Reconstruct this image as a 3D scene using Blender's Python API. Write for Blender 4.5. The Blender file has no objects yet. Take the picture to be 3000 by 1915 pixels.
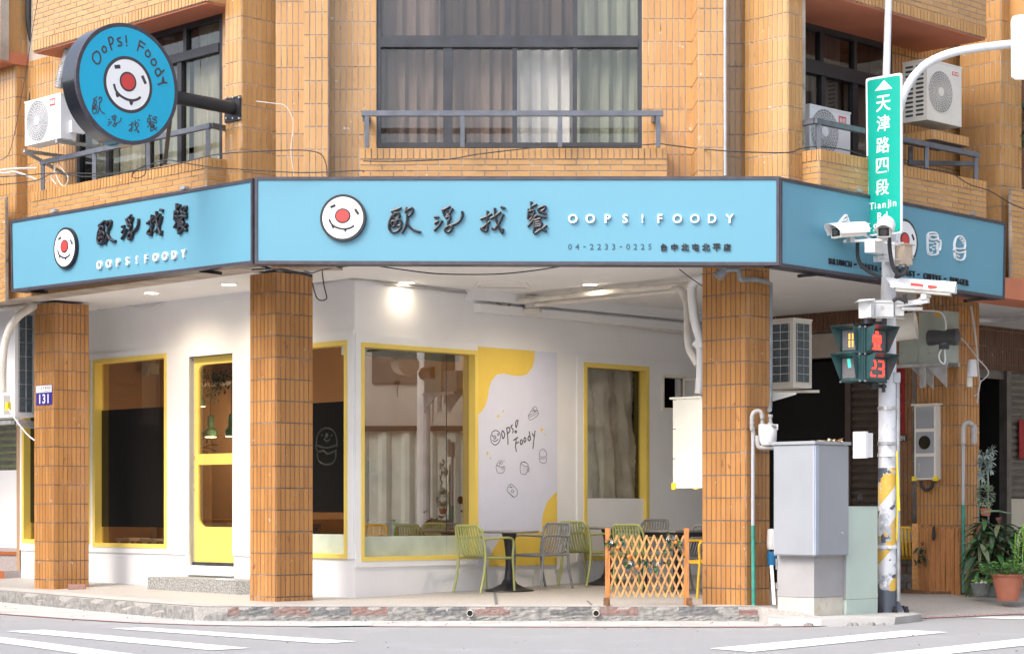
import bpy, math, random
from mathutils import Vector, Matrix
R = math.radians
random.seed(7)
sc = bpy.context.scene
COL = sc.collection
# ------------------------------------------------------------ camera, sky, sun, exposure
FP, HZ, EZ = 6100.0, 1490.0, 1.18          # focal length and horizon row in photo pixels, eye height in metres
cam = bpy.data.cameras.new('camera'); cam.lens = FP / 3000 * 36; cam.sensor_width = 36
cam.shift_y = (HZ - 957.5) / 3000; cam.clip_end = 500
co = bpy.data.objects.new('camera', cam); COL.objects.link(co)
co.location = (0, 0, EZ); co.rotation_euler = (R(90), 0, 0); sc.camera = co
w = bpy.data.worlds.new('World'); sc.world = w; w.use_nodes = True
nt = w.node_tree; bg = nt.nodes['Background']
sky = nt.nodes.new('ShaderNodeTexSky'); sky.sky_type = 'NISHITA'; sky.sun_disc = False
SUN_EL, SUN_AZ = 47, 229                   # azimuth clockwise from +Y: behind the camera, to its left
sky.sun_elevation = R(SUN_EL); sky.sun_rotation = R(SUN_AZ)
sky.air_density = 1.0; sky.dust_density = 4.0; sky.ozone_density = 1.0
hs = nt.nodes.new('ShaderNodeHueSaturation'); hs.inputs['Saturation'].default_value = 0.75
nt.links.new(sky.outputs[0], hs.inputs['Color']); nt.links.new(hs.outputs[0], bg.inputs[0])
bg.inputs[1].default_value = 0.15
sd = bpy.data.lights.new('sun', 'SUN'); sd.energy = 0.72; sd.angle = R(25); sd.color = (1, 0.975, 0.95)
so = bpy.data.objects.new('sun', sd); COL.objects.link(so)
a, e = R(SUN_AZ), R(SUN_EL)
sdir = Vector((math.sin(a) * math.cos(e), math.cos(a) * math.cos(e), math.sin(e)))
so.rotation_euler = sdir.to_track_quat('Z', 'Y').to_euler()
sc.view_settings.view_transform = 'Standard'; sc.view_settings.look = 'None'
sc.view_settings.gamma = 1; sc.view_settings.exposure = 1.36
sc.view_settings.use_curve_mapping = False
sc.cycles.max_bounces = 8; sc.cycles.transparent_max_bounces = 12

# ------------------------------------------------------------ materials
MATS = {}
def srgb(r, g, b):
    f = lambda c: (c/255/12.92) if c/255 <= .04045 else ((c/255+.055)/1.055)**2.4
    return (f(r), f(g), f(b))
def mat(name, col, rough=.6, metal=0, var=.12, scale=6, bump=0, bscale=60, spec=.5, emit=None, es=1, alpha=1, dirt=None, dscale=3, damt=.5, stretch=None, coat=0):
    if name in MATS: return MATS[name]
    m = bpy.data.materials.new(name); m.use_nodes = True; t = m.node_tree; p = t.nodes['Principled BSDF']
    p.inputs['Base Color'].default_value = (*col, 1); p.inputs['Roughness'].default_value = rough
    p.inputs['Metallic'].default_value = metal; p.inputs['Specular IOR Level'].default_value = spec
    p.inputs['Coat Weight'].default_value = coat
    N, L = t.nodes.new, t.links.new
    tc = N('ShaderNodeTexCoord'); vec = tc.outputs['Object']
    if stretch:
        mp = N('ShaderNodeMapping'); mp.inputs['Scale'].default_value = stretch; L(vec, mp.inputs[0]); vec = mp.outputs[0]
    c = None
    if var:
        n = N('ShaderNodeTexNoise'); n.inputs['Scale'].default_value = scale; n.inputs['Detail'].default_value = 6; L(vec, n.inputs['Vector'])
        r = N('ShaderNodeMapRange'); r.inputs[1].default_value = .3; r.inputs[2].default_value = .7
        r.inputs[3].default_value = 1-var; r.inputs[4].default_value = 1+var; L(n.outputs[0], r.inputs[0])
        h = N('ShaderNodeMix'); h.data_type = 'RGBA'; h.blend_type = 'MULTIPLY'; h.inputs[0].default_value = 1
        h.inputs[6].default_value = (*col, 1); L(r.outputs[0], h.inputs[7]); c = h.outputs[2]
    if dirt:
        n2 = N('ShaderNodeTexNoise'); n2.inputs['Scale'].default_value = dscale; n2.inputs['Detail'].default_value = 8; n2.inputs['Roughness'].default_value = .7; L(vec, n2.inputs['Vector'])
        r2 = N('ShaderNodeMapRange'); r2.inputs[1].default_value = 1-damt; r2.inputs[2].default_value = min(1, 1-damt+.12); L(n2.outputs[0], r2.inputs[0])
        x = N('ShaderNodeMix'); x.data_type = 'RGBA'; x.inputs[6].default_value = (*col, 1); x.inputs[7].default_value = (*dirt, 1)
        L(r2.outputs[0], x.inputs[0])
        if c: L(c, x.inputs[6])
        c = x.outputs[2]
    if c: L(c, p.inputs['Base Color'])
    if bump:
        n3 = N('ShaderNodeTexNoise'); n3.inputs['Scale'].default_value = bscale; n3.inputs['Detail'].default_value = 5; L(vec, n3.inputs['Vector'])
        b = N('ShaderNodeBump'); b.inputs['Strength'].default_value = min(1, bump); b.inputs['Distance'].default_value = .01
        L(n3.outputs[0], b.inputs['Height']); L(b.outputs[0], p.inputs['Normal'])
    if emit:
        p.inputs['Emission Color'].default_value = (*emit, 1); p.inputs['Emission Strength'].default_value = es
    if alpha < 1: p.inputs['Alpha'].default_value = alpha
    MATS[name] = m; return m
def tile_mat(name, c1, c2, stain, stamt=.36, rough=.2):
    m = bpy.data.materials.new(name); m.use_nodes = True; t = m.node_tree; p = t.nodes['Principled BSDF']
    N, L = t.nodes.new, t.links.new
    oi = N('ShaderNodeObjectInfo'); ge = N('ShaderNodeNewGeometry')
    ad = N('ShaderNodeMath'); ad.operation = 'ADD'; L(oi.outputs['Random'], ad.inputs[0]); L(ge.outputs['Random Per Island'], ad.inputs[1])
    fr = N('ShaderNodeMath'); fr.operation = 'FRACT'; L(ad.outputs[0], fr.inputs[0])
    geo = ge.outputs['Position']
    n = N('ShaderNodeTexNoise'); n.inputs['Scale'].default_value = 1.1; n.inputs['Detail'].default_value = 3; L(geo, n.inputs['Vector'])
    mx = N('ShaderNodeMath'); mx.operation = 'MULTIPLY_ADD'; mx.inputs[1].default_value = .6; L(fr.outputs[0], mx.inputs[0])
    n1 = N('ShaderNodeMapRange'); n1.inputs[1].default_value = .3; n1.inputs[2].default_value = .7; n1.inputs[4].default_value = .25; L(n.outputs[0], n1.inputs[0]); L(n1.outputs[0], mx.inputs[2])
    a = N('ShaderNodeMix'); a.data_type = 'RGBA'; a.inputs[6].default_value = (*c1, 1); a.inputs[7].default_value = (*c2, 1); L(mx.outputs[0], a.inputs[0])
    mp = N('ShaderNodeMapping'); mp.inputs['Scale'].default_value = (9, 9, 4.5); L(geo, mp.inputs[0])
    s = N('ShaderNodeTexNoise'); s.inputs['Scale'].default_value = 1; s.inputs['Detail'].default_value = 5; s.inputs['Roughness'].default_value = .65; L(mp.outputs[0], s.inputs['Vector'])
    sr = N('ShaderNodeMapRange'); sr.inputs[1].default_value = 1-stamt; sr.inputs[2].default_value = 1-stamt+.05; sr.inputs[4].default_value = .75; L(s.outputs[0], sr.inputs[0])
    b = N('ShaderNodeMix'); b.data_type = 'RGBA'; b.inputs[7].default_value = (*stain, 1); L(sr.outputs[0], b.inputs[0]); L(a.outputs[2], b.inputs[6])
    f = N('ShaderNodeTexNoise'); f.inputs['Scale'].default_value = 22; f.inputs['Detail'].default_value = 4; L(geo, f.inputs['Vector'])
    fm = N('ShaderNodeMapRange'); fm.inputs[3].default_value = .97; fm.inputs[4].default_value = 1.03; fm.inputs[1].default_value = .3; fm.inputs[2].default_value = .7; L(f.outputs[0], fm.inputs[0])
    q = N('ShaderNodeMix'); q.data_type = 'RGBA'; q.blend_type = 'MULTIPLY'; q.inputs[0].default_value = 1; L(b.outputs[2], q.inputs[6]); L(fm.outputs[0], q.inputs[7])
    ch = N('ShaderNodeTexNoise'); ch.inputs['Scale'].default_value = 16; ch.inputs['Detail'].default_value = 2; L(geo, ch.inputs['Vector'])
    cr = N('ShaderNodeMapRange'); cr.inputs[1].default_value = .735; cr.inputs[2].default_value = .75; L(ch.outputs[0], cr.inputs[0])
    cm_ = N('ShaderNodeMix'); cm_.data_type = 'RGBA'; cm_.inputs[7].default_value = (.62, .57, .50, 1); L(cr.outputs[0], cm_.inputs[0]); L(q.outputs[2], cm_.inputs[6])
    L(cm_.outputs[2], p.inputs['Base Color']); p.inputs['Roughness'].default_value = rough
    bu = N('ShaderNodeBump'); bu.inputs['Strength'].default_value = .12; bu.inputs['Distance'].default_value = .004; L(f.outputs[0], bu.inputs['Height']); L(bu.outputs[0], p.inputs['Normal'])
    MATS[name] = m; return m
def glass_mat(name, tint=(1, 1, 1), refl=.12, rough=.0):
    m = bpy.data.materials.new(name); m.use_nodes = True; t = m.node_tree; t.nodes.clear(); N, L = t.nodes.new, t.links.new
    o = N('ShaderNodeOutputMaterial'); mix = N('ShaderNodeMixShader'); tr = N('ShaderNodeBsdfTransparent'); tr.inputs[0].default_value = (*tint, 1)
    g = N('ShaderNodeBsdfGlossy'); g.inputs['Roughness'].default_value = rough; g.inputs['Color'].default_value = (.95, .97, .96, 1)
    fr = N('ShaderNodeFresnel'); fr.inputs[0].default_value = 1.5
    ad = N('ShaderNodeMath'); ad.operation = 'ADD'; ad.inputs[1].default_value = refl; ad.use_clamp = True; L(fr.outputs[0], ad.inputs[0])
    ge = N('ShaderNodeNewGeometry'); iv = N('ShaderNodeMath'); iv.operation = 'SUBTRACT'; iv.inputs[0].default_value = 1; L(ge.outputs['Backfacing'], iv.inputs[1]); mu = N('ShaderNodeMath'); mu.operation = 'MULTIPLY'; L(ad.outputs[0], mu.inputs[0]); L(iv.outputs[0], mu.inputs[1]); L(mu.outputs[0], mix.inputs[0]); L(tr.outputs[0], mix.inputs[1]); L(g.outputs[0], mix.inputs[2]); L(mix.outputs[0], o.inputs[0])
    MATS[name] = m; return m
M = MATS
tile_mat('tile_upper', (.55, .305, .115), (.43, .225, .08), (.36, .20, .10), .365)
tile_mat('tile_pillar', (.51, .25, .085), (.35, .16, .053), (.18, .09, .05), .355)
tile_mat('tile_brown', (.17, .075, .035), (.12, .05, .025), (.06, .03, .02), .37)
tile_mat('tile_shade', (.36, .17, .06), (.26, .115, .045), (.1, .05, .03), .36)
tile_mat('tile_terracotta', (.42, .13, .05), (.36, .11, .045), (.2, .08, .05), .3)
mat('grout', (.42, .36, .30), .9, var=.3, scale=3, bump=.4, dirt=(.13, .10, .08), dscale=4.5, damt=.42)
mat('grout_dark', (.17, .135, .115), .9, var=.25, scale=5, bump=.4, dirt=(.36, .32, .28), dscale=3, damt=.46)
mat('soffit_red', (.50, .17, .09), .7, var=.1, scale=2)
mat('plaster', (.79, .785, .79), .75, var=.03, scale=2, bump=.05, bscale=90)
mat('plaster_panel', (.80, .80, .805), .6, var=.03, scale=2, bump=.03)
mat('ceiling_white', (.80, .79, .78), .8, var=.03, scale=1.5)
mat('yellow', (.80, .60, .13), .45, var=.05, scale=2)
mat('yellow_plastic', (.80, .47, .03), .4, var=.05)
mat('frame_dark', (.052, .054, .062), .45, metal=.3, var=.2, scale=5)
mat('frame_black', (.02, .02, .025), .45, var=.2)
mat('rail_grey', (.13, .14, .165), .45, metal=.3, var=.2, scale=7, bump=.1)
mat('black_print', (.012, .010, .012), .5, var=0)
mat('sign_black', (.018, .016, .02), .35, var=0)
mat('sign_frame', (.055, .050, .065), .45, var=.25, scale=9)
mat('sign_blue', (.118, .315, .42), .42, var=.025, scale=.9)
mat('sign_blue_round', (.005, .40, .63), .38, var=.02, scale=1)
mat('sign_white', (.86, .86, .86), .4, var=0)
mat('sign_dark_text', (.03, .09, .13), .5, var=0)
mat('white', (.78, .78, .78), .5, var=.05)
mat('nose_red', (.62, .055, .05), .4, var=0)
mat('asphalt', (.335, .335, .34), .9, var=.16, scale=170, bump=1, bscale=160, dirt=(.37, .37, .38), dscale=.9, damt=.47)
mat('concrete', (.42, .41, .395), .85, var=.16, scale=2.5, bump=.5, bscale=60, dirt=(.28, .27, .26), dscale=2.2, damt=.42)
mat('concrete_gutter', (.46, .455, .44), .85, var=.16, scale=2, bump=.5, bscale=50, dirt=(.32, .315, .31), dscale=3, damt=.45)
mat('paint_white', (.80, .80, .80), .7, var=.07, scale=5, dirt=(.5, .5, .5), dscale=9, damt=.34)
mat('paint_red', (.60, .30, .30), .8, var=.2, scale=6, dirt=(.36, .34, .34), dscale=7, damt=.5)
mat('kerb', (.27, .26, .245), .95, var=.3, scale=16, bump=.8, bscale=70, dirt=(.17, .165, .155), dscale=14, damt=.5)
mat('kerb_red', (.25, .155, .135), .95, var=.3, scale=24, bump=.8, bscale=70, dirt=(.22, .195, .18), dscale=20, damt=.5)
mat('kerb_dark', (.15, .15, .15), .95, var=.3, scale=24, bump=.8, bscale=70, dirt=(.22, .215, .20), dscale=20, damt=.48)
mat('white_paint_metal', (.70, .72, .75), .5, var=.1, scale=4, dirt=(.42, .42, .43), dscale=5, damt=.40)
mat('galv', (.42, .43, .44), .45, metal=.5, var=.2, scale=9)
mat('steel', (.62, .62, .63), .3, metal=.8, var=.1)
mat('black_metal', (.022, .022, .025), .4, metal=.3, var=.2)
mat('rubber', (.03, .03, .033), .6, var=.1)
mat('cable_black', (.035, .033, .035), .6, var=0)
mat('cable_grey', (.42, .40, .38), .6, var=.1)
mat('ac_white', (.74, .74, .75), .45, var=.04, scale=3)
mat('ac_cream', (.72, .69, .62), .45, var=.06, scale=3, dirt=(.5, .46, .38), dscale=5, damt=.36)
mat('ac_fin', (.10, .13, .15), .5, metal=.3, var=.3, scale=30)
mat('ac_dark', (.05, .055, .06), .6, var=.2)
mat('pvc_cream', (.66, .62, .56), .5, var=.1, scale=5)
mat('pvc_white', (.74, .73, .72), .45, var=.06, scale=5)
mat('pvc_grey', (.25, .27, .29), .5, var=.2, scale=8)
mat('pvc_green', (.04, .26, .20), .55, var=.3, scale=9)
mat('cream_box', (.76, .73, .62), .5, var=.05, scale=3)
mat('cab_blue', (.31, .33, .352), .5, var=.05, scale=2, dirt=(.62, .63, .66), dscale=3, damt=.32)
mat('cab_grey', (.34, .335, .34), .55, var=.08, scale=3)
mat('cab_cream', (.56, .53, .46), .6, var=.2, scale=4, dirt=(.40, .30, .17), dscale=3, damt=.42)
mat('cab_green', (.50, .60, .54), .55, var=.08, scale=2, dirt=(.38, .47, .41), dscale=2.5, damt=.4)
mat('sign_green', (.0, .36, .28), .4, var=.03)
mat('signal_green', (.035, .085, .09), .45, var=.12, scale=8)
mat('signal_dark', (.015, .025, .028), .6, var=.1)
mat('lens', (.10, .10, .10), .25, var=.4, scale=60)
mat('chair_green', (.34, .36, .13), .5, var=.05)
mat('chair_grey', (.23, .23, .235), .5, var=.05)
mat('table_grey', (.24, .225, .215), .45, var=.06)
mat('table_black', (.02, .02, .024), .4, var=.1)
mat('wood_fence', (.50, .20, .055), .55, var=.3, scale=5, bump=.3, bscale=40, stretch=(8, 8, 1.2), dirt=(.26, .085, .03), dscale=5, damt=.42)
mat('wood_slat', (.62, .31, .11), .6, var=.25, scale=30, bump=.2, dirt=(.40, .17, .06), dscale=12, damt=.42)
mat('wood_board', (.44, .19, .065), .65, var=.35, scale=3, bump=1, bscale=8, stretch=(9, 9, .8), dirt=(.12, .05, .02), dscale=3, damt=.45)
mat('wood_dark', (.20, .10, .05), .7, var=.3, scale=6, bump=.5, stretch=(2, 2, 9))
mat('leaf_dark', (.025, .065, .035), .45, var=.3, scale=20)
mat('leaf_mid', (.07, .18, .06), .5, var=.3, scale=20)
mat('leaf_bright', (.22, .42, .07), .5, var=.25, scale=20)
mat('leaf_grey', (.24, .30, .27), .6, var=.2, scale=20)
mat('leaf_olive', (.17, .20, .10), .6, var=.2, scale=20)
mat('leaf_rust', (.13, .06, .04), .55, var=.3, scale=20)
mat('stem', (.16, .18, .10), .7, var=.2)
mat('petal', (.80, .78, .75), .6, var=.05)
mat('orange', (.80, .20, .03), .4, var=.1, scale=30)
mat('terracotta', (.40, .14, .085), .7, var=.12, scale=6, bump=.2)
mat('pot_grey', (.15, .165, .16), .7, var=.3, scale=8)
mat('soil', (.05, .035, .025), .95, var=.3, scale=30, bump=1)
mat('pebble', (.70, .70, .67), .6, var=.1)
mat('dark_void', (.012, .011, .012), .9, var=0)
mat('shutter_brown', (.10, .075, .065), .5, metal=.2, var=.2, scale=6)
mat('shutter_grey', (.19, .175, .165), .5, metal=.3, var=.25, scale=6)
mat('red_paper', (.42, .02, .03), .6, var=.1)
mat('plate_blue', (.045, .03, .24), .4, var=0)
mat('plate_dark', (.07, .07, .085), .5, var=.2)
mat('machine_green', (.33, .37, .33), .5, var=.12, scale=4, dirt=(.22, .24, .22), dscale=5, damt=.4)
mat('motor', (.05, .052, .058), .45, var=.15, scale=8)
mat('brass', (.55, .46, .35), .5, metal=.3, var=.2)
mat('gravel_step', (.30, .295, .28), .9, var=.75, scale=75, bump=1, bscale=110)
mat('brick_pink', (.33, .19, .17), .9, var=.2, scale=30, bump=.6)
mat('granite', (.38, .33, .32), .6, var=.3, scale=60)
mat('interior_wall', (.42, .27, .16), .8, var=.06, scale=2)
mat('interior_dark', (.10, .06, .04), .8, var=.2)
mat('counter', (.38, .20, .05), .7, var=.2, scale=4)
mat('pale_green', (.47, .53, .44), .7, var=.12, scale=4)
mat('film_black', (.010, .009, .008), .12, var=0)
mat('blind', (.62, .70, .66), .7, var=.05)
mat('curtain_pink', (.27, .195, .178), .85, var=.06, scale=3, stretch=(3, 3, .4))
mat('curtain_white', (.74, .71, .715), .85, var=.05, scale=3, stretch=(3, 3, .4))
mat('curtain_green', (.35, .365, .305), .85, var=.10, scale=3, stretch=(3, 3, .4))
mat('curtain_brown', (.13, .088, .078), .85, var=.15, scale=3, stretch=(3, 3, .4))
mat('curtain_cream', (.42, .405, .33), .85, var=.12, scale=3, stretch=(3, 3, .4))
mat('tarp', (.62, .58, .52), .55, var=.25, scale=3, bump=.5, bscale=5, dirt=(.45, .37, .30), dscale=2.5, damt=.4)
mat('poster_lilac', (.64, .66, .79), .5, var=.02)
mat('poster_yellow', (.78, .56, .10), .5, var=.02)
mat('chalk', (.12, .08, .05), .8, var=.3, scale=6)
mat('lamp_green', (.10, .26, .17), .5, var=.05)
mat('lamp_on', (1, .9, .7), emit=(1, .86, .62), es=14, var=0)
mat('bulb_on', (1, .9, .7), emit=(1, .80, .5), es=6, var=0)
mat('led_red', (.8, .05, .03), emit=(1, .035, .02), es=1.9, var=0)
mat('led_amber', (.8, .4, .05), emit=(1, .55, .08), es=1.1, var=0)
mat('led_green', (.05, .6, .5), emit=(.05, .9, .65), es=.5, var=0)
mat('led_off', (.34, .33, .33), .4, var=.3, scale=90)
mat('lens_back', (.16, .15, .155), .35, var=.35, scale=50)
mat('fence_metal', (.40, .42, .36), .6, var=.15, scale=3)
mat('far_wall', (.33, .30, .26), .85, var=.2, scale=1)
mat('far_dark', (.07, .065, .06), .8, var=.2)
mat('cone_orange', (.75, .14, .04), .6, var=.1)
mat('red_label', (.60, .06, .05), .5, var=0)
mat('tape_yellow', (.80, .62, .03), .5, var=.1)
glass_mat('glass_clear', (.84, .84, .82), .02)
glass_mat('glass_shop', (.78, .76, .70), .09)
glass_mat('glass_dim', (.85, .85, .83), .04)
glass_mat('glass_big', (.62, .60, .54), .30)
glass_mat('glass_dark', (.30, .27, .26), .02)

# ------------------------------------------------------------ mesh building
class MB:
    def __init__(s): s.v = []; s.f = []; s.m = []; s.cur = 0
    def add(s, pts, faces, mi=None):
        b = len(s.v); s.v += [tuple(p) for p in pts]
        for f in faces: s.f.append([b+i for i in f]); s.m.append(s.cur if mi is None else mi)
        return s
    def prism(s, A, B, caps=True, mi=None):        # two matching rings
        n = len(A); F = [[i, (i+1) % n, n+(i+1) % n, n+i] for i in range(n)]
        if caps: F += [list(range(n-1, -1, -1)), list(range(n, 2*n))]
        return s.add(list(A)+list(B), F, mi)
    def box(s, c, h, rz=0, mi=None):
        ca, sa = math.cos(rz), math.sin(rz)
        P = []
        for z in (-1, 1):
            for x, y in ((-1, -1), (1, -1), (1, 1), (-1, 1)):
                X, Y = x*h[0], y*h[1]; P.append((c[0]+X*ca-Y*sa, c[1]+X*sa+Y*ca, c[2]+z*h[2]))
        return s.prism(P[:4], P[4:], mi=mi)
    def bar(s, a, b, w, t, up=(0, 0, 1), mi=None):   # rectangular bar from a to b
        a, b = Vector(a), Vector(b); d = (b-a).normalized(); u = Vector(up); x = d.cross(u)
        if x.length < 1e-4: x = d.cross(Vector((1, 0, 0)))
        x.normalize(); y = x.cross(d)
        o = [x*w/2+y*t/2, -x*w/2+y*t/2, -x*w/2-y*t/2, x*w/2-y*t/2]
        return s.prism([a+k for k in o], [b+k for k in o], mi=mi)
    def tube(s, pts, r, n=8, mi=None, closed=False, flat=None):
        pts = [Vector(p) for p in pts]; m = len(pts); rs = r if isinstance(r, (list, tuple)) else [r]*m
        rings = []; px = None
        for i, p in enumerate(pts):
            if closed: d = pts[(i+1) % m]-pts[i-1]
            else: d = pts[min(i+1, m-1)]-pts[max(i-1, 0)]
            d.normalize()
            if px is None:
                px = d.cross(Vector((0, 0, 1)))
                if px.length < .1: px = d.cross(Vector((0, 1, 0)))
            px = (px-d*px.dot(d)).normalized(); py = d.cross(px)
            rings.append([p+(px*math.cos(2*math.pi*k/n)+py*math.sin(2*math.pi*k/n))*rs[i] for k in range(n)])
        V = [q for g in rings for q in g]; F = []
        for i in range(m if closed else m-1):
            for k in range(n): F.append([i*n+k, i*n+(k+1) % n, ((i+1) % m)*n+(k+1) % n, ((i+1) % m)*n+k])
        if not closed: F += [list(range(n-1, -1, -1)), [(m-1)*n+k for k in range(n)]]
        return s.add(V, F, mi)
    def cyl(s, a, b, r, r2=None, n=14, mi=None): return s.tube([a, b], [r, r if r2 is None else r2], n, mi)
    def lathe(s, c, prof, n=20, mi=None, ax=None):
        c = Vector(c); A = (Vector(ax).normalized() if ax else Vector((0, 0, 1)))
        X = A.cross(Vector((0, 1, 0)));
        if X.length < .1: X = A.cross(Vector((1, 0, 0)))
        X.normalize(); Y = A.cross(X)
        V = []; F = []
        for r, z in prof:
            for k in range(n): V.append(c+A*z+(X*math.cos(2*math.pi*k/n)+Y*math.sin(2*math.pi*k/n))*max(r, 1e-4))
        for i in range(len(prof)-1):
            for k in range(n): F.append([i*n+k, i*n+(k+1) % n, (i+1)*n+(k+1) % n, (i+1)*n+k])
        F += [list(range(n-1, -1, -1)), [(len(prof)-1)*n+k for k in range(n)]]
        return s.add(V, F, mi)
    def slab(s, pl, s0, s1, z0, z1, o0, o1, mi=None):
        A = [pl.pt(x, z, o0) for x, z in ((s0, z0), (s1, z0), (s1, z1), (s0, z1))]
        B = [pl.pt(x, z, o1) for x, z in ((s0, z0), (s1, z0), (s1, z1), (s0, z1))]
        return s.prism(A, B, mi=mi)
    def poly(s, pl, px, o0, o1, mi=None, raw=False):  # pixel polygon on a plane given thickness
        sz = px if raw else [pl.sz(u, v, o1) for u, v in px]
        return s.prism([pl.pt(a, b, o0) for a, b in sz], [pl.pt(a, b, o1) for a, b in sz], mi=mi)
    def ring(s, pl, outer, inner, o0, o1, mi=None, raw=False):
        O = outer if raw else [pl.sz(u, v, o1) for u, v in outer]; I = inner if raw else [pl.sz(u, v, o1) for u, v in inner]; n = len(O)
        V = [pl.pt(a, b, o) for o in (o0, o1) for a, b in list(O)+list(I)]
        F = []; N2 = 2*n
        for i in range(n):
            j = (i+1) % n
            F += [[N2+i, N2+j, N2+n+j, N2+n+i], [i, n+i, n+j, j], [i, j, N2+j, N2+i], [n+i, N2+n+i, N2+n+j, n+j]]
        return s.add(V, F, mi)
    def stroke(s, pl, px, wd, th=.006, off=0, raw=False, sm=True, closed=False, mi=None):
        P = [Vector(p) for p in (px if raw else [pl.sz(u, v, off) for u, v in px])]
        if sm and len(P) > 2: P = catmull(P, 4, closed)
        n = len(P); prof = ((-.5, 0), (-.42, .9), (0, 1.05), (.42, .9), (.5, 0)); V = []; F = []
        for i, p in enumerate(P):
            d = (P[(i+1) % n]-P[i-1]) if closed else (P[min(i+1, n-1)]-P[max(i-1, 0)])
            if d.length < 1e-9: d = Vector((1, 0))
            d.normalize(); q = Vector((-d.y, d.x)); ext = 0
            if not closed: ext = -wd*.35 if i == 0 else (wd*.35 if i == n-1 else 0)
            for a, b in prof:
                x = p+q*a*wd+d*ext; V.append(pl.pt(x.x, x.y, off+b*th))
        for i in range(n if closed else n-1):
            j = (i+1) % n
            for k in range(4): F.append([i*5+k, j*5+k, j*5+k+1, i*5+k+1])
        if not closed: F += [[0, 1, 2, 3, 4], [(n-1)*5+k for k in (4, 3, 2, 1, 0)]]
        return s.add(V, F, mi)
    def build(s, name, mats, parent=None, smooth=False, **kw):
        me = bpy.data.meshes.new(name); off = wl(parent) if parent else Vector((0, 0, 0))
        me.from_pydata([Vector(p)-off for p in s.v], [], s.f)
        for m in (mats if isinstance(mats, (list, tuple)) else [mats]): me.materials.append(M[m] if isinstance(m, str) else m)
        if any(s.m): me.polygons.foreach_set('material_index', s.m)
        if smooth: me.polygons.foreach_set('use_smooth', [True]*len(me.polygons))
        me.validate(); me.update()
        if smooth:
            try: me.set_sharp_from_angle(angle=R(40))
            except Exception: pass
        o = bpy.data.objects.new(name, me); COL.objects.link(o)
        if parent: o.parent = parent; WL[o.name] = off
        else: WL[o.name] = Vector((0, 0, 0))
        tag(o, **kw); return o
WL = {}
def wl(o): return WL[o.name]
def tag(o, label=None, cat=None, group=None, kind=None):
    if label: o['label'] = label
    if cat: o['category'] = cat
    if group: o['group'] = group
    if kind: o['kind'] = kind
    return o
def thing(name, loc, label, cat, group=None):
    o = bpy.data.objects.new(name, None); COL.objects.link(o); o.location = loc; o.empty_display_size = .1
    WL[o.name] = Vector(loc); return tag(o, label, cat, group)
def catmull(P, k=4, closed=False):
    out = []; n = len(P)
    rng = range(n) if closed else range(n-1)
    for i in rng:
        p1, p2 = P[i], P[(i+1) % n]
        p0 = P[i-1] if (closed or i > 0) else p1; p3 = P[(i+2) % n] if (closed or i+2 < n) else p2
        for j in range(k):
            t = j/k; out.append(.5*((2*p1)+(p2-p0)*t+(2*p0-5*p1+4*p2-p3)*t*t+(3*p1-p0-3*p2+p3)*t**3))
    if not closed: out.append(P[-1])
    return out
class PL:                                   # a vertical plane: origin, direction to the right as seen from the street
    def __init__(s, p, d):
        s.p = Vector((p[0], p[1])); s.d = Vector((d[0], d[1])).normalized(); s.n = Vector((s.d.y, -s.d.x))
    def pt(s, a, z, off=0): q = s.p+s.d*a+s.n*off; return Vector((q.x, q.y, z))
    def sz(s, u, v, off=0):
        t = (u-1500)/FP; p = s.p+s.n*off
        # p + d*a = Y*(t,1)
        a = (t*p.y-p.x)/(s.d.x-t*s.d.y); Y = p.y+s.d.y*a
        return (a, EZ+(HZ-v)*Y/FP)
    def px(s, u, v, off=0): a, z = s.sz(u, v, off); return s.pt(a, z, off)
    def S(s, u, off=0): return s.sz(u, HZ, off)[0]
    def rz(s): return math.atan2(s.d.y, s.d.x)
def W(u, v, Y): return Vector(((u-1500)/FP*Y, Y, EZ+(HZ-v)*Y/FP))
LD, RD = (.701, -.713), (.716, .698)        # rightward directions of the left-wing and right-wing planes
def LP(p): return PL(p, LD)
def RP(p): return PL(p, RD)
# handwritten and printed characters
_g = {}
def glyph(ch, bold=0):
    k = (ch, bold)
    if k in _g: return _g[k]
    cu = bpy.data.curves.new('g', 'FONT'); cu.body = ch; cu.size = 1; cu.resolution_u = 3; cu.extrude = .5; cu.offset = bold
    o = bpy.data.objects.new('g', cu); COL.objects.link(o)
    dg = bpy.context.evaluated_depsgraph_get(); me = bpy.data.meshes.new_from_object(o.evaluated_get(dg))
    V = [tuple(v.co) for v in me.vertices]; F = [tuple(p.vertices) for p in me.polygons]
    xs = [v[0] for v in V]; ys = [v[1] for v in V]
    _g[k] = (V, F, (min(xs), max(xs), min(ys), max(ys)))
    bpy.data.objects.remove(o); bpy.data.curves.remove(cu); bpy.data.meshes.remove(me)
    return _g[k]
def letter(mb, ch, pl, u, v, h, wd=None, off=0, th=.01, bold=0, mi=None, raw=False, shear=0, full=False):
    """character centred at photo position u,v; h = height (m if raw, photo px otherwise)"""
    V, F, (x0, x1, y0, y1) = glyph(ch, bold)
    if raw: s, z, H = u, v, h
    else:
        s, z = pl.sz(u, v, off); H = h*(pl.p.y+pl.d.y*s)/FP
    hh = (y1-y0) if (full or True) else 1
    k = H/max(hh, .3) if not full else H/.9
    if not full: k = H/(.70 if (ch.isalnum() and ord(ch) < 128) else max(hh, .62))
    kx = k if wd is None else wd/(x1-x0)
    cx, cy = (x0+x1)/2, (y0+y1)/2
    if not full and ord(ch) < 128 and ch.isalnum(): cy = .35 if ch not in 'gjpqy' else .25
    mb.add([pl.pt(s+(x-cx)*kx+(y-cy)*k*shear, z+(y-cy)*k, off+(t+.5)*th) for x, y, t in V], F, mi)
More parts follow.
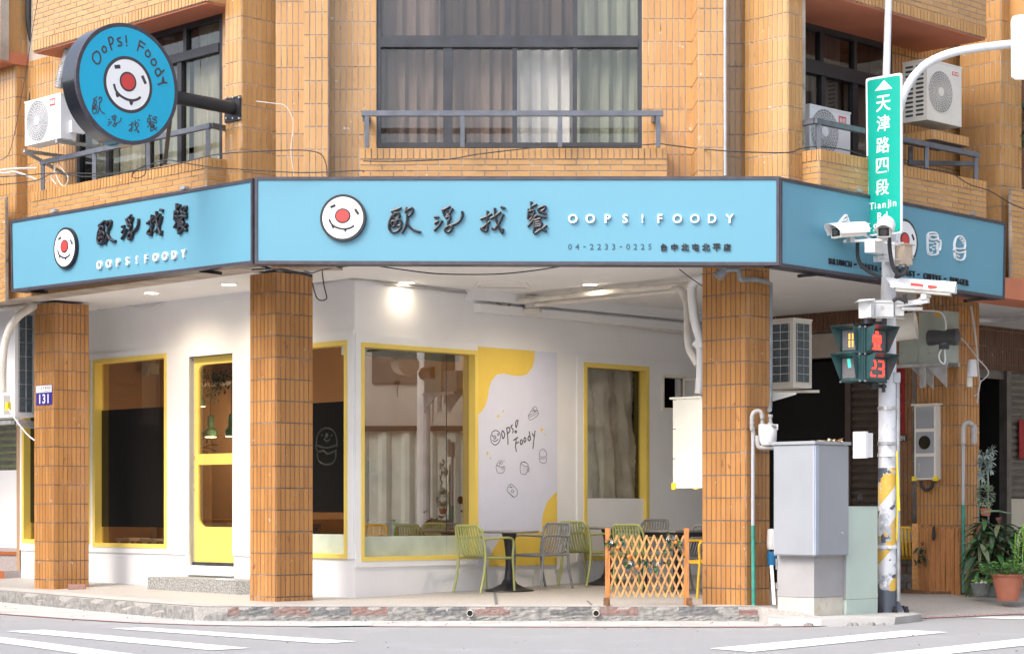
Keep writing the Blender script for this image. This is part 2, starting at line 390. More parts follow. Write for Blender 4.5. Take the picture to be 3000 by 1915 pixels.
def text(parent, name, s, pl, u0, v0, u1, v1, h, mat_, off, th=.01, bold=0, split=True, label=None):
    n = len(s); obs = []
    mb = MB()
    for i, ch in enumerate(s):
        if ch == ' ': continue
        t = i/(n-1) if n > 1 else 0
        letter(mb, ch, pl, u0+(u1-u0)*t, v0+(v1-v0)*t, h, off=off, th=th, bold=bold)
        if split: mb.build(name, mat_, parent); mb = MB()
    if not split: return mb.build(name, mat_, parent)
mat('terrazzo', (.40, .375, .35), .55, var=.28, scale=55, bump=.15, bscale=80, dirt=(.36, .34, .31), dscale=1.3, damt=.42)
mat('black_gloss', (.018, .020, .026), .22, var=.1, coat=.5)
mat('sign_black_print', (.05, .045, .05), .5, var=0)
mat('film_thin', (.30, .27, .22), .25, var=.3, alpha=.35)
mat('fan_shadow', (.25, .25, .26), .6, var=.1)
mat('interior_beige', (.42, .37, .31), .7, var=.06)
mat('pvc_grey_light', (.42, .43, .45), .5, var=.1)
mat('mark_red', (.72, .09, .07), .5, var=.05)
mat('box_beige', (.55, .44, .34), .5, var=.06)
mat('cab_blue_dark', (.36, .40, .48), .5, var=.05)
mat('cab_lilac', (.30, .315, .345), .5, var=.05, scale=2, dirt=(.45, .47, .52), dscale=4, damt=.3)
mat('leaf_dry', (.35, .17, .06), .7, var=.2)
mat('petal_tan', (.62, .5, .33), .7, var=.2)
mat('sticker_orange', (.62, .33, .04), .5, var=0)
mat('blue_plastic', (.02, .16, .36), .4, var=0)
mat('ivy_grey', (.09, .13, .13), .5, var=.2)
mat('leaf_ivy', (.05, .13, .04), .45, var=.25)
mat('leaf_fresh', (.13, .29, .06), .5, var=.25, scale=25)
mat('leaf_deep', (.055, .10, .055), .45, var=.35, scale=15)
mat('leaf_mid_grey', (.13, .20, .11), .5, var=.2)
mat('leaf_pale', (.30, .38, .20), .6, var=.2)
mat('pole_base', (.13, .15, .19), .6, metal=.2, var=.3, scale=9, dirt=(.35, .37, .40), dscale=9, damt=.4)
def pole_paint():
    m = bpy.data.materials.new('pole_paint'); m.use_nodes = True; t = m.node_tree; p = t.nodes['Principled BSDF']; N, L = t.nodes.new, t.links.new
    ge = N('ShaderNodeNewGeometry'); sx = N('ShaderNodeSeparateXYZ'); L(ge.outputs['Position'], sx.inputs[0])
    n = N('ShaderNodeTexNoise'); n.inputs['Scale'].default_value = 9; n.inputs['Detail'].default_value = 7; n.inputs['Roughness'].default_value = .65; L(ge.outputs['Position'], n.inputs['Vector'])
    def M_(op, a, b=None, c=None):
        x = N('ShaderNodeMath'); x.operation = op
        for i, q in enumerate((a, b, c)):
            if q is None: continue
            if isinstance(q, (int, float)): x.inputs[i].default_value = q
            else: L(q, x.inputs[i])
        return x.outputs[0]
    # slanted stripes below 1.5 m: z - 1.6 x
    h = M_('MULTIPLY_ADD', sx.outputs[0], -1.25, sx.outputs[2]); s = M_('FRACT', M_('MULTIPLY', M_('ADD', h, 6.18), 1/.62)); st = M_('LESS_THAN', s, .45)
    low = M_('LESS_THAN', sx.outputs[2], 1.62); wear = M_('LESS_THAN', n.outputs[0], .555)
    yel = M_('MULTIPLY', M_('MULTIPLY', st, low), wear)
    d = N('ShaderNodeMix'); d.data_type = 'RGBA'; d.inputs[6].default_value = (.68, .69, .72, 1); d.inputs[7].default_value = (.30, .33, .38, 1)
    gr = N('ShaderNodeMapRange'); gr.inputs[1].default_value = .50; gr.inputs[2].default_value = .60; L(n.outputs[0], gr.inputs[0])
    zf = N('ShaderNodeMapRange'); zf.inputs[1].default_value = 2.6; zf.inputs[2].default_value = .6; L(sx.outputs[2], zf.inputs[0]); L(M_('MULTIPLY', gr.outputs[0], zf.outputs[0]), d.inputs[0])
    y = N('ShaderNodeMix'); y.data_type = 'RGBA'; y.inputs[7].default_value = (.66, .42, .07, 1); L(yel, y.inputs[0]); L(d.outputs[2], y.inputs[6])
    n2 = N('ShaderNodeTexNoise'); n2.inputs['Scale'].default_value = 6; n2.inputs['Detail'].default_value = 8; mp = N('ShaderNodeMapping'); mp.inputs['Location'].default_value = (3, 7, 1); L(ge.outputs['Position'], mp.inputs[0]); L(mp.outputs[0], n2.inputs['Vector'])
    k = M_('MULTIPLY', M_('GREATER_THAN', n2.outputs[0], .60), low); base = M_('LESS_THAN', sx.outputs[2], M_('MULTIPLY_ADD', n2.outputs[0], .2, .22)); k = M_('MAXIMUM', k, base)
    z = N('ShaderNodeMix'); z.data_type = 'RGBA'; z.inputs[7].default_value = (.085, .10, .13, 1); L(k, z.inputs[0]); L(y.outputs[2], z.inputs[6]); L(z.outputs[2], p.inputs['Base Color'])
    p.inputs['Roughness'].default_value = .5; b = N('ShaderNodeBump'); b.inputs['Strength'].default_value = .3; b.inputs['Distance'].default_value = .005; L(n.outputs[0], b.inputs['Height']); L(b.outputs[0], p.inputs['Normal']); MATS['pole_paint'] = m
pole_paint()
mat('film_print', (.028, .032, .028), .3, var=0)

# ------------------------------------------------------------ plan of the corner (metres)
P2L = LP((-2.632, 23.2)); P2R = RP((-2.632, 23.2))       # lower middle pillar ridge
P3L = LP((2.493, 22.2)); P3R = RP((2.493, 22.2))
P1L = LP((-5.848, 26.6)); P1R = RP((-5.848, 26.6))
P4L = LP((5.395, 25.2)); P4R = RP((5.395, 25.2))
U2L = LP((-2.960, 22.8)); U2R = RP((-2.960, 22.8))       # upper columns
U3L = LP((2.874, 21.7)); U3R = RP((2.874, 21.7))
U1L = LP((-6.22, 26.1)); U1R = RP((-6.22, 26.1))
U4L = LP((5.749, 24.5)); U4R = RP((5.749, 24.5))
LB = LP((-3.345, 22.82)); RB = RP((3.206, 21.71))        # balcony fronts
CC = Vector((-1.825, 24.15)); SL = LP(CC); SR = RP(CC)   # the two shop walls meet at this corner
SGL = LP((-2.757, 22.1)); SGM = PL((-2.735, 22.1), (5.455, -.90)); SGR = RP((2.735, 21.2))
CZ = 3.85
def floor_z(x, y):
    p = Vector((x, y))-CC
    L = p.dot(SR.d); d = p.dot(SR.n)
    if x > 2.62:
        e = apron_edge(x); t = max(0, min(1, (y-e)/1.7)); w_ = min(1, (x-2.62)/.8); return (.02+.13*t)*w_+.148*(1-w_)
    if L > 0 and d > -.5: return .148+.023*L*max(0, min(1, 1-d/3.6))
    L2 = -p.dot(SL.d); d2 = p.dot(SL.n)
    return .148+.010*max(0, L2)*max(0, min(1, 1-d2/1.3))
def apron_edge(x):
    P = [(2.2, 20.8), (3.0, 20.9), (3.8, 21.5), (4.4, 22.5), (5.76, 23.4), (8, 24.6), (12, 27)]
    for (a, b), (c, d) in zip(P, P[1:]):
        if x <= c: return b+(d-b)*(max(x, a)-a)/(c-a)
    return P[-1][1]
def kerb_y(x):                                            # street edge of the walkway
    if x < -3.33: return 21.95+(-3.33-x)*1.405
    if x < 2.62: return 21.95
    w_ = min(1, (x-2.62)/.8); return 21.95*(1-w_)+apron_edge(x)*w_
def G(u, v, z0=None):                                     # where the ray through a photo pixel meets the walkway
    t = (u-1500)/FP; k = (HZ-v)/FP; Y = (EZ-.15)/-k
    for _ in range(12): Y = (EZ-(floor_z(t*Y, Y) if z0 is None else z0))/-k
    return Vector((t*Y, Y, EZ+k*Y))
def RG(u, v, z=0): Y = (EZ-z)/((v-HZ)/FP); return Vector(((u-1500)/FP*Y, Y, z))

# ------------------------------------------------------------ ground
def struct(o): o['kind'] = 'structure'; return o
mb = MB(); n = 40
mb.add([(-60, -40, 0), (60, -40, 0), (60, 90, 0), (-60, 90, 0)], [[0, 1, 2, 3]])
struct(mb.build('road', 'asphalt'))
def sheet(name, pts, z, m, **k):
    b = MB(); b.add([(p[0], p[1], z) for p in pts], [list(range(len(pts)))]); return b.build(name, m, **k)
def strip(name, A, B, z, m):
    b = MB(); V = [(p[0], p[1], z) for p in A]+[(p[0], p[1], z) for p in B]; n = len(A)
    b.add(V, [[i, i+1, n+i+1, n+i] for i in range(n-1)]); return b.build(name, m)
xs = [-12+i*.5 for i in range(53)]
redl = [(-12, 29.5), (-8.2, 26.5), (-6.16, 24.9-1.1), (-4.6, 22.2), (-3.9, 21.55), (-3.2, 21.15), (-2.5, 20.95), (-1, 20.85), (0, 20.82), (1, 20.8), (2.2, 20.8), (3.0, 20.9), (3.8, 21.5), (4.4, 22.5), (5.76, 23.4), (8, 24.6), (12, 27)]
struct(strip('gutter_concrete', [(x, y) for x, y in redl], [(x, max(kerb_y(x)+.1, y+.02)) for x, y in redl], .004, 'concrete_gutter'))
wr = [.02, .03, .05, .07, .035, .02, .015, .02, .03, .045, .05, .05, .09, .11, .06, .05, .05]
struct(strip('red_kerbside_line', [(x, y-w_) for (x, y), w_ in zip(redl, wr)], [(x, y+.03) for x, y in redl], .009, 'paint_red'))
for q in ([(326, 1841), (422, 1838), (1046, 1879), (949, 1885)], [(17, 1849), (128, 1845), (733, 1898.5), (621, 1905)],
          [(-120, 1866), (-20, 1863), (560, 1938), (440, 1944)], [(-170, 1833), (-110, 1829), (-30, 1838), (-90, 1843)],
          [(2078, 1900), (2661, 1846), (2778, 1852), (2201, 1910)], [(2480, 1925), (3100, 1860), (3230, 1866), (2630, 1932)],
          [(2845, 1810), (2905, 1806), (3140, 1806), (3140, 1818)], [(2700, 1990), (3300, 1915), (3460, 1925), (2860, 2005)]):
    struct(sheet('crosswalk_stripe', [RG(u, v) for u, v in q], .006, 'paint_white'))
struct(sheet('gutter_patch', [RG(905, 1828, .006), RG(1090, 1822, .006), RG(1090, 1833, .006), RG(905, 1835, .006)], .013, 'cab_green'))
# walkway: one sheet rising gently to the shop walls, ramping to the road on the right
X = [-14, -12, -10, -9]+[-8.4+.3*i for i in range(61)]+[10.5, 12, 14]; X[:] = sorted(set([round(x, 3) for x in X]+[2.6, 2.64, -3.33])); NT = 16
mb = MB(); V = []
for x in X:
    y0 = kerb_y(x)+(.0 if x < 2.62 else .02)
    V.append((x, y0-.004, -.03))
    for j in range(NT+1):
        y = y0+(34-y0)*(j/NT)**1.7; z = floor_z(x, y) if x > 2.62 else max(.148, floor_z(x, y)); V.append((x, y, z))
F = [[i*(NT+2)+j, (i+1)*(NT+2)+j, (i+1)*(NT+2)+j+1, i*(NT+2)+j+1] for i in range(len(X)-1) for j in range(NT+1)]
mb.add(V, F)
struct(mb.build('walkway', 'terrazzo' if 'terrazzo' in M else 'concrete'))
# front concrete strip of the walkway
def edge_strip(xa, xb, wd, z, m, name):
    xs_ = [xa+(xb-xa)*i/20 for i in range(21)]
    return struct(strip(name, [(x, kerb_y(x)) for x in xs_], [(x, kerb_y(x)+wd*(1.6 if x < -3.3 else 1)) for x in xs_], z, m))
edge_strip(-12, 2.6, .42, .1535, 'concrete', 'walkway_edge')
for q in ([(1445, 1730), (1452, 1728), (1458, 1772), (1450, 1772)], [(1660, 1706), (1664, 1705), (1737, 1772), (1730, 1772)]):
    struct(sheet('paving_joint', [G(u, v) for u, v in q], .0, 'kerb_dark')) if False else None
    A = [G(u, v) for u, v in q]; b = MB(); b.add([p+Vector((0, 0, .006)) for p in A], [[0, 1, 2, 3]]); struct(b.build('paving_joint', 'kerb_dark'))
# kerb: rough stones, coloured blocks, drain holes
kroot = thing('kerb', (-.3, 21.95, 0), 'low broken concrete kerb with faded red and dark blocks along the walkway', 'kerb')
def kerbrun(x0, x1, z0, z1, m, proud=0.0, rough=.012, name='kerb_stone', seg=.06):
    b = MB(); k = max(2, int((x1-x0)/seg)); rows = 5
    rd = random.Random(int(x0*100)); V = []
    for i in range(k+1):
        x = x0+(x1-x0)*i/k; y = kerb_y(x)
        for j in range(rows):
            t = j/(rows-1); z = z0+(z1-z0)*t
            r = rd.uniform(-rough, rough) if 0 < j < rows-1 or rough > .015 else 0
            V.append((x, y-proud-r-(.012*(1-t)), z+(rd.uniform(-rough, 0)*.4 if j == rows-1 else 0)))
        V.append((x, y+.06, z1-.002))
    r_ = rows+1
    F = [[i*r_+j, (i+1)*r_+j, (i+1)*r_+j+1, i*r_+j+1] for i in range(k) for j in range(rows)]
    b.add(V, F); return b.build(name, m, kroot)
kerbrun(-12, -3.0, -.01, .146, 'kerb', rough=.008, seg=.12)
def ux(u): return (u-1500)/FP*21.93
kerbrun(-3.0, 2.6, -.01, .062, 'kerb', proud=.012, rough=.007, name='kerb_foot')
cuts = [(668, 'kerb_red'), (700, 'kerb_dark'), (800, 'kerb_red'), (908, 'kerb_dark'), (1028, 'kerb_red'), (1135, 'kerb'), (1250, 'kerb_dark'), (1368, 'kerb'), (1390, 'kerb_red'), (1494, 'kerb'), (1612, 'kerb_dark'), (1735, 'kerb'), (1757, 'kerb_red'), (1870, 'kerb'), (1988, 'kerb_dark'), (2104, 'kerb'), (2165, 'kerb_red'), (2221, None)]
kerbrun(-3.0, ux(668), .06, .15, 'kerb', rough=.015)
for (u0, m_), (u1, _) in zip(cuts, cuts[1:]): kerbrun(ux(u0)+.003, ux(u1)-.003, .062, .151, m_, rough=.006, name='kerb_block')
for u in (1377, 1746):
    b = MB(); x = ux(u); b.ring(PL((x, 21.9), (1, 0)), [(.036*math.cos(k*.5236), .085+.036*math.sin(k*.5236)) for k in range(12)], [(.03*math.cos(k*.5236), .085+.03*math.sin(k*.5236)) for k in range(12)], -.05, .012, raw=True)
    b.poly(PL((x, 21.9), (1, 0)), [(.031*math.cos(k*.5236), .085+.031*math.sin(k*.5236)) for k in range(12)], -.05, .003, raw=True, mi=1)
    b.build('drain_pipe', ['pvc_cream', 'dark_void'], kroot)
# broken concrete pad under the cabinets
b = MB(); rd = random.Random(3)
for k in range(46):
    x = 2.64+rd.random()*1.15; y = 20.95+rd.random()*.3+max(0, x-3)*.2; r = rd.uniform(.015, .05)
    b.lathe((x, y, 0), [(r*1.3, 0), (r, r*.5), (r*.4, r*.75)], n=6)
b.build('concrete_rubble', 'kerb', label='broken concrete crumbs in front of the grey roadside cabinet', cat='rubble', kind='stuff')
b = MB(); P = [(2.60, 21.2), (2.7, 20.97), (3.1, 20.94), (3.9, 21.25), (4.3, 21.9), (4.3, 22.3), (2.6, 22.3)]
b.prism([(x, y, 0) for x, y in P], [(x+.02, y+.04, .075) for x, y in P])
struct(b.build('cabinet_pad', 'concrete'))

# ------------------------------------------------------------ the building
BL = thing('corner_building', (0, 24, 0), 'orange tiled apartment corner block with a white shop front set back behind its pillars', 'building')
TS = {k: MB() for k in ('tile_upper', 'tile_pillar', 'tile_brown', 'tile_shade')}
def tile_iter(s0, s1, z0, z1, pitch_s, pitch_z, as_, az, stagger=0, gap=.0095):
    j = math.floor((z0-az)/pitch_z)
    while az+j*pitch_z < z1-.005:
        zz0, zz1 = max(z0, az+j*pitch_z), min(z1, az+(j+1)*pitch_z)
        sh = (pitch_s*stagger*(j % 2)) if stagger else 0
        i = math.floor((s0-as_-sh)/pitch_s)
        while as_+sh+i*pitch_s < s1-.003:
            a, b_ = max(s0, as_+sh+i*pitch_s), min(s1, as_+sh+(i+1)*pitch_s)
            if b_-a > gap+.006 and zz1-zz0 > gap+.006: yield (a+gap/2, b_-gap/2, zz0+gap/2, zz1-gap/2)
            i += 1
        j += 1
def tiles(pl, s0, s1, z0, z1, az, as_=None, off=0, kind='tile_upper', ps=.0645, pz=.243, stagger=0, gap=.0095, th=.006):
    rd = random.Random(int(s0*1000+z0*77)); mb_ = TS[kind]
    for a, b_, c, d in tile_iter(s0, s1, z0, z1, ps, pz, s0 if as_ is None else as_, az, stagger, gap):
        t = th+rd.uniform(-.0015, .0015)
        A = [pl.pt(a, c, off-.004), pl.pt(b_, c, off-.004), pl.pt(b_, d, off-.004), pl.pt(a, d, off-.004)]
        e_ = .0015; B = [pl.pt(a+e_, c+e_, off+t), pl.pt(b_-e_, c+e_, off+t), pl.pt(b_-e_, d-e_, off+t), pl.pt(a+e_, d-e_, off+t)]
        mb_.add(A+B, [[4, 5, 6, 7], [0, 1, 5, 4], [1, 2, 6, 5], [2, 3, 7, 6], [3, 0, 4, 7]])
_tm = {}
def tile_objects(pl, s0, s1, z0, z1, az, parent, ps, kind='tile_pillar', pz=.243, as_=None, gap=.0115):
    rd = random.Random(5)
    for a, b_, c, d in tile_iter(s0, s1, z0, z1, ps, pz, s0 if as_ is None else as_, az, 0, gap):
        k = (round(b_-a, 3), round(d-c, 3), kind)
        if k not in _tm:
            w_, h_ = k[0]/2, k[1]/2; e_ = .0015; me = bpy.data.meshes.new('tile')
            A = [(-w_, .004, -h_), (w_, .004, -h_), (w_, .004, h_), (-w_, .004, h_)]; B = [(-w_+e_, -.007, -h_+e_), (w_-e_, -.007, -h_+e_), (w_-e_, -.007, h_-e_), (-w_+e_, -.007, h_-e_)]
            me.from_pydata(A+B, [], [[4, 5, 6, 7], [0, 1, 5, 4], [1, 2, 6, 5], [2, 3, 7, 6], [3, 0, 4, 7]]); me.materials.append(M[kind]); _tm[k] = me
        o = bpy.data.objects.new('tile', _tm[k]); COL.objects.link(o); o.parent = parent
        p = pl.pt((a+b_)/2, (c+d)/2, rd.uniform(-.001, .0015)); o.location = p-wl(parent); o.rotation_euler = (0, 0, pl.rz())
# lower pillars: core + tiles
def pillar(pL, pR, lenL, lenR, zt, name='pillar', m='grout_dark', indiv=(0, 0), kind='tile_pillar', rowv=None, zb=.1, n=(7, 8)):
    b = MB(); r = pL.p; A = [r, r-pL.d*lenL, r-pL.d*lenL+pR.d*lenR, r+pR.d*lenR]
    b.prism([(p.x, p.y, zb) for p in A], [(p.x, p.y, zt) for p in A]); o = b.build(name, m, BL)
    for pl, (a, c), ind, k in ((pL, (-lenL, 0), indiv[0], n[0]), (pR, (0, lenR), indiv[1], n[1])):
        az = EZ+(HZ-rowv)*r.y/FP; ps = (c-a)/k
        if ind: tile_objects(pl, a, c, zb+.03, zt, az, o, ps, kind)
        else: tiles(pl, a, c, zb+.03, zt, az, kind=kind, ps=ps)
    return o, A
PIL2, A2 = pillar(P2L, P2R, .466, .525, CZ-.03, indiv=(0, 1), rowv=1045.5, n=(7, 8))
PIL3, A3 = pillar(P3L, P3R, .603, .399, CZ-.03, indiv=(1, 0), rowv=1057, n=(9, 6))
PIL1, A1 = pillar(P1L, P1R, .469, .514, CZ-.03, rowv=1085, n=(7, 8))
PIL4, A4 = pillar(P4L, P4R, -P4L.S(2686), .46, CZ-.03, rowv=1127, n=(11, 7), zb=.02)
# the other two outer pillars along each street, beyond the frame edges
for (pl, L, s_) in ((P1L, .469, -1), (P4R, .46, 1)):
    q = pl.p+pl.d*s_*4.6; b = MB(); b.box((q.x, q.y, 2), (.25, .25, 1.85), rz=pl.rz()); b.build('pillar', 'tile_pillar', BL)
# ceiling slab / edge beam behind the signs
def col_poly(name, P, z0, z1, m, parent=BL):
    b = MB(); b.prism([(p[0], p[1], z0) for p in P], [(p[0], p[1], z1) for p in P]); return b.build(name, m, parent)
lw = lambda s_, o: tuple(U2L.p+U2L.d*s_+U2L.n*o); rw = lambda s_, o: tuple(U3R.p+U3R.d*s_+U3R.n*o)
FL = [lw(-9, .05), lw(.0, .05), (-2.60, 22.62), (2.45, 21.9), rw(0, .05), rw(9, .05)]
BK = [(9.5, 34), (-9.5, 34)]
col_poly('ceiling', FL+[(12.5, 36), (-12.5, 36)], CZ, CZ+.3, 'ceiling_white')
# beam faces with brown tiles just above the ceiling line, partly hidden by the signs
def beam(pl, s0, s1, o0, o1, z0=CZ-.045, z1=4.4, kind='tile_upper'):
    b = MB(); b.slab(pl, s0, s1, z0, z1, o0, o1); b.build('beam', 'grout', BL)
    tiles(pl, s0, s1, z0, z1, z0, off=o1, kind='tile_pillar' if kind == 'p' else kind)
beam(U2L, -8, 0, -.3, .06); beam(U3R, 0, 8, -.3, .06)
FC = PL((-2.62, 22.72), (1, -.155))
beam(FC, .0, .72, -.3, .04, z0=CZ-.05, kind='p'); beam(FC, 3.95, 5.05, -.3, .04, z0=CZ-.05, kind='p'); beam(FC, .72, 3.95, -.3, .04, z0=CZ)
# --------- upper storeys
ZT = 7.9
core = [lw(-9, -.34), lw(-.46, -.34), (-2.7, 23.6), (2.6, 23.4)]
def wallbox(pl, s0, s1, z0, z1, depth=.3, off=0, m='grout', name='wall'):
    b = MB(); b.slab(pl, s0, s1, z0, z1, off-depth, off); return b.build(name, m, BL)
def zrow(v, Y): return EZ+(HZ-v)*Y/FP
def twall(pl, s0, s1, z0, z1, az, off=0, depth=.3, kind='tile_upper', ps=.0645, as_=None, m='grout', name='wall', **k):
    o = wallbox(pl, s0, s1, z0, z1, depth, off, m, name); tiles(pl, s0, s1, z0, z1, az, as_, off, kind, ps=ps, **k); return o
# column above the middle pillar
twall(U2L, -.292, 0, 4.3, ZT, zrow(47.4, 22.8), ps=.073, depth=.45, name='column')
twall(U2R, 0, .47, 4.3, ZT, zrow(47.4, 22.8), ps=.0672, depth=.3, name='column')
def fr(u0, u1, Y, v0, rowv, **k):
    pl = PL((0, Y), (1, 0)); a = pl.S(u0); b_ = pl.S(u1); n_ = max(1, round((b_-a)/.0645))
    return twall(pl, a, b_, 4.3, ZT, zrow(rowv, Y), ps=(b_-a)/n_, **k)
fr(808, 892, 22.95, 0, 70.3, depth=.3)
fr(890, 962, 22.15, 0, 37, depth=1.1, name='column')
YC = 22.42
fr(962, 1103, YC, 0, 64.8, depth=.5); fr(1881, 2026, YC, 0, 57, depth=.5)
pA = PL((0, YC), (1, 0)); pB = PL((0, 21.85), (1, 0))
q0, q1 = pA.px(2026, 0), pB.px(2046, 0); sp = PL((q0.x, q0.y), (q1.x-q0.x, q1.y-q0.y)); ln = (Vector((q1.x, q1.y))-Vector((q0.x, q0.y))).length
twall(sp, 0, ln, 4.3, ZT, zrow(40, 22.1), ps=ln/3, depth=.05)
fr(2046, 2120, 21.85, 0, 26.2, depth=1.0, name='column')
fr(2120, 2187, 22.3, 0, 62.7, depth=.5)
twall(U3L, -.57, 0, 4.3, ZT, zrow(37, 21.7), ps=.0633, depth=.3, name='column')
twall(U3R, 0, .242, 4.3, ZT, zrow(38, 21.7), ps=.0605, depth=.45, name='column')
# column above the left pillar and the right pillar
twall(U1L, -.42, 0, 3.9, ZT, zrow(113, 26.1), ps=.07, depth=.45, name='column'); twall(U1R, 0, .5, 3.9, ZT, zrow(113, 26.1), ps=.0715, depth=.3, name='column')
twall(U4L, -.56, 0, 3.9, ZT, zrow(120, 24.5), ps=.07, depth=.45, name='column'); twall(U4R, 0, .45, 3.9, ZT, zrow(120, 24.5), ps=.075, depth=.3, name='column')
# next bays outward
twall(LB, -9, LB.S(12), 3.75, 5.05, 4.1, off=-.02, depth=.04, ps=.243, pz=.0615, stagger=.5); twall(RB, RB.S(2968), 9, 3.85, 4.93, 4.1, off=-.02, depth=.04, ps=.243, pz=.0615, stagger=.5)
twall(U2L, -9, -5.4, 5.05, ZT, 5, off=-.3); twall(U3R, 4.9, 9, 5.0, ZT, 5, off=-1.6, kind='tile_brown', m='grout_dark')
wallbox(LB, -9, -4.35, 6.8, ZT, .3, 0, 'tile_upper'); wallbox(RB, 3.95, 9, 6.6, ZT, .3, 0, 'tile_upper')
# parapets: soldier course on top, running bond below
def parapet(pl, s0, s1, zt, zb, depth, off=0, soldier=.128, name='parapet', ret=None):
    b = MB(); b.slab(pl, s0, s1, zb, zt-.004, off-depth, off); o = b.build(name, 'grout', BL)
    tiles(pl, s0, s1, zt-soldier, zt, zt-soldier, off=off, pz=soldier, ps=.0645, th=.012)
    tiles(pl, s0, s1, zb, zt-soldier, zt-soldier, off=off, ps=.243, pz=.0615, stagger=.5)
    # tiled top and the end return facing the corner
    return o
parapet(LB, -3.548, 0, 5.035, 4.0, .25)
rl = PL(LB.pt(0, 0)[:2], RD); parapet(rl, 0, .4, 5.035, 4.0, .06)
parapet(RB, 0, 3.12, 4.935, 3.95, .12)
rr = PL(RB.pt(0, 0)[:2], LD); parapet(rr, -.35, 0, 4.935, 3.95, .06)
pm = PL((0, 22.15), (1, 0)); zt = zrow(433, 22.15)
parapet(pm, pm.S(1053), pm.S(1955), zt, 4.2, .3, soldier=.125)
# upper balconies (third floor) with red soffits
def upper(pl, s0, s1, zb, depth, retpl, r0, r1):
    b = MB(); b.slab(pl, s0, s1, zb+.02, ZT, -.12, 0); b.build('parapet', 'grout', BL)
    tiles(pl, s0, s1, zb+.02, zb+.148, zb+.02, pz=.128, th=.012); tiles(pl, s0, s1, zb+.148, ZT, zb+.148, ps=.243, pz=.0615, stagger=.5)
    b = MB(); b.slab(pl, s0+.01, s1-.01, zb, zb+.14, -depth-.05, -.012); b.build('soffit', 'soffit_red', BL)
    if retpl: parapet(retpl, r0, r1, ZT, zb+.02, .06)
upper(LB, -3.548, 0, 6.72, .9, rl, 0, .4); upper(RB, 0, 3.12, 6.55, 1.6, rr, -.35, 0)
upper(LB, -9, -4.3, 6.74, 1.2, None, 0, 0)
# back walls of the balconies / window planes
def glazed(pl, uvs, z0, z1, off, name='window', fm='frame_dark', pane='glass_clear', bars=(), fw=.045, dp=.07, trans=None, pane_off=-.035, vb=None):
    pass
def winframe(pl, s0, s1, z0, z1, off, vert, horiz, fm='frame_dark', fw=.05, dp=.08, panes=True, pane='glass_clear', name='window', widths=None):
    """outer frame, mullions at vert, transoms at horiz (list of (z, half width)); one pane per cell"""
    b = MB(); b.ring(pl, [(s0, z0), (s1, z0), (s1, z1), (s0, z1)], [(s0+fw, z0+fw), (s1-fw, z0+fw), (s1-fw, z1-fw), (s0+fw, z1-fw)], off-dp, off, raw=True)
    o = b.build(name, fm, BL)
    for z, h in horiz: b = MB(); b.slab(pl, s0+fw, s1-fw, z-h, z+h, off-dp+.004, off+.012); b.build('transom', fm, o)
    zs = [z0+fw]+[c for z, h in horiz for c in (z-h, z+h)]+[z1-fw]
    for i in range(0, len(zs), 2):
        vs = vert[i//2] if vert and isinstance(vert[0], (list, tuple)) and vert[0] and isinstance(vert[0][0], (list, tuple)) else vert
        e_ = [s0+fw]
        for a, h in vs:
            b = MB(); b.slab(pl, a-h, a+h, zs[i], zs[i+1], off-dp+.006, off-.006); b.build('mullion', fm, o); e_ += [a-h, a+h]
        e_.append(s1-fw)
        for k in range(0, len(e_), 2):
            b = MB(); b.slab(pl, e_[k]-.003, e_[k+1]+.003, zs[i]-.003, zs[i+1]+.003, off-dp*.62, off-dp*.55); b.build('pane', pane, o)
    return o
def curtain(pl, s0, s1, z0, z1, off, m, label, amp=.03, wv=.12, seed=1, group=None, rufflez=None):
    rd = random.Random(seed); b = MB(); k = max(6, int((s1-s0)/.018)); rows = 8; V = []
    ph = [rd.uniform(0, 6.28) for _ in range(4)]
    for i in range(k+1):
        t = s0+(s1-s0)*i/k
        for j in range(rows+1):
            z = z0+(z1-z0)*j/rows; q = 1-.35*j/rows
            a_ = amp*q*(math.sin(t/wv*6.28+ph[0]+.8*math.sin(j*.35+ph[3]))+.5*math.sin(t/wv*2.9+ph[1]+j*.1)+.35*math.sin(t/wv*15+ph[2]))
            V.append(pl.pt(t, z, off+a_))
    b.add(V, [[i*(rows+1)+j, (i+1)*(rows+1)+j, (i+1)*(rows+1)+j+1, i*(rows+1)+j+1] for i in range(k) for j in range(rows)])
    return b.build('curtain', m, smooth=True, label=label, cat='curtain', group=group)
def room(pl, s0, s1, z0, z1, off, depth, m='dark_void', name='room_shell'):
    b = MB(); A = [pl.pt(s, z, off) for s, z in ((s0, z0), (s1, z0), (s1, z1), (s0, z1))]; B = [pl.pt(s, z, off-depth) for s, z in ((s0, z0), (s1, z0), (s1, z1), (s0, z1))]
    b.add(A+B, [[0, 1, 5, 4], [1, 2, 6, 5], [2, 3, 7, 6], [3, 0, 4, 7], [4, 5, 6, 7]]); return b.build(name, m, BL)
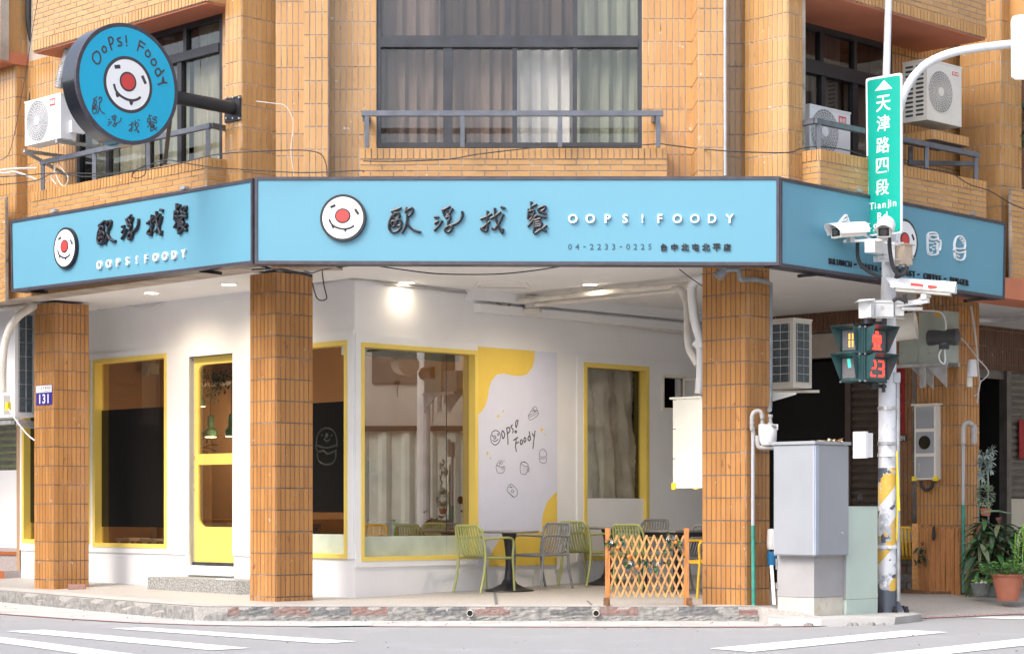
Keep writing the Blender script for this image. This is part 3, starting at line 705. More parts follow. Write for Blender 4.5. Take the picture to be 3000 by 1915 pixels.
# centre window
s0, s1 = pA.S(1101), pA.S(1884); zb = zrow(431, YC); zm = zrow(126, YC); S_ = lambda u: pA.S(u)
mm = lambda a, b_: ((S_(a)+S_(b_))/2, (S_(b_)-S_(a))/2)
winframe(pA, s0, s1, zb, ZT-.1, -.02, [[mm(1298, 1325), mm(1501, 1515), mm(1678, 1691)], [mm(1289, 1302), mm(1480, 1497), mm(1678, 1692)]], [(zm, .042)], fw=.052)
for (z_) in (zrow(108, YC),):
    b = MB(); b.slab(pA, s0+.05, s1-.05, z_-.02, z_+.02, -.1, -.03); b.build('sill_bar', 'frame_dark', BL)
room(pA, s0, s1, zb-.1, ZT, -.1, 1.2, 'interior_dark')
CW = [(1105, 1312, 'curtain_pink', 'pinkish grey curtain behind the first pane of the centre window, swept aside'), (1318, 1508, 'curtain_pink', 'plain pinkish grey curtain behind the second pane of the centre window'),
      (1509, 1685, 'curtain_white', 'bright white curtain hanging in the open third section of the centre window'), (1686, 1875, 'curtain_green', 'pale greenish curtain behind the last pane of the centre window')]
for i, (a, b_, m_, l_) in enumerate(CW): curtain(pA, S_(a), S_(b_), zb+.02, zm-.03, -.22, m_, l_, seed=i+1, wv=.15, amp=.028)
CU = [(1105, 1295, 'curtain_pink', 'grey pink curtain above the transom, first from the left in the centre window'), (1296, 1488, 'curtain_brown', 'dark brownish curtain above the transom, second from the left'),
      (1489, 1685, 'curtain_brown', 'dark brownish curtain above the transom, third from the left'), (1686, 1875, 'curtain_green', 'greenish grey curtain above the transom, over the last pane')]
for i, (a, b_, m_, l_) in enumerate(CU): curtain(pA, S_(a), S_(b_), zm, ZT, -.24, m_, l_, seed=i+11, wv=.17, amp=.022)
# left wing window
WL_ = LP(U2L.p+U2L.n*-.15); s0, s1 = WL_.S(225), WL_.S(652); zb, zt_ = 4.95, 6.72; f = lambda u: WL_.S(u)
z1_ = WL_.sz(590, 152)[1]
winframe(WL_, s0, s1, zb, zt_, 0, [[(f(313), .03), (f(430), .045), (f(524), .04)], [(f(313), .03), (f(540), .03)]], [(z1_, .05)], fw=.06, fm='frame_black')
wallbox(WL_, -5.2, s0, 4.3, ZT, .25, 0, name='wall'); tiles(WL_, -5.2, s0, 4.3, 6.8, zrow(140, 25), ps=.0645); twall(WL_, s1, s1+.25, 4.3, ZT, zrow(47, 22.9), ps=.0645)
wallbox(WL_, s0, s1, 4.0, zb, .25, 0); wallbox(WL_, s0, s1, zt_, ZT, .25, 0)
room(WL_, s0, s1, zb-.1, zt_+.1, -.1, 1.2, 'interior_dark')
for i, (a, b_, z0_, z2_, m_, l_) in enumerate([(232, 312, zb, z1_, 'curtain_green', 'greenish curtain in the left window, low and beside the outdoor unit'), (314, 425, zb, z1_, 'curtain_cream', 'cream curtain in the left window below the round sign'),
        (433, 520, zb, z1_, 'curtain_green', 'dull curtain in the left window just right of the round sign'), (528, 646, zb, z1_, 'curtain_cream', 'cream striped curtain behind the pane beside the sign arm'),
        (316, 536, z1_, zt_, 'curtain_brown', 'dark curtain behind the upper pane partly hidden by the round sign'), (544, 646, z1_, zt_, 'curtain_green', 'grey green curtain behind the small upper pane by the column')]):
    curtain(WL_, f(a), f(b_), z0_, z2_, -.2, m_, l_, seed=i+30, wv=.13, amp=.025)
# right wing balcony: window plane .9 m behind the parapet front
WR_ = RP(RB.p+RB.n*-.9); f = lambda u: WR_.S(u); s0, s1 = f(2300), f(2612); z1_ = WR_.sz(2420, 205)[1]; zt_ = 6.55; zb = 4.7
winframe(WR_, s0, s1, zb, zt_, 0, [[(f(2414), .035), (f(2508), .05)], [(f(2409), .03), (f(2508), .03)]], [(z1_, .075)], fw=.06, fm='frame_black')
room(WR_, s0, s1, zb-.1, zt_+.1, -.1, 1.0, 'interior_dark')
for i, (a, b_, z0_, z2_, m_, l_) in enumerate([(2310, 2412, zb, z1_, 'curtain_brown', 'dark curtain in the right balcony window beside the tiled column'), (2416, 2505, zb, z1_, 'curtain_brown', 'dark curtain in the right balcony window behind the small outdoor unit'),
        (2512, 2600, zb, z1_, 'curtain_pink', 'pinkish pleated curtain in the right balcony window next to the street sign'), (2310, 2505, z1_, zt_, 'curtain_brown', 'dark curtain behind the upper panes of the right balcony window')]):
    curtain(WR_, f(a), f(b_), z0_, z2_, -.2, m_, l_, seed=i+50, wv=.13, amp=.02)
twall(WR_, s1, f(2930), 3.9, ZT, zrow(120, 24.6), ps=.0645, kind='tile_upper', m='grout_dark')
wallbox(WR_, s0, s1, 3.9, zb, .25, 0)
b = MB(); b.slab(RB, -.3, 3.6, 4.15, 4.3, -.95, -.12); b.build('balcony_floor', 'concrete', BL)
# soffit downlights
b = MB(); p = LB.px(397, 72, -.22); p.z = 6.715; b.lathe(p, [(.07, 0), (.07, -.012), (.05, -.012), (.045, .01)], n=16); b.build('soffit_light', 'ac_white', BL)


b = MB(); rd = random.Random(19)
for k in range(260):
    x = rd.uniform(-7, 7); e_ = kerb_y(x); y = rd.choice([rd.uniform(e_-1.2, e_-.03), rd.uniform(15, e_-.1), rd.uniform(e_-.35, e_-.02)]); r = rd.uniform(.003, .012); b.lathe((x, y, .012), [(r, 0), (r*.8, r*.5), (r*.2, r*.8)], n=5, mi=rd.randint(0, 1))
b.build('street_grit', ['kerb', 'kerb_dark'], label='scattered grit lying along the gutter and road', cat='grit', kind='stuff')

# ------------------------------------------------------------ signs
def box_sign(pl, quad, label, name='fascia_sign', dep=.22, ul=None):
    sz = [pl.sz(u, v) for u, v in quad]; c = pl.pt(sum(a for a, _ in sz)/4, sz[3][1], 0)
    o = thing(name, c, label, 'sign', 'blue fascia signs round the corner')
    cx = sum(a for a, _ in sz)/4; cz = sum(z for _, z in sz)/4
    inn = [(a+(.03 if a < cx else -.03), z+(.034 if z < cz else -.034)) for a, z in sz]
    b = MB(); b.ring(pl, sz, inn, -dep, 0, raw=True); b.build('frame', 'sign_frame', o)
    b = MB(); b.poly(pl, [(a+(-.002 if a < cx else .002), z+(-.002 if z < cz else .002)) for a, z in inn], -dep+.02, -.012, raw=True); b.build('panel', 'sign_blue', o)
    return o
SG1 = box_sign(SGL, [(29.5, 645), (739, 522), (739, 772), (33, 855)], 'light blue shop sign on the left street side with black handwriting above white letters')
SG2 = box_sign(SGM, [(746, 518), (2283, 516), (2283, 777), (746, 773)], 'long blue shop sign across the chamfered corner with logo, phone number and white lettering')
SG3 = box_sign(SGR, [(2287, 519), (2948, 651), (2944, 877), (2287, 780)], 'blue shop sign on the right street side, partly hidden by the signal pole')
for pl, u, v in ((SGL, 160, 619), (SGL, 540, 552), (SGR, 2513, 560), (SGR, 2845, 626)):
    p = pl.px(u, v, -.05); b = MB(); b.box(p+Vector((0, 0, .005)), (.045, .03, .018), rz=pl.rz()); b.bar(p, p+Vector((pl.n.x*-.25, pl.n.y*-.25, .0)), .03, .02)
    b.build('sign_bracket', 'galv', SG1 if pl is SGL else SG3)
for pl, u0, v0, u1, v1, sg in ((SGL, 95, 853, 135, 855, SG1), (SGL, 590, 793, 645, 800, SG1), (SGR, 2342, 808, 2416, 801, SG3), (SGR, 2828, 881, 2891, 873, SG3)):
    b = MB(); b.bar(pl.px(u0, v0, -.12), pl.px(u1, v1, -.12), .05, .035); b.build('support_arm', 'black_metal', sg)
def face_logo(pl, fpt, parent, sc_, off, th=.035, tilt=0, rim_mat='sign_black'):
    """round smiling logo; fpt(x,y) maps logo units (radius 1, y up) to plane (s,z)"""
    C = lambda r, n=40, cx=0, cy=0, ry=None: [fpt(cx+r*math.cos(2*math.pi*k/n), cy+(ry or r)*math.sin(2*math.pi*k/n)) for k in range(n)]
    b = MB(); b.poly(pl, C(1), off, off+th, raw=True); b.build('logo_disc', rim_mat, parent)
    b = MB(); b.poly(pl, C(.89), off+th-.002, off+th+.003, raw=True); b.build('logo_face', 'sign_white', parent)
    b = MB(); b.poly(pl, C(.345, 28, 0, .08, .32), off+th, off+th+.006, raw=True); b.build('nose_rim', rim_mat, parent)
    b = MB(); b.poly(pl, C(.285, 28, 0, .08, .262), off+th, off+th+.009, raw=True); b.build('nose', 'nose_red', parent)
    for a, c in (((-.50, .47), (-.35, .53)), ((.56, .32), (.67, .16))):
        b = MB(); b.stroke(pl, [fpt(*a), fpt(*c)], .115*sc_, .005, off+th+.003, raw=True, sm=False); b.build('eye', rim_mat, parent)
    mouth = [(-.58, -.08), (-.50, -.24), (-.33, -.38), (-.1, -.46), (.12, -.48), (.33, -.44), (.48, -.36)]
    b = MB(); b.stroke(pl, [fpt(*p) for p in mouth], .085*sc_, .005, off+th+.003, raw=True)
    for x, y in ((-.44, -.32), (.09, -.47)):
        b.poly(pl, [fpt(x-.07, y+.01), fpt(x+.10, y-.04), fpt(x+.015, y-.16)], off+th+.001, off+th+.0065, raw=True)
    b.build('mouth', rim_mat, parent)
def centred(pl, u, v, r):
    s, z = pl.sz(u, v)
    return lambda x, y: (s+x*r, z+y*r)
# handwriting traced as pen strokes (coordinates of a close-up of the centre sign)
HW = {
 'ou': [[(258, 190), (200, 215), (135, 238)], [(150, 240), (165, 262), (220, 262), (243, 280), (235, 320), (205, 345), (165, 335), (160, 300), (190, 262)],
        [(165, 268), (120, 340), (98, 420), (100, 480), (130, 525), (180, 532), (235, 500), (262, 462)], [(170, 375), (140, 380), (130, 420), (150, 452), (175, 440), (178, 400), (205, 362), (245, 358), (270, 385), (262, 425), (225, 445), (198, 425), (205, 385)],
        [(350, 192), (328, 245)], [(328, 245), (375, 205), (415, 192), (432, 215), (420, 260), (385, 300)], [(355, 290), (350, 380), (320, 470), (280, 535)], [(345, 400), (390, 460), (450, 505), (530, 527)]],
 'fu': [[(745, 320), (785, 318)], [(745, 405), (780, 382)], [(840, 375), (800, 440), (738, 500)], [(950, 170), (900, 200), (850, 220)], [(860, 225), (868, 265), (882, 300)], [(915, 230), (945, 265)],
        [(988, 205), (950, 270), (900, 320)], [(905, 325), (950, 310), (960, 330), (935, 380), (930, 430), (960, 455), (985, 450), (980, 490), (940, 530), (900, 525), (885, 495), (915, 455), (970, 435), (1040, 410), (1100, 365), (1130, 300), (1128, 250)]],
 'zhao': [[(1395, 345), (1470, 315), (1535, 275)], [(1488, 245), (1480, 360), (1485, 460), (1470, 515), (1430, 505), (1395, 485), (1450, 440), (1512, 385)], [(1538, 335), (1600, 300), (1665, 250)], [(1588, 205), (1600, 330), (1640, 440), (1675, 520), (1692, 540), (1702, 495)],
          [(1703, 285), (1650, 400), (1590, 480), (1555, 480)], [(1685, 180), (1720, 192)]],
 'can': [[(2103, 115), (2106, 210)], [(2110, 170), (2170, 140)], [(2068, 215), (2058, 330)], [(2075, 240), (2130, 225), (2145, 245), (2120, 320), (2090, 355)], [(2085, 290), (2115, 300)],
         [(2215, 245), (2200, 205), (2250, 175), (2300, 170), (2290, 210), (2240, 245), (2305, 272)], [(2305, 322), (2240, 312), (2170, 300), (2130, 360), (2060, 445)],
         [(2150, 365), (2225, 345)], [(2150, 400), (2215, 385), (2245, 400), (2235, 440), (2150, 460)], [(2150, 430), (2230, 418)], [(2150, 400), (2145, 480), (2140, 530), (2160, 545), (2225, 500)], [(2225, 460), (2305, 515)], [(2312, 440), (2250, 490)]],
}
def handwriting(pl, mp, parent, wd, off, th, mat_='sign_black', closeup=True):
    for k, st in HW.items():
        b = MB()
        for s in st: b.stroke(pl, [mp(x, y, k) for x, y in s], wd, th, off, raw=True)
        b.build('character', mat_, parent)
kx = 500/2408
mid = lambda x, y, k: SGM.sz(1120+x*kx, 570+y*kx, 0)
face_logo(SGM, centred(SGM, 1006, 639, .247), SG2, .247, -.012, .04)
handwriting(SGM, mid, SG2, .026, -.012, .035)
text(SG2, 'letter', 'OOPS!FOODY', SGM, 1679, 641, 2138, 641, 25, 'sign_white', -.012, .028, bold=.018)
text(SG2, 'digit', '04-2233-0225', SGM, 1670, 723, 1904, 723, 17, 'sign_dark_text', -.012, .003, bold=.012)
text(SG2, 'character', '台中北屯北平店', SGM, 1945, 724.5, 2130, 724.5, 21.5, 'sign_black', -.012, .018, bold=.016)
# left sign
lf = {'ou': (315, 342, 672, 713), 'fu': (358, 407, 628, 703), 'zhao': (434, 478, 616, 690), 'can': (513, 548, 597, 684)}
bb = {k: (min(x for s in st for x, _ in s), max(x for s in st for x, _ in s), min(y for s in st for _, y in s), max(y for s in st for _, y in s)) for k, st in HW.items()}
lf = {'ou': (288, 338, 649, 712), 'fu': (359, 407, 633, 700), 'zhao': (434, 477, 618, 690), 'can': (513, 548, 598, 682)}
def lmap(box, slope):
    def f(x, y, k):
        a0, a1, b0, b1 = bb[k]; u0, u1, v0, v1 = box[k]; t = (x-a0)/(a1-a0); q = (y-b0)/(b1-b0)
        return u0+(u1-u0)*t, v0+(v1-v0)*q+slope*(t-.5)*(u1-u0)
    return f
g = lmap(lf, -.15); handwriting(SGL, lambda x, y, k: SGL.sz(*g(x, y, k), 0), SG1, .033, -.012, .035)
face_logo(SGL, centred(SGL, 195.5, 727, .243), SG1, .243, -.012, .04)
text(SG1, 'letter', 'OOPS!FOODY', SGL, 295, 776, 542, 743, 23.5, 'sign_white', -.012, .028, bold=.012)
# right sign
face_logo(SGR, centred(SGR, 2644, 708, .247), SG3, .247, -.012, .04)
ks = 500/2408
for nm, st in {'sandwich': [[(190, 500), (200, 440), (190, 420)], [(190, 505), (215, 520), (330, 495), (395, 500)], [(175, 430), (345, 210), (375, 215), (405, 290)], [(270, 300), (360, 250)], [(300, 270), (390, 285)]],
               'salad': [[(610, 430), (640, 490), (720, 535), (790, 530), (830, 470)], [(600, 420), (700, 380), (830, 430)], [(640, 360), (655, 330), (690, 320)]],
               'mug': [[(1515, 490), (1530, 735), (1650, 745), (1660, 690), (1690, 680), (1697, 560), (1665, 550), (1660, 500), (1640, 455), (1590, 440), (1535, 450), (1515, 490)], [(1530, 500), (1560, 535), (1620, 540), (1660, 515)], [(1530, 490), (1580, 475), (1655, 490)],
                       [(1548, 585), (1552, 587)], [(1585, 590), (1589, 591)], [(1630, 575), (1634, 577)], [(1605, 628), (1610, 629)], [(1560, 650), (1565, 652)], [(1595, 675), (1600, 677)], [(1570, 725), (1576, 726)], [(1655, 590), (1652, 670)]],
               'burger': [[(1900, 670), (1895, 600), (1920, 520), (1970, 490), (2020, 520), (2045, 590), (2040, 670)], [(1888, 680), (1930, 720), (1990, 725), (2048, 705)], [(1900, 655), (1950, 670), (2035, 665)], [(1895, 725), (1905, 790), (1950, 825), (2010, 825), (2040, 780), (2045, 715)],
                          [(1975, 525), (1979, 527)], [(2000, 555), (2004, 557)], [(2020, 585), (2022, 588)], [(1928, 760), (1932, 762)], [(1950, 775), (1955, 776)]]}.items():
    b = MB()
    for s in st: b.stroke(SGR, [(2400+x*ks, 590+y*ks) for x, y in s], .017, .025, -.012)
    b.build(nm+'_symbol', 'sign_white', SG3)
def word(parent, s, pl, u0, v0, u1, v1, h, m, off, th, bold):
    for i, ch in enumerate(s): t = i/(len(s)-1); b = MB(); letter(b, ch, pl, u0+(u1-u0)*t, v0+(v1-v0)*t, h, wd=.047, off=off, th=th, bold=bold); b.build('letter', m, parent)
for s, x0, y0, x1, y1 in (('BRUNCH', 150, 843, 428, 886), ('PASTA', 598, 908, 795, 945), ('BREAKFAST', 945, 958, 1326, 1024), ('COFFEE', 1485, 1050, 1702, 1090), ('BURGER', 1858, 1108, 2082, 1148)):
    word(SG3, s, SGR, 2400+x0*ks, 590+y0*ks, 2400+x1*ks, 590+y1*ks, 17, 'sign_black', -.012, .016, .01)
for x, y in ((510, 890), (872, 948), (1402, 1032), (1777, 1090)):
    b = MB(); p = SGR.sz(2400+x*ks, 590+y*ks); b.slab(SGR, p[0]-.012, p[0]+.012, p[1]-.008, p[1]+.008, -.012, .015); b.build('dash', 'sign_black', SG3)
# round projecting sign
RS = RP((-4.05, 21.94)); RC = Vector((-4.05, 21.94, 5.652)); rr_ = .632
ro = thing('projecting_sign', RC, 'large round sign with a blue face on a black arm above the left shop sign', 'sign')
circ = lambda r, n=64, cx=0, cz=0: [(cx+r*math.cos(2*math.pi*k/n), RC.z+cz+r*math.sin(2*math.pi*k/n)) for k in range(n)]
b = MB(); b.prism([RS.pt(a, z, -.26) for a, z in circ(rr_)], [RS.pt(a, z, 0) for a, z in circ(rr_)]); b.build('drum', 'black_gloss', ro, smooth=True)
b = MB(); b.ring(RS, circ(rr_+.004), circ(rr_-.036), -.03, .006, raw=True); b.build('rim', 'sign_frame', ro)
b = MB(); b.poly(RS, circ(rr_-.038), -.01, .004, raw=True); b.build('face_panel', 'sign_blue_round', ro)
kz = 340/1375; zp = lambda x, y: RS.sz(190+x*kz, 60+y*kz, .004)
fc = zp(748, 763)
L1 = zp(450, 690); L2 = zp(1046, 830)
rl_ = .264
# the printed face, upright in the sign's own plane
fl = lambda x, y: (fc[0]+x*rl_*1.02, fc[1]+y*rl_)
C_ = lambda r, n=44: [fl(r*math.cos(2*math.pi*k/n), r*math.sin(2*math.pi*k/n)) for k in range(n)]
b = MB(); b.poly(RS, C_(1.13), .003, .0055, raw=True); b.build('logo_disc', 'sign_black_print', ro)
b = MB(); b.poly(RS, C_(1.0), .003, .007, raw=True); b.build('logo_face', 'sign_white', ro)
def zs(name, st, wd, m_='sign_black_print', closed=False, off=.005):
    b = MB()
    for s in st: b.stroke(RS, [zp(*p) for p in s], wd, .003, off, raw=True, closed=closed)
    return b.build(name, m_, ro)
nc = zp(746, 728)
b = MB(); b.poly(RS, [(nc[0]+.104*math.cos(k*.2094), nc[1]+.104*math.sin(k*.2094)) for k in range(30)], .006, .009, raw=True); b.build('nose_rim', 'sign_black_print', ro)
b = MB(); b.poly(RS, [(nc[0]+.084*math.cos(k*.2094), nc[1]+.084*math.sin(k*.2094)) for k in range(30)], .006, .011, raw=True); b.build('nose', 'nose_red', ro)
zs('eye', [[(600, 552), (640, 550)]], .04, off=.007); zs('eye', [[(920, 670), (950, 740)]], .036, off=.007)
zs('mouth', [[(582, 765), (605, 835), (660, 895), (730, 935), (800, 950), (860, 935), (888, 915)], [(612, 850), (618, 898), (642, 880)], [(770, 945), (784, 995), (800, 948)]], .028, off=.007)
for ch in [[[(375, 370), (335, 400), (330, 460), (375, 515), (415, 500), (422, 430), (400, 380), (375, 368)]], [[(455, 312), (440, 345), (462, 380), (490, 370), (485, 325), (460, 308)]], [[(515, 210), (535, 290), (555, 352)], [(515, 215), (545, 200), (570, 225), (560, 275), (530, 290)]],
           [[(655, 208), (622, 222), (635, 250), (668, 265), (670, 295), (632, 302)]], [[(722, 185), (730, 262)], [(730, 296), (733, 299)]],
           [[(888, 240), (860, 360)], [(888, 242), (950, 285)], [(875, 295), (930, 325)]], [[(990, 352), (955, 375), (960, 420), (995, 432), (1012, 395), (985, 355)]], [[(1060, 455), (1022, 480), (1030, 520), (1065, 535), (1082, 495), (1058, 458)]],
           [[(1110, 570), (1075, 590), (1075, 630), (1108, 660), (1140, 620), (1115, 575)], [(1175, 590), (1100, 665)]], [[(1162, 672), (1150, 745)], [(1208, 740), (1160, 742), (1105, 762)], [(1168, 690), (1172, 735)]]]:
    zs('letter', ch, .0185)
rb_ = {'ou': (325, 470, 905, 1105), 'fu': (512, 665, 1120, 1255), 'zhao': (760, 882, 1175, 1325), 'can': (978, 1090, 1115, 1310)}
for k, st in HW.items():
    b = MB(); a0, a1, b0, b1 = bb[k]; u0, u1, v0, v1 = rb_[k]
    for s in st: b.stroke(RS, [zp(u0+(u1-u0)*(x-a0)/(a1-a0), v0+(v1-v0)*(y-b0)/(b1-b0)+.25*(x-a0)/(a1-a0)*20) for x, y in s], .011, .003, .005, raw=True)
    b.build('character', 'sign_black_print', ro)
pa = RS.pt(.50, RC.z-.02, -.14); pb = LP(U2L.p).pt(-.12, zrow(316, 22.85), .02)
b = MB(); b.cyl(pa, pb, .072, n=18); b.build('arm', 'black_metal', ro, smooth=True)
b = MB(); b.slab(U2L, -.275, .004, zrow(352, 22.8), zrow(281, 22.8), .01, .03); b.build('mounting_plate', 'black_metal', ro)
b = MB(); b.bar(RS.px(498, 352, -.1), LB.px(483, 480, -.1), .045, .02); b.build('brace', 'frame_dark', ro)
b = MB()
for u in (666, 685, 703):
    for v in (286, 347): b.lathe(U2L.px(u, v, .03), [(.011, 0), (.011, .02)], n=6, ax=(U2L.n.x, U2L.n.y, 0))
b.build('bolts', 'steel', ro)

# ------------------------------------------------------------ ground floor: shop walls
def hole_wall(pl, off, depth, s0, s1, z0, z1, holes, m, name='wall', parent=BL):
    """vertical wall with rectangular holes (s0,s1,z0,z1), made of butted pieces"""
    b = MB(); cur = s0
    for a, c, d, e_ in sorted(holes):
        b.slab(pl, cur, a, z0, z1, off-depth, off)
        if d > z0: b.slab(pl, a, c, z0, d, off-depth, off)
        if e_ < z1: b.slab(pl, a, c, e_, z1, off-depth, off)
        cur = c
    b.slab(pl, cur, s1, z0, z1, off-depth, off)
    return b.build(name, m, parent)
def rect(pl, q, off=0):     # photo quad -> averaged upright rectangle on the plane
    sz = [pl.sz(u, v, off) for u, v in q]; return (sz[0][0]+sz[3][0])/2, (sz[1][0]+sz[2][0])/2, (sz[3][1]+sz[2][1])/2, (sz[0][1]+sz[1][1])/2
w0 = rect(SL, [(69, 1071), (268, 1057), (268, 1597), (69, 1584)])
w1 = rect(SL, [(277, 1053), (492, 1038), (493, 1608), (277, 1597)])
w2 = rect(SL, [(752, 1017), (1021, 1001), (1021, 1638), (752, 1624)])
d0 = rect(SL, [(558, 1044), (685, 1036), (685, 1661), (558, 1653)])
w3 = rect(SR, [(1055, 1000), (1395, 1032), (1396, 1637), (1055, 1640)])
w4 = rect(SR, [(1707.5, 1060), (1897, 1077), (1897, 1638), (1707.5, 1638)])
w5 = rect(SR, [(1941, 1104), (1997, 1108), (1997, 1196), (1941, 1194)])
sl0 = SL.S(62)
hole_wall(SL, 0, .12, sl0, 0, .05, CZ, [w0, w1, d0, w2], 'plaster')
hole_wall(SR, 0, .12, 0.0, 7.4, .05, CZ, [w3, w4, w5], 'plaster')
# slightly proud facing band round the openings
zt1 = (SL.sz(260, 1034)[1]+SL.sz(732, 1002)[1])/2; zb1 = (SL.sz(260, 1611)[1]+SL.sz(490, 1626)[1])/2
hole_wall(SL, .022, .021, sl0, 0, zb1, zt1, [w0, w1, (d0[0], d0[1], zb1, d0[3]), w2], 'plaster_panel', 'facing_panel')
zt2 = SR.sz(1150, 984+12)[1]; zb2 = SR.sz(1200, 1657)[1]
hole_wall(SR, .022, .021, 0.0, w3[1]+.01, zb2, SR.sz(1225, 992)[1], [w3], 'plaster_panel', 'facing_panel')
b = MB(); b.slab(SR, w4[0]-.11, w4[1]+.12+1.2, zb2, SR.sz(1692, 1041)[1], .001, .018)
b = MB(); hole_wall(SR, .018, .017, w4[0]-.12, 6.7, zb2, w4[3]+.085, [w4, (w5[0], w5[1], w5[2], w5[3])], 'plaster_panel', 'facing_panel')
# corner post of the shop
b = MB(); b.prism([(CC.x, CC.y, .06)]+[(p.x, p.y, .06) for p in (CC+SR.d*.06, CC+(SR.d*.06-SL.d*.06), CC-SL.d*.06)], [(CC.x, CC.y, CZ)]+[(p.x, p.y, CZ) for p in (CC+SR.d*.06, CC+(SR.d*.06-SL.d*.06), CC-SL.d*.06)])
def shop_window(pl, r, label=None, fw=.05, dp=.11, proud=.03, panes=1, glass='glass_shop'):
    s0, s1, z0, z1 = r
    b = MB(); b.ring(pl, [(s0-.004, z0-.004), (s1+.004, z0-.004), (s1+.004, z1+.004), (s0-.004, z1+.004)], [(s0+fw, z0+fw), (s1-fw, z0+fw), (s1-fw, z1-fw), (s0+fw, z1-fw)], -dp, proud, raw=True)
    o = b.build('shop_window', 'yellow', BL, label=label)
    b = MB(); b.slab(pl, s0+fw-.004, s1-fw+.004, z0+fw-.004, z1-fw+.004, -.09, -.082); b.build('pane', glass, o)
    return o
o0 = shop_window(SL, w0); o1 = shop_window(SL, w1, 'tall yellow framed window with a black middle band, left of the door'); o2 = shop_window(SL, w2, 'yellow framed window beside the corner post with a black band')
o3 = shop_window(SR, w3, 'large yellow framed picture window right of the corner post', fw=.045, glass='glass_big')
def film(o, pl, r, va, vb, ref_u, m='film_black', off=-.081, name='film'):
    s0, s1, _, _ = r; za, zb_ = pl.sz(ref_u, va)[1], pl.sz(ref_u, vb)[1]
    b = MB(); b.slab(pl, s0+.05, s1-.05, zb_, za, off, off+.002); return b.build(name, m, o)
film(o0, SL, w0, 1200, 1530, 90); film(o1, SL, w1, 1195, 1543, 387); film(o2, SL, w2, 1176, 1500, 965)
film(o3, SR, w3, 1569, 1628, 1220, 'pale_green', name='frosted_band')
film(o2, SL, w2, 1564, 1626, 965, 'pale_green', name='frosted_band')
# vertical joint between the two panes of the big window
b = MB(); a = SR.S(1321); b.slab(SR, a-.004, a+.004, w3[2]+.05, w3[3]-.05, -.083, -.079); b.build('glass_joint', 'frame_black', o3)
# back window (third) with a tarpaulin behind and a white kick panel
s0, s1, z0, z1 = w4; zk = SR.sz(1800, 1459)[1]
o4 = shop_window(SR, w4, 'narrow yellow framed window with a crumpled grey sheet behind the glass', fw=.055, glass='glass_dim')
b = MB(); b.slab(SR, s0+.05, s1-.05, z0+.05, zk, -.08, -.02); b.build('kick_panel', 'plaster_panel', o4)
# back window sheet
rd = random.Random(9); b = MB(); nx, nz = 30, 44; V = []
for i in range(nx+1):
    for j in range(nz+1):
        a = s0+.05+(s1-s0-.1)*i/nx; z = zk+(z1-.05-zk)*j/nz
        V.append(SR.pt(a, z, -.19+.028*math.sin(a*17+.9*math.sin(z*3))+.014*math.sin(z*9+a*13)+.012*math.sin(a*41+z*5)+.010*rd.uniform(-1, 1)))
b.add(V, [[i*(nz+1)+j, (i+1)*(nz+1)+j, (i+1)*(nz+1)+j+1, i*(nz+1)+j+1] for i in range(nx) for j in range(nz)])
b.build('sheet', 'tarp', smooth=True, label='crumpled grey plastic sheet hanging behind the narrow back window', cat='sheet')
# small casement window by the right pillar
b = MB(); s0, s1, z0, z1 = w5; q = .035
b.ring(SR, [(s0-q, z0-q), (s1+q*1.3, z0-q), (s1+q*1.3, z1+q), (s0-q, z1+q)], [(s0, z0), (s1, z0), (s1, z1), (s0, z1)], -.02, .034, raw=True); ow = b.build('small_window', 'cream_box', BL)
b = MB(); hp = PL(SR.pt(s1, 0, .03)[:2], (SR.n.x*.9+SR.d.x*.35, SR.n.y*.9+SR.d.y*.35)); b.ring(hp, [(0, z0), (.20, z0), (.20, z1), (0, z1)], [(.03, z0+.03), (.17, z0+.03), (.17, z1-.03), (.03, z1-.03)], 0, .02, raw=True); b.build('sash', 'cream_box', ow)
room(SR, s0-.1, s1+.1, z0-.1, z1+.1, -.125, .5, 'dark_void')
# door
s0, s1, z0, z1 = d0
dr = BL
gu = rect(SL, [(581, 1068), (681, 1061), (681, 1328), (581, 1328)], -.06); gl = rect(SL, [(581, 1360), (681, 1360), (681, 1546), (581, 1540)], -.06)
def rounded(r, c, rad):
    a, b_, z0, z1 = r; P = []
    for (x, z, k) in ((a, z0, 0), (b_, z0, 1), (b_, z1, 2), (a, z1, 3)):
        if k == c:
            cx = x+rad*(1 if k in (0, 3) else -1); cz = z+rad*(1 if k in (0, 1) else -1); st = {0: 180, 1: 270, 2: 0, 3: 90}[k]
            P += [(cx+rad*math.cos(R(st+t)), cz+rad*math.sin(R(st+t))) for t in range(0, 91, 15)]
        else: P.append((x, z))
    return P
b = MB(); DO = -.06
zmid = (gl[3]+gu[2])/2
def pan(outer, inner):  # plate between rectangle and rounded hole
    r = inner; a, b_, c, d = outer; n = len(r)
    # project each hole vertex to the outer rectangle
    O = []
    for x, z in r:
        cx, cz = (a+b_)/2, (c+d)/2; dx, dz = x-cx, z-cz; k = min((abs((b_-a)/2/dx) if dx else 9e9), (abs((d-c)/2/dz) if dz else 9e9)); O.append([cx+dx*k, cz+dz*k])
    for X_, Z_ in ((a, c), (b_, c), (b_, d), (a, d)):
        i = min(range(n), key=lambda i: (O[i][0]-X_)**2+(O[i][1]-Z_)**2); O[i] = [X_, Z_]
    b.ring(SL, [tuple(o) for o in O], r, DO-.045, DO, raw=True)
zb_ = z0+.045
rU, rLo = rounded(gu, 3, .11), rounded(gl, 0, .13)
pan((s0+.004, s1-.004, zmid, z1-.004), rU)
pan((s0+.004, s1-.004, gl[2]-.08, zmid), rLo)
b.slab(SL, s0+.004, s1-.004, zb_, gl[2]-.08, DO-.045, DO)
door = b.build('door', 'yellow', BL, label='yellow shop door with two rounded glass panels')
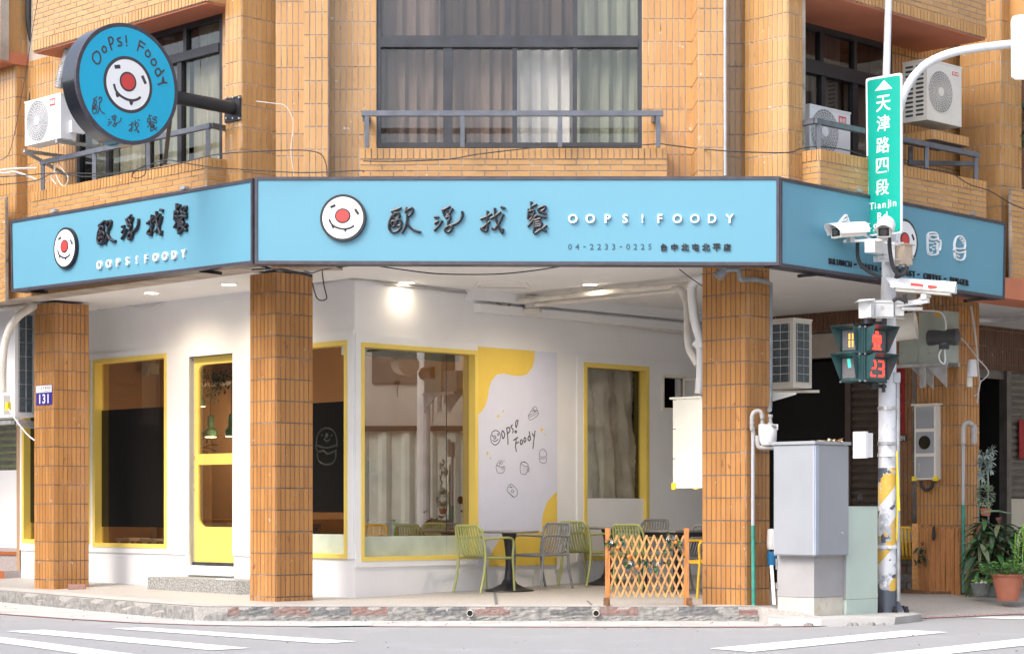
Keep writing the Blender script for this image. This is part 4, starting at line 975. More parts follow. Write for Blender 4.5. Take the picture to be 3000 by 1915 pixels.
for r in (gu, gl): b = MB(); b.slab(SL, r[0]-.01, r[1]+.01, r[2]-.01, r[3]+.01, DO-.03, DO-.024); b.build('pane', 'glass_shop', door)
hz0, hz1 = SL.sz(563, 1418)[1], SL.sz(563, 1362)[1]; ha = SL.S(563, DO)+.012
b = MB(); b.slab(SL, ha-.018, ha+.018, hz0, hz1, DO+.045, DO+.058)
for z in (hz0+.02, hz1-.02): b.lathe(SL.pt(ha+.03, z, DO), [(.008, 0), (.008, .05)], n=8, ax=(SL.n.x, SL.n.y, 0))
b.build('handle', 'steel', door)
b = MB(); b.lathe(SL.px(567, 1434, DO), [(.026, 0), (.026, .008), (.015, .012), (.012, .03)], n=14, ax=(SL.n.x, SL.n.y, 0)); b.build('lock', 'brass', door)
b = MB(); q = SL.sz(568, 1341, DO); b.slab(SL, q[0]-.017, q[0]+.017, q[1]-.026, q[1]+.026, DO, DO+.003); b.build('sticker', 'red_label', door)
b = MB(); b.slab(SL, s0, s1, z0, z0+.045, -.12, -.03); b.build('threshold', 'frame_dark', BL)
b = MB(); b.slab(SL, SL.S(553), SL.S(686), SL.sz(620, 1684)[1], SL.sz(620, 1661)[1], -.05, .05); b.build('door_sill', 'plaster', BL)
b = MB(); b.slab(SL, s0-.055, s0, SL.sz(555, 1680)[1], z1, -.05, .024); b.slab(SL, s0-.055, s1+.0, z1, z1+.03, -.05, .024); b.build('door_frame', 'plaster', BL)
# entrance step with washed pebble finish
P = [G(430, 1727), G(727, 1741), G(660, 1741), G(552, 1684), ]
stp = thing('entrance_step', G(560, 1735), 'grey washed pebble step in front of the yellow door', 'step')
b = MB(); a0, a1 = SL.S(431, .46), SL.S(745, .46); zt = .148+.155
pts = [(a0, .02), (a0, .43), (a0+.07, .50), (a1-.30, .50), (a1, .26), (a1, .02)]
b.prism([SL.pt(s, .1, o) for s, o in pts], [SL.pt(s, zt+.02, o) for s, o in pts]); b.build('step_block', 'gravel_step', stp)
b = MB(); b.prism([SL.pt(s, .29, o) for s, o in ((-2.2, .25), (-1.95, .25), (-1.95, .36), (-2.2, .36))], [SL.pt(s, zt+.024, o) for s, o in ((-2.2, .25), (-1.95, .25), (-1.95, .36), (-2.2, .36))]); b.build('white_patch', 'plaster', stp)
# loose paving brick by the left pillar
g = G(228, 1724); b = MB(); b.box(g+Vector((0, -.05, .03)), (.11, .05, .03), rz=.12); b.build('paving_brick', 'brick_pink', label='loose pink paving brick lying against the left pillar', cat='brick')
# poster on the right wall
r = rect(SR, [(1395, 1014), (1628, 1034), (1628, 1656), (1395, 1656)])
po = thing('wall_poster', SR.pt((r[0]+r[1])/2, r[2], .03), 'big lilac and yellow printed panel with hand drawn food beside the picture window', 'poster')
b = MB(); b.slab(SR, r[0]+.006, r[1], r[2], r[3], .001, .022); b.build('board', 'poster_lilac', po)
def blob(px):
    P = []; 
    for i in range(len(px)): P.append(SR.sz(*px[i], .024))
    cl = [(max(r[0]+.006, min(r[1], a)), max(r[2], min(r[3], z))) for a, z in P]; b = MB(); b.poly(SR, cl, .0215, .0245, raw=True); return b.build('printed_shape', 'poster_yellow', po)
y2 = lambda x, y: (1500+x/2.745, 1000+y/2.745)
y1 = lambda x, y: (750+x/2.745, 1000+y/2.745)
blob([(1396, 1213), (1409, 1207), (1421, 1190), (1429, 1165), (1433, 1135), (1441, 1113), (1455, 1097), (1475, 1093), (1500, 1099), (1525, 1101), (1545, 1095), (1560, 1075), (1566, 1050), (1566, 1024), (1396, 1008)])
blob([(1700, 1440), (1640, 1440), (1619, 1450), (1603, 1470), (1592, 1500), (1588, 1530), (1588, 1556), (1560, 1558), (1500, 1557), (1470, 1570), (1450, 1600), (1437, 1625), (1430, 1660), (1700, 1660)])
kp = 240/1153
def draw(name, sts, wd=.006, m_='sign_black_print'):
    b = MB()
    for s in sts:
        cl = len(s) > 3 and s[0] == s[-1]
        b.stroke(SR, [(1400+x*kp, 1160+y*kp) for x, y in (s[:-1] if cl else s)], wd, .002, .022, closed=cl)
    b.build(name, m_, po)
draw('letter', [[(250, 480), (200, 510), (180, 580), (195, 650), (245, 685), (295, 650), (318, 580), (300, 510), (250, 480)], [(203, 545), (215, 552), (205, 565)], [(292, 525), (275, 540), (290, 552)], [(238, 560), (222, 580), (238, 602), (256, 580), (238, 560)], [(208, 620), (240, 635), (270, 620), (282, 600)]], .011)
for s in ([[(350, 485), (335, 530), (355, 595), (378, 540), (350, 485)]], [[(405, 450), (420, 560), (424, 675)], [(405, 450), (440, 440), (450, 490), (415, 530)]], [[(485, 405), (465, 430), (495, 470), (490, 515)]], [[(550, 340), (565, 350), (540, 440), (530, 380), (550, 340)], [(533, 485), (520, 500), (535, 515), (545, 498), (533, 485)]],
          [[(560, 580), (502, 620)], [(540, 600), (530, 700), (542, 775)], [(535, 665), (572, 645)]], [[(610, 610), (598, 645), (610, 680), (632, 640), (610, 610)]], [[(660, 580), (648, 615), (660, 648), (678, 610), (660, 580)]], [[(722, 500), (740, 600)], [(720, 560), (705, 600), (725, 625), (742, 590), (720, 560)]], [[(765, 525), (795, 575)], [(805, 490), (790, 600), (775, 735)]]):
    draw('letter', s, .016)
draw('drawing', [[(712, 270), (795, 145), (835, 190), (845, 265), (735, 335), (715, 290), (712, 270)], [(712, 275), (840, 205)], [(720, 300), (842, 235)], [(755, 215), (830, 195)], [(770, 190), (820, 215)], [(785, 165), (800, 225)]])
draw('drawing', [[(865, 840), (870, 780), (915, 740), (960, 780), (970, 840)], [(862, 845), (915, 855), (972, 840)], [(860, 870), (915, 880), (972, 865)], [(868, 880), (880, 930), (950, 935), (968, 880)], [(915, 765), (918, 768)], [(935, 772), (938, 776)], [(955, 792), (958, 795)]])
draw('drawing', [[(610, 930), (600, 1075), (670, 1100), (685, 1065), (715, 1060), (720, 1005), (705, 1000), (700, 950), (610, 930)], [(612, 935), (650, 920), (700, 950)], [(610, 945), (655, 985), (705, 985)], [(690, 1020), (710, 1020), (700, 1055), (690, 1020)]]+[[(x, y), (x+2, y+2)] for x, y in ((620, 1000), (645, 1010), (678, 1010), (622, 1040), (655, 1035), (642, 1060), (668, 1075))])
draw('drawing', [[(258, 970), (275, 1070), (358, 1072), (378, 985), (320, 1000), (258, 970)], [(290, 930), (268, 950), (275, 980), (305, 975), (305, 940), (290, 930)], [(325, 905), (315, 930), (330, 955), (345, 930), (325, 905)], [(365, 900), (368, 918)], [(295, 900), (298, 912)], [(345, 990), (335, 1010), (350, 1030), (362, 1005), (345, 990)]])
draw('drawing', [[(455, 1235), (415, 1290), (415, 1335), (470, 1390), (500, 1420), (545, 1400), (560, 1350), (540, 1300), (490, 1250), (455, 1235)], [(490, 1315), (470, 1330), (480, 1352), (505, 1345), (490, 1315)], [(425, 1345), (500, 1412)], [(455, 1255), (475, 1290)], [(440, 1275), (490, 1280)]])
for x, y, k in ((287, 280, 28), (360, 208, 18), (900, 468, 32), (942, 538, 13), (134, 800, 26), (177, 866, 13)):
    q = [(x, y-k*1.4), (x+k*.25, y-k*.3), (x+k, y), (x+k*.25, y+k*.3), (x, y+k*1.4), (x-k*.25, y+k*.3), (x-k, y), (x-k*.25, y-k*.3)]
    b = MB(); b.poly(SR, [(1400+a*kp, 1160+c*kp) for a, c in q], .0215, .0245); b.build('star_mark', 'poster_yellow', po)

# house number plate on the left pillar
o = thing('house_number_plate', P1L.px(129, 1186, .02), 'blue and white enamel plate numbered 131 on the left pillar', 'number plate')
s0, s1 = P1L.S(106, .012), P1L.S(152.5, .012); z0, z1 = P1L.sz(129, 1185.5, .012)[1], P1L.sz(129, 1127.5, .012)[1]; zm_ = P1L.sz(129, 1149, .012)[1]
b = MB(); b.slab(P1L, s0, s1, z0, z1, .009, .014); b.build('plate', 'plate_blue', o); b = MB(); b.slab(P1L, s0+.006, s1-.006, zm_, z1-.006, .014, .0155); b.build('white_band', 'sign_white', o)
for i, ch in enumerate('131'): b = MB(); letter(b, ch, P1L, s0+(s1-s0)*(.24+.26*i), (z0+zm_)/2, (zm_-z0)*.72, off=.014, th=.002, bold=.02, raw=True); b.build('digit', 'sign_white', o)
b = MB()
for i, ch in enumerate('北平路四段'): letter(b, ch, P1L, s0+(s1-s0)*(.34+.135*i), zm_+(z1-zm_)*.60, (z1-zm_)*.42, off=.0155, th=.001, raw=True)
for i, ch in enumerate('Sec.4 Beiping Rd.'):
    if ch != ' ': letter(b, ch, P1L, s0+(s1-s0)*(.36+.034*i), zm_+(z1-zm_)*.2, (z1-zm_)*.20, off=.0155, th=.001, raw=True)
b.build('lettering', 'plate_dark', o)
# printed burger on the black film of the window beside the corner post
kb = 520/1211
b = MB()
for st in ([(62, 700), (70, 640), (100, 600), (140, 590), (180, 610), (200, 660), (203, 715)], [(60, 720), (75, 750), (110, 745), (140, 765), (200, 740)], [(58, 705), (130, 725), (205, 705)], [(68, 765), (80, 815), (120, 838), (170, 830), (195, 790), (195, 755)], [(100, 640), (104, 636)], [(165, 640), (169, 636)], [(115, 665), (135, 680), (155, 665)]):
    b.stroke(SL, [(900+x*.4294, 1000+y*.4294) for x, y in st], .02, .002, -.078)
for t_ in range(1): b.stroke(SL, [(900+130*.4294, 1000+640*.4294), (900+134*.4294, 1000+646*.4294)], .05, .002, -.078)
b.build('burger_print', 'film_print', o2)

# ------------------------------------------------------------ shop interior
iw = lambda pl, s0, s1, z0, z1, off, m, name='interior_wall': wallbox(pl, s0, s1, z0, z1, .08, off, m, name)
iw(SL, -7.9, -.13, .1, CZ, -2.3, 'interior_wall')
p = SL.pt(-7.3, 0, 0); e_ = PL((p.x, p.y), RD); iw(e_, 0, 3.5, .1, CZ, 0, 'interior_wall')
col_poly('shop_floor', [tuple((CC+SL.d*-.15+SR.d*.15)[:2]), tuple((CC-SL.d*7.6+SR.d*.1)[:2]), tuple((CC-SL.d*7.6+SR.d*4)[:2]), tuple((CC-SL.d*3.5+SR.d*7)[:2]), tuple((CC-SL.d*.1+SR.d*7)[:2])], .26, .30, 'counter')
def lamp(name, loc, e, col, r=.05, typ='POINT', ang=None, tgt=None):
    l = bpy.data.lights.new(name, typ); l.energy = e; l.color = col; l.shadow_soft_size = r
    if typ == 'SPOT': l.spot_size = R(ang); l.spot_blend = 1
    o = bpy.data.objects.new(name, l); COL.objects.link(o); o.location = loc
    return o
WARM = (1, .70, .42)
# green pendant lamps seen through the door and behind the windows
def pendant(loc, label, e=9):
    t = thing('pendant_lamp', loc, label, 'lamp', 'green pendant lamps in the shop'); x, y, z = loc
    b = MB(); b.lathe((x, y, z), [(.085, 0), (.085, .09), (.045, .13), (.045, .28), (.02, .30)], n=18); b.build('lamp_shade', 'lamp_green', t, smooth=True)
    b = MB(); b.lathe((x, y, z-.006), [(.078, 0), (.078, .004)], n=18); b.build('bulb', 'bulb_on', t)
    b = MB(); b.cyl((x, y, z+.3), (x, y, CZ), .006, n=6); b.build('cord', 'cable_black', t)
    lamp('pendant_light', (x, y, z-.05), e, WARM, .06)
q = lambda u, v, o: SL.px(u, v, -o)
pendant(q(617, 1279, 1.3), 'green pendant lamp seen in the middle of the door glass')
pendant(q(678, 1277, 1.3), 'green pendant lamp cut off by the right edge of the door')
pendant(SL.pt(-5.1, 2.6, -1.5), 'green pendant lamp behind the left shop window', 12); 
for P_, l_, e2 in ((SR.pt(.9, CZ-.02, -1.5), 'unseen ceiling light added inside to warm the wall behind the picture window', 8), (SL.pt(-.8, CZ-.02, -1.2), 'recessed ceiling light inside behind the window beside the corner post', 10)):  # picture window lamp added for the wall glow; both lamps sit out of view
    b = MB(); b.lathe(P_, [(.08, 0), (.08, -.006)], n=18); b.build('unseen_ceiling_lamp', 'bulb_on', label=l_, cat='ceiling light'); lamp('unseen_ceiling_light', P_-Vector((0, 0, .06)), e2, WARM, .08)
# shelf with hanging plants behind the door glass
t = thing('wall_shelf', q(640, 1118, 1.9), 'pale shelf high behind the door glass with plants on it', 'shelf')
b = MB(); a = SL.S(560, -1.9); c = SL.S(720, -1.9); z = SL.sz(640, 1118, -1.9)[1]; b.slab(SL, a, c, z-.03, z, -2.28, -1.9); b.build('shelf_board', 'plaster', t)
def leaves(mb, c, spread, n, size, rd, droop=.3, mi=None, up=None, asp=.45):
    for _ in range(n):
        p = Vector(c)+Vector((rd.gauss(0, spread[0]), rd.gauss(0, spread[1]), rd.gauss(0, spread[2])))
        d = Vector((rd.uniform(-1, 1), rd.uniform(-1, 1), rd.uniform(-1, .6)-droop if up is None else up+rd.uniform(-.4, .4))).normalized(); leaf(mb, p, d, size*rd.uniform(.7, 1.25), asp, rd, mi)
def leaf(mb, p, d, L, asp, rd, mi=None, bend=.25):
    d = Vector(d).normalized(); s = d.cross(Vector((rd.uniform(-.4, .4), rd.uniform(-.4, .4), 1)))
    if s.length < .05: s = Vector((1, 0, 0))
    s.normalize(); up = s.cross(d); w = L*asp/2; q = []
    for t, k in ((0, .12), (.3, .85), (.6, 1), (.85, .55), (1, .04)):
        c = Vector(p)+d*L*t-Vector((0, 0, 1))*bend*L*t*t; q.append((c+s*w*k+up*w*k*.35, c, c-s*w*k+up*w*k*.35))
    V = [x for a in q for x in a]; F = []
    for i in range(4): F += [[i*3, i*3+1, i*3+4, i*3+3], [i*3+1, i*3+2, i*3+5, i*3+4]]
    mb.add(V, F, mi)
rd = random.Random(21)
b = MB()
for u in (600, 625, 650, 672): leaves(b, q(u, 1100, 1.9), (.09, .05, .05), 34, .06, rd)
for u, v in ((632, 1135), (625, 1150), (640, 1128), (612, 1142), (650, 1122)): leaves(b, q(u, v, 1.85), (.05, .03, .07), 26, .05, rd)
b.build('trailing_plant', 'leaf_dark', label='trailing dark green plant on the shelf behind the door glass', cat='plant', smooth=True)
# wall drawing behind the door glass
b = MB(); k_ = 480/1677
for s in ([(1200, 930), (1205, 880), (1238, 862), (1268, 880), (1275, 925)], [(1225, 1000), (1235, 930), (1275, 910), (1315, 930), (1335, 985)], [(1200, 1020), (1250, 1010), (1330, 985), (1385, 990)], [(1205, 1055), (1260, 1055), (1285, 1075)], [(1250, 1015), (1300, 1020), (1370, 1052)]):
    b.stroke(SL, [(240+x*k_, 1020+y*k_) for x, y in s], .014, .003, -2.295)
for x, y in ((1240, 885), (1278, 950)): b.stroke(SL, [(240+x*k_, 1020+(y-8)*k_), (240+x*k_, 1020+(y+8)*k_)], .05, .003, -2.295)
b.build('wall_drawing', 'sign_black_print', label='black line drawing on the brown wall behind the door glass', cat='drawing')
# pictures
for pl, u0, v0, u1, v1, o_, l_ in ((SL, 299, 1247, 369, 1340, -2.2, 'dark framed picture on the wall behind the left shop window'),):
    b = MB(); a = pl.sz(u0, v1, o_); c = pl.sz(u1, v0, o_); b.slab(pl, a[0], c[0], a[1], c[1], o_-.02, o_); b.build('picture', 'chalk', label=l_, cat='picture')
# wall box (small fan or speaker)
b = MB(); c = q(441, 1081, 2.0); b.box(c, (.11, .07, .08), rz=SL.rz()); b.lathe(c+Vector((SL.n.x*.07, SL.n.y*.07, -.02)), [(.10, 0), (.10, .03), (.03, .04)], n=16, ax=(SL.n.x, SL.n.y, .1))
b.build('wall_fan', 'curtain_cream', label='small wall fan high on the tan wall behind the left window', cat='fan')
# dining table and stools
def stool(c, rz, label):
    t = thing('stool', c, label, 'stool', 'white stools inside the left window'); 
    ca, sa = math.cos(rz), math.sin(rz); P = lambda x, y, z: Vector((c[0]+x*ca-y*sa, c[1]+x*sa+y*ca, c[2]+z))
    b = MB(); b.box(P(0, 0, .46), (.17, .17, .02), rz=rz); b.build('seat', 'white', t)
    for x in (-1, 1):
        for y in (-1, 1): b = MB(); b.bar(P(x*.13, y*.13, .44), P(x*.18, y*.18, 0), .035, .035); b.build('leg', 'white', t)
    b = MB(); b.bar(P(-.16, -.16, .2), P(.16, -.16, .2), .02, .02); b.bar(P(-.16, .16, .2), P(.16, .16, .2), .02, .02); b.build('stretcher', 'white', t)
for u, o_, l_ in ((388, .75, 'white stool behind the lower left window, nearer the middle'), (462, .62, 'white stool behind the lower left window, nearer the door'), ):
    p = SL.pt(SL.S(u, -o_), .30, -o_); stool(p, SL.rz(), l_)
def table_in(c, rz, L_, W_, label, m='counter', h=.74):
    t = thing('dining_table', c, label, 'table'); ca, sa = math.cos(rz), math.sin(rz); P = lambda x, y, z: Vector((c[0]+x*ca-y*sa, c[1]+x*sa+y*ca, c[2]+z))
    b = MB(); b.box(P(0, 0, h-.02), (L_/2, W_/2, .02), rz=rz); b.build('table_top', m, t)
    b = MB(); b.box(P(0, 0, h-.07), (L_/2-.03, W_/2-.03, .03), rz=rz); b.build('apron', 'white', t)
    for x in (-1, 1):
        for y in (-1, 1): b = MB(); b.box(P(x*(L_/2-.05), y*(W_/2-.05), h/2-.05), (.025, .025, h/2-.05), rz=rz); b.build('leg', 'white', t)
table_in(SL.pt(SL.S(640, -1.2), .30, -1.2), SL.rz(), 1.2, .6, 'wooden topped table with white legs seen through the lower door glass')
table_in(SL.pt(-5.1, .30, -1.5), SL.rz(), 1.4, .7, 'wooden dining table behind the left shop window')
# bench and pedestal table inside the picture window
p = SR.pt(SR.S(1143, -1.0), .30, -1.0); t = thing('cafe_table', p, 'round grey topped table on a white pedestal inside the picture window', 'table')
b = MB(); b.lathe(p, [(.22, 0), (.2, .02), (.05, .06), (.035, .4), (.07, .70)], n=20); b.build('pedestal', 'white', t, smooth=True)
b = MB(); b.lathe(p, [(.36, .70), (.37, .715), (.36, .73)], n=28); b.build('table_top', 'table_grey', t)
p = SR.pt(1.2, .30, -1.7); t = thing('bench_seat', p, 'long brown upholstered bench inside the picture window', 'bench')
b = MB(); b.slab(SR, .3, 2.4, .3, .72, -1.95, -1.5); b.build('seat', 'counter', t); b = MB(); b.slab(SR, .3, 2.4, .72, 1.05, -1.95, -1.85); b.build('backrest', 'counter', t)
b = MB(); a = SR.sz(1065, 1368, -2.2); c = SR.sz(1140, 1335, -2.2); b.slab(SR, a[0]-.2, c[0]+.1, 1.62, 1.66, -2.5, -2.2)
for k in range(5): b.slab(SR, a[0]+.05+k*.09, a[0]+.11+k*.09, 1.66, 1.78+.03*(k % 3), -2.4, -2.3)
b.build('wall_shelf', 'curtain_cream', label='pale shelf with small ornaments behind the picture window', cat='shelf')
# blind box and cords in the picture window
z = SR.sz(1200, 1045, -.2)[1]; t = thing('roller_blind', SR.pt(.6, z, -.2), 'raised pale green roller blind inside the picture window', 'blind')
b = MB(); b.slab(SR, .05, w3[1]-.12, z-.02, z+.20, -.30, -.17); b.build('blind_box', 'blind', t)
b = MB(); a = SR.S(1362, -.15); b.cyl(SR.pt(a, .55, -.15), SR.pt(a, z, -.15), .004, n=6); b.cyl(SR.pt(a+.03, .55, -.15), SR.pt(a+.02, z, -.15), .004, n=6); b.build('pull_cord', 'white', t)
# easel board by the second window
a = SL.S(905, -.35); p = SL.pt(a, .30, -.35); t = thing('menu_board', p, 'brown framed menu board leaning inside the window beside the corner post', 'board')
b = MB(); b.prism([SL.pt(a-.35, .32, -.25), SL.pt(a+.19, .32, -.25), SL.pt(a+.12, 1.0, -.45), SL.pt(a-.35, 1.0, -.45)], [SL.pt(a-.35, .32, -.22), SL.pt(a+.19, .32, -.22), SL.pt(a+.12, 1.0, -.42), SL.pt(a-.35, 1.0, -.42)]); b.build('frame', 'wood_dark', t)
b = MB(); b.prism([SL.pt(a-.3, .37, -.232), SL.pt(a+.14, .37, -.232), SL.pt(a+.08, .95, -.405), SL.pt(a-.3, .95, -.405)], [SL.pt(a-.3, .37, -.212), SL.pt(a+.14, .37, -.212), SL.pt(a+.08, .95, -.385), SL.pt(a-.3, .95, -.385)]); b.build('board', 'chalk', t)

# ------------------------------------------------------------ ceiling: downlights, access hatch, cables, pipes
DL = [((443, 857), 'round ceiling downlight above the left shop window'), ((670, 832), 'round ceiling downlight above the door, left of the middle pillar'), ((1192, 827), 'round ceiling downlight above the picture window'), ((1729, 832), 'round ceiling downlight near the ceiling pipes')]
for (u, v), l_ in DL:
    Y = (CZ-EZ)*FP/(HZ-v); p = Vector(((u-1500)/FP*Y, Y, CZ)); t = thing('downlight', p, l_, 'ceiling light', 'arcade downlights')
    b = MB(); b.lathe(p, [(.105, 0), (.105, -.008), (.088, -.010), (.085, -.004)], n=28); b.build('trim_ring', 'white', t)
    b = MB(); b.lathe(p, [(.084, -.004), (.084, -.007)], n=28); b.build('diffuser', 'lamp_on', t)
    o = lamp('downlight_beam', p-Vector((0, 0, .05)), 3.5 if u == 1192 else (95 if u == 1729 else 42), (1, .82, .60), .10, 'SPOT', 160)
b = MB(); z = CZ; Q = [Vector(((u-1500)/FP*Y, Y, z)) for u, v in ((1385, 844), (1555, 844), (1540, 824), (1400, 824)) for Y in [(CZ-EZ)*FP/(HZ-v)]]
I = [(p*.86+sum(Q, Vector())/4*.14) for p in Q]
b.add([q_ for q_ in Q]+[Vector((q_.x, q_.y, z-.012)) for q_ in Q]+[Vector((q_.x, q_.y, z-.012)) for q_ in I]+[Vector((q_.x, q_.y, z-.004)) for q_ in I], [[4+i, 4+(i+1) % 4, (i+1) % 4, i] for i in range(4)]+[[4+i, 8+i, 8+(i+1) % 4, 4+(i+1) % 4] for i in range(4)]+[[8+i, 12+i, 12+(i+1) % 4, 8+(i+1) % 4] for i in range(4)])
b.build('ceiling_recess', 'white', label='square white recessed light fitting in the arcade ceiling', cat='ceiling light')
def cable(name, pts, r, m, label, cat='cable', n=6, k=5, group=None): b = MB(); b.tube(catmull([Vector(p) for p in pts], k), r, n); return b.build(name, m, smooth=True, label=label, cat=cat, group=group)
sp_ = lambda pl, L, o=.012: [pl.px(u, v, o) for u, v in L]
y22 = lambda x, y: (750+x/2.745, 500+y/2.745)
cable('ceiling_cable', sp_(SL, [(262, 894), (285, 905), (300, 908), (318, 900), (335, 890), (360, 892), (400, 901), (440, 901), (470, 890), (500, 869), (545, 865), (590, 862), (640, 853), (700, 849), (735, 846)], .03), .011, 'pvc_white', 'white cable sagging along the top of the left shop wall')
cable('wall_cable', sp_(SL, [(916, 828), (950, 826), (990, 820), (1010, 817), (1037, 817)], .03)+sp_(SR, [(1045, 818), (1080, 820), (1130, 830), (1200, 838), (1270, 846), (1330, 855), (1400, 862), (1440, 876), (1480, 900), (1500, 906), (1528, 905), (1545, 897)], .03), .014, 'cable_grey', 'grey cable bundle running along the top of the picture window wall')
F_ = lambda L, Y: [W(u, v, Y) for u, v in L]
cable('hanging_wire', F_([(1080, 775), (1180, 790), (1270, 801), (1370, 804), (1470, 802), (1560, 793), (1640, 781), (1690, 775)], 22.6), .007, 'cable_black', 'thin black wire sagging under the long blue sign')
cable('looped_wire', F_([(944, 780), (945, 805), (950, 840), (957, 868), (955, 876), (943, 880), (930, 874), (922, 856), (917, 835), (914, 828)], 23.0), .007, 'cable_black', 'black wire loop hanging beside the middle pillar')
cable('beam_wire', F_([(737, 770), (790, 785), (850, 795), (900, 806), (915, 811)], 22.75), .012, 'cable_black', 'black wires crossing the top of the middle pillar')
cable('beam_wire', F_([(737, 790), (810, 787), (870, 797), (915, 806)], 22.72), .009, 'cable_black', 'lower black wire crossing the top of the middle pillar')
cable('beam_wire', F_([(890, 793), (915, 799), (945, 790), (1000, 782), (1060, 775)], 22.7), .006, 'cable_black', 'thin black wire from the middle pillar up to the long sign')
cable('diagonal_wire', F_([(1990, 788), (2020, 812), (2059, 838)], 22.3), .006, 'cable_black', 'short dark wire slanting to the right pillar top')
# pipes on the ceiling
def pipe(pts, r, m, label, n=10, group=None, name='pipe', k=4, cat='pipe'): return cable(name, pts, r, m, label, cat, n, k, group)
y23 = lambda x, y: (1460+x/3.7625, 760+y/3.7625)
def cz_(u, v, z): Y = (z-EZ)*FP/(HZ-v); return Vector(((u-1500)/FP*Y, Y, z))
def line3(L, z): return [cz_(*y23(x, y), z) for x, y in L]
def straight(a, b_, n=4): return [a+(b_-a)*i/n for i in range(n+1)]
pA1 = cz_(*y23(150, 462), 3.76); pB1 = cz_(*y23(2140, 268), 3.76)
pw = SR.px(*y23(140, 590), .05)
pipe(straight(pB1, pA1, 3), .034, 'pvc_cream', 'cream pipe along the arcade ceiling, the longer of two', k=1)
pipe([pA1, pA1+(pA1-pB1).normalized()*.05+Vector((0, 0, -.03)), Vector((pw.x, pw.y, pw.z+.06)), pw, SR.px(*y23(250, 600), .05), SR.px(*y23(800, 655), .05), SR.px(*y23(1400, 720), .05), SR.px(*y23(2030, 800), .05)], .032, 'pvc_cream', 'cream pipe running low along the top of the poster wall')
pA2 = cz_(*y23(420, 490), 3.72); pB2 = cz_(*y23(1930, 340), 3.72)
pipe(straight(pB2, pA2, 3), .036, 'pvc_cream', 'cream pipe below and beside the ceiling pipe, the shorter of two', k=1)
b = MB()
for pq in (cz_(*y23(360, 445), 3.8), cz_(*y23(1590, 318), 3.8), cz_(*y23(1100, 370), 3.8)): b.box(pq, (.02, .06, .05), rz=.7)
b.build('pipe_clip', 'pvc_white', label='small clips holding the cream ceiling pipes', cat='pipe clip')
q_ = SR.px(*y23(365, 520), .12); b = MB(); b.lathe((q_.x, q_.y, q_.z-.09), [(.10, 0), (.13, .02), (.13, .05), (.09, .07), (.09, .22)], n=20); b.build('junction_box', 'pvc_cream', smooth=True, label='round cream junction box where the ceiling pipes meet the wall', cat='junction box')
b = MB()
zA, zB = SR.sz(*y23(1000, 545), .1)[1], SR.sz(*y23(1000, 600), .1)[1]
b.slab(SR, 1.75, 7, zA-.02, CZ+.0, .001, .10); b.slab(SR, 1.9, 7, zB-.10, zA-.06, .001, .09)
b.build('wall_duct', 'plaster', label='boxed white ducting along the top of the back arcade wall', cat='duct')
# corrugated hose and white drain pipe at the right pillar
def ribbed(pts, r, m, label, pitch=.016, name='corrugated_hose'):
    P = catmull([Vector(p) for p in pts], 10); D = [0]
    for a, c in zip(P, P[1:]): D.append(D[-1]+(c-a).length)
    n_ = int(D[-1]/pitch*2); Q = []; rr = []; j = 0
    for i in range(n_+1):
        t = D[-1]*i/n_
        while j < len(D)-2 and D[j+1] < t: j += 1
        f_ = (t-D[j])/max(1e-6, D[j+1]-D[j]); Q.append(P[j]+(P[j+1]-P[j])*f_); rr.append(r*(1 if i % 2 else .86))
    b = MB(); b.tube(Q, rr, 12); return b.build(name, m, label=label, cat='hose')
hy = 23.3
ribbed([W(*y23(x, y), Y) for x, y, Y in ((1925, 340, 23.9), (2000, 325, 23.8), (2050, 400, 23.6), (2080, 500, 23.4), (2085, 640, 23.3), (2085, 800, 23.2), (2090, 900, 23.1), (2110, 1000, 23.0), (2160, 1090, 22.95), (2200, 1160, 22.9))], .043, 'pvc_cream', 'corrugated beige hose curving down beside the right pillar')
pipe([W(*y23(x, y), Y) for x, y, Y in ((2408, 150, 22.6), (2380, 170, 22.6), (2330, 190, 22.65), (2260, 210, 22.7), (2180, 230, 22.75), (2140, 290, 22.8), (2135, 400, 22.8), (2145, 520, 22.8), (2160, 640, 22.8), (2190, 760, 22.8), (2235, 900, 22.8), (2260, 960, 22.8))], .052, 'pvc_white', 'thick white drain pipe bending down beside the right pillar', n=14)
pipe([W(*y23(x, y), 22.85) for x, y in ((2160, 900), (2200, 930), (2232, 980), (2235, 1100), (2232, 1250), (2225, 1400), (2210, 1480))], .052, 'pvc_white', 'white pipe dropping into the cream meter box', n=14)
pipe([W(u, v, 22.25) for u, v in ((2124, 772), (2118, 795), (2106, 806), (2100, 812))], .055, 'pvc_grey', 'short grey elbow pipe under the right end of the long sign', n=12)
# grey conduit around the right pillar down to the gas meter
pipe([W(u, v, Y) for u, v, Y in ((2128, 790, 22.0), (2150, 789, 22.0), (2165, 792, 22.0), (2167, 815, 22.0), (2176, 820, 22.0), (2200, 818, 22.1), (2240, 824, 22.4), (2254, 832, 22.5), (2257, 845, 22.5), (2257, 1000, 22.5), (2256, 1180, 22.5), (2254, 1200, 22.4))], .026, 'pvc_grey', 'grey gas pipe running across the right pillar top and down its side', k=3)
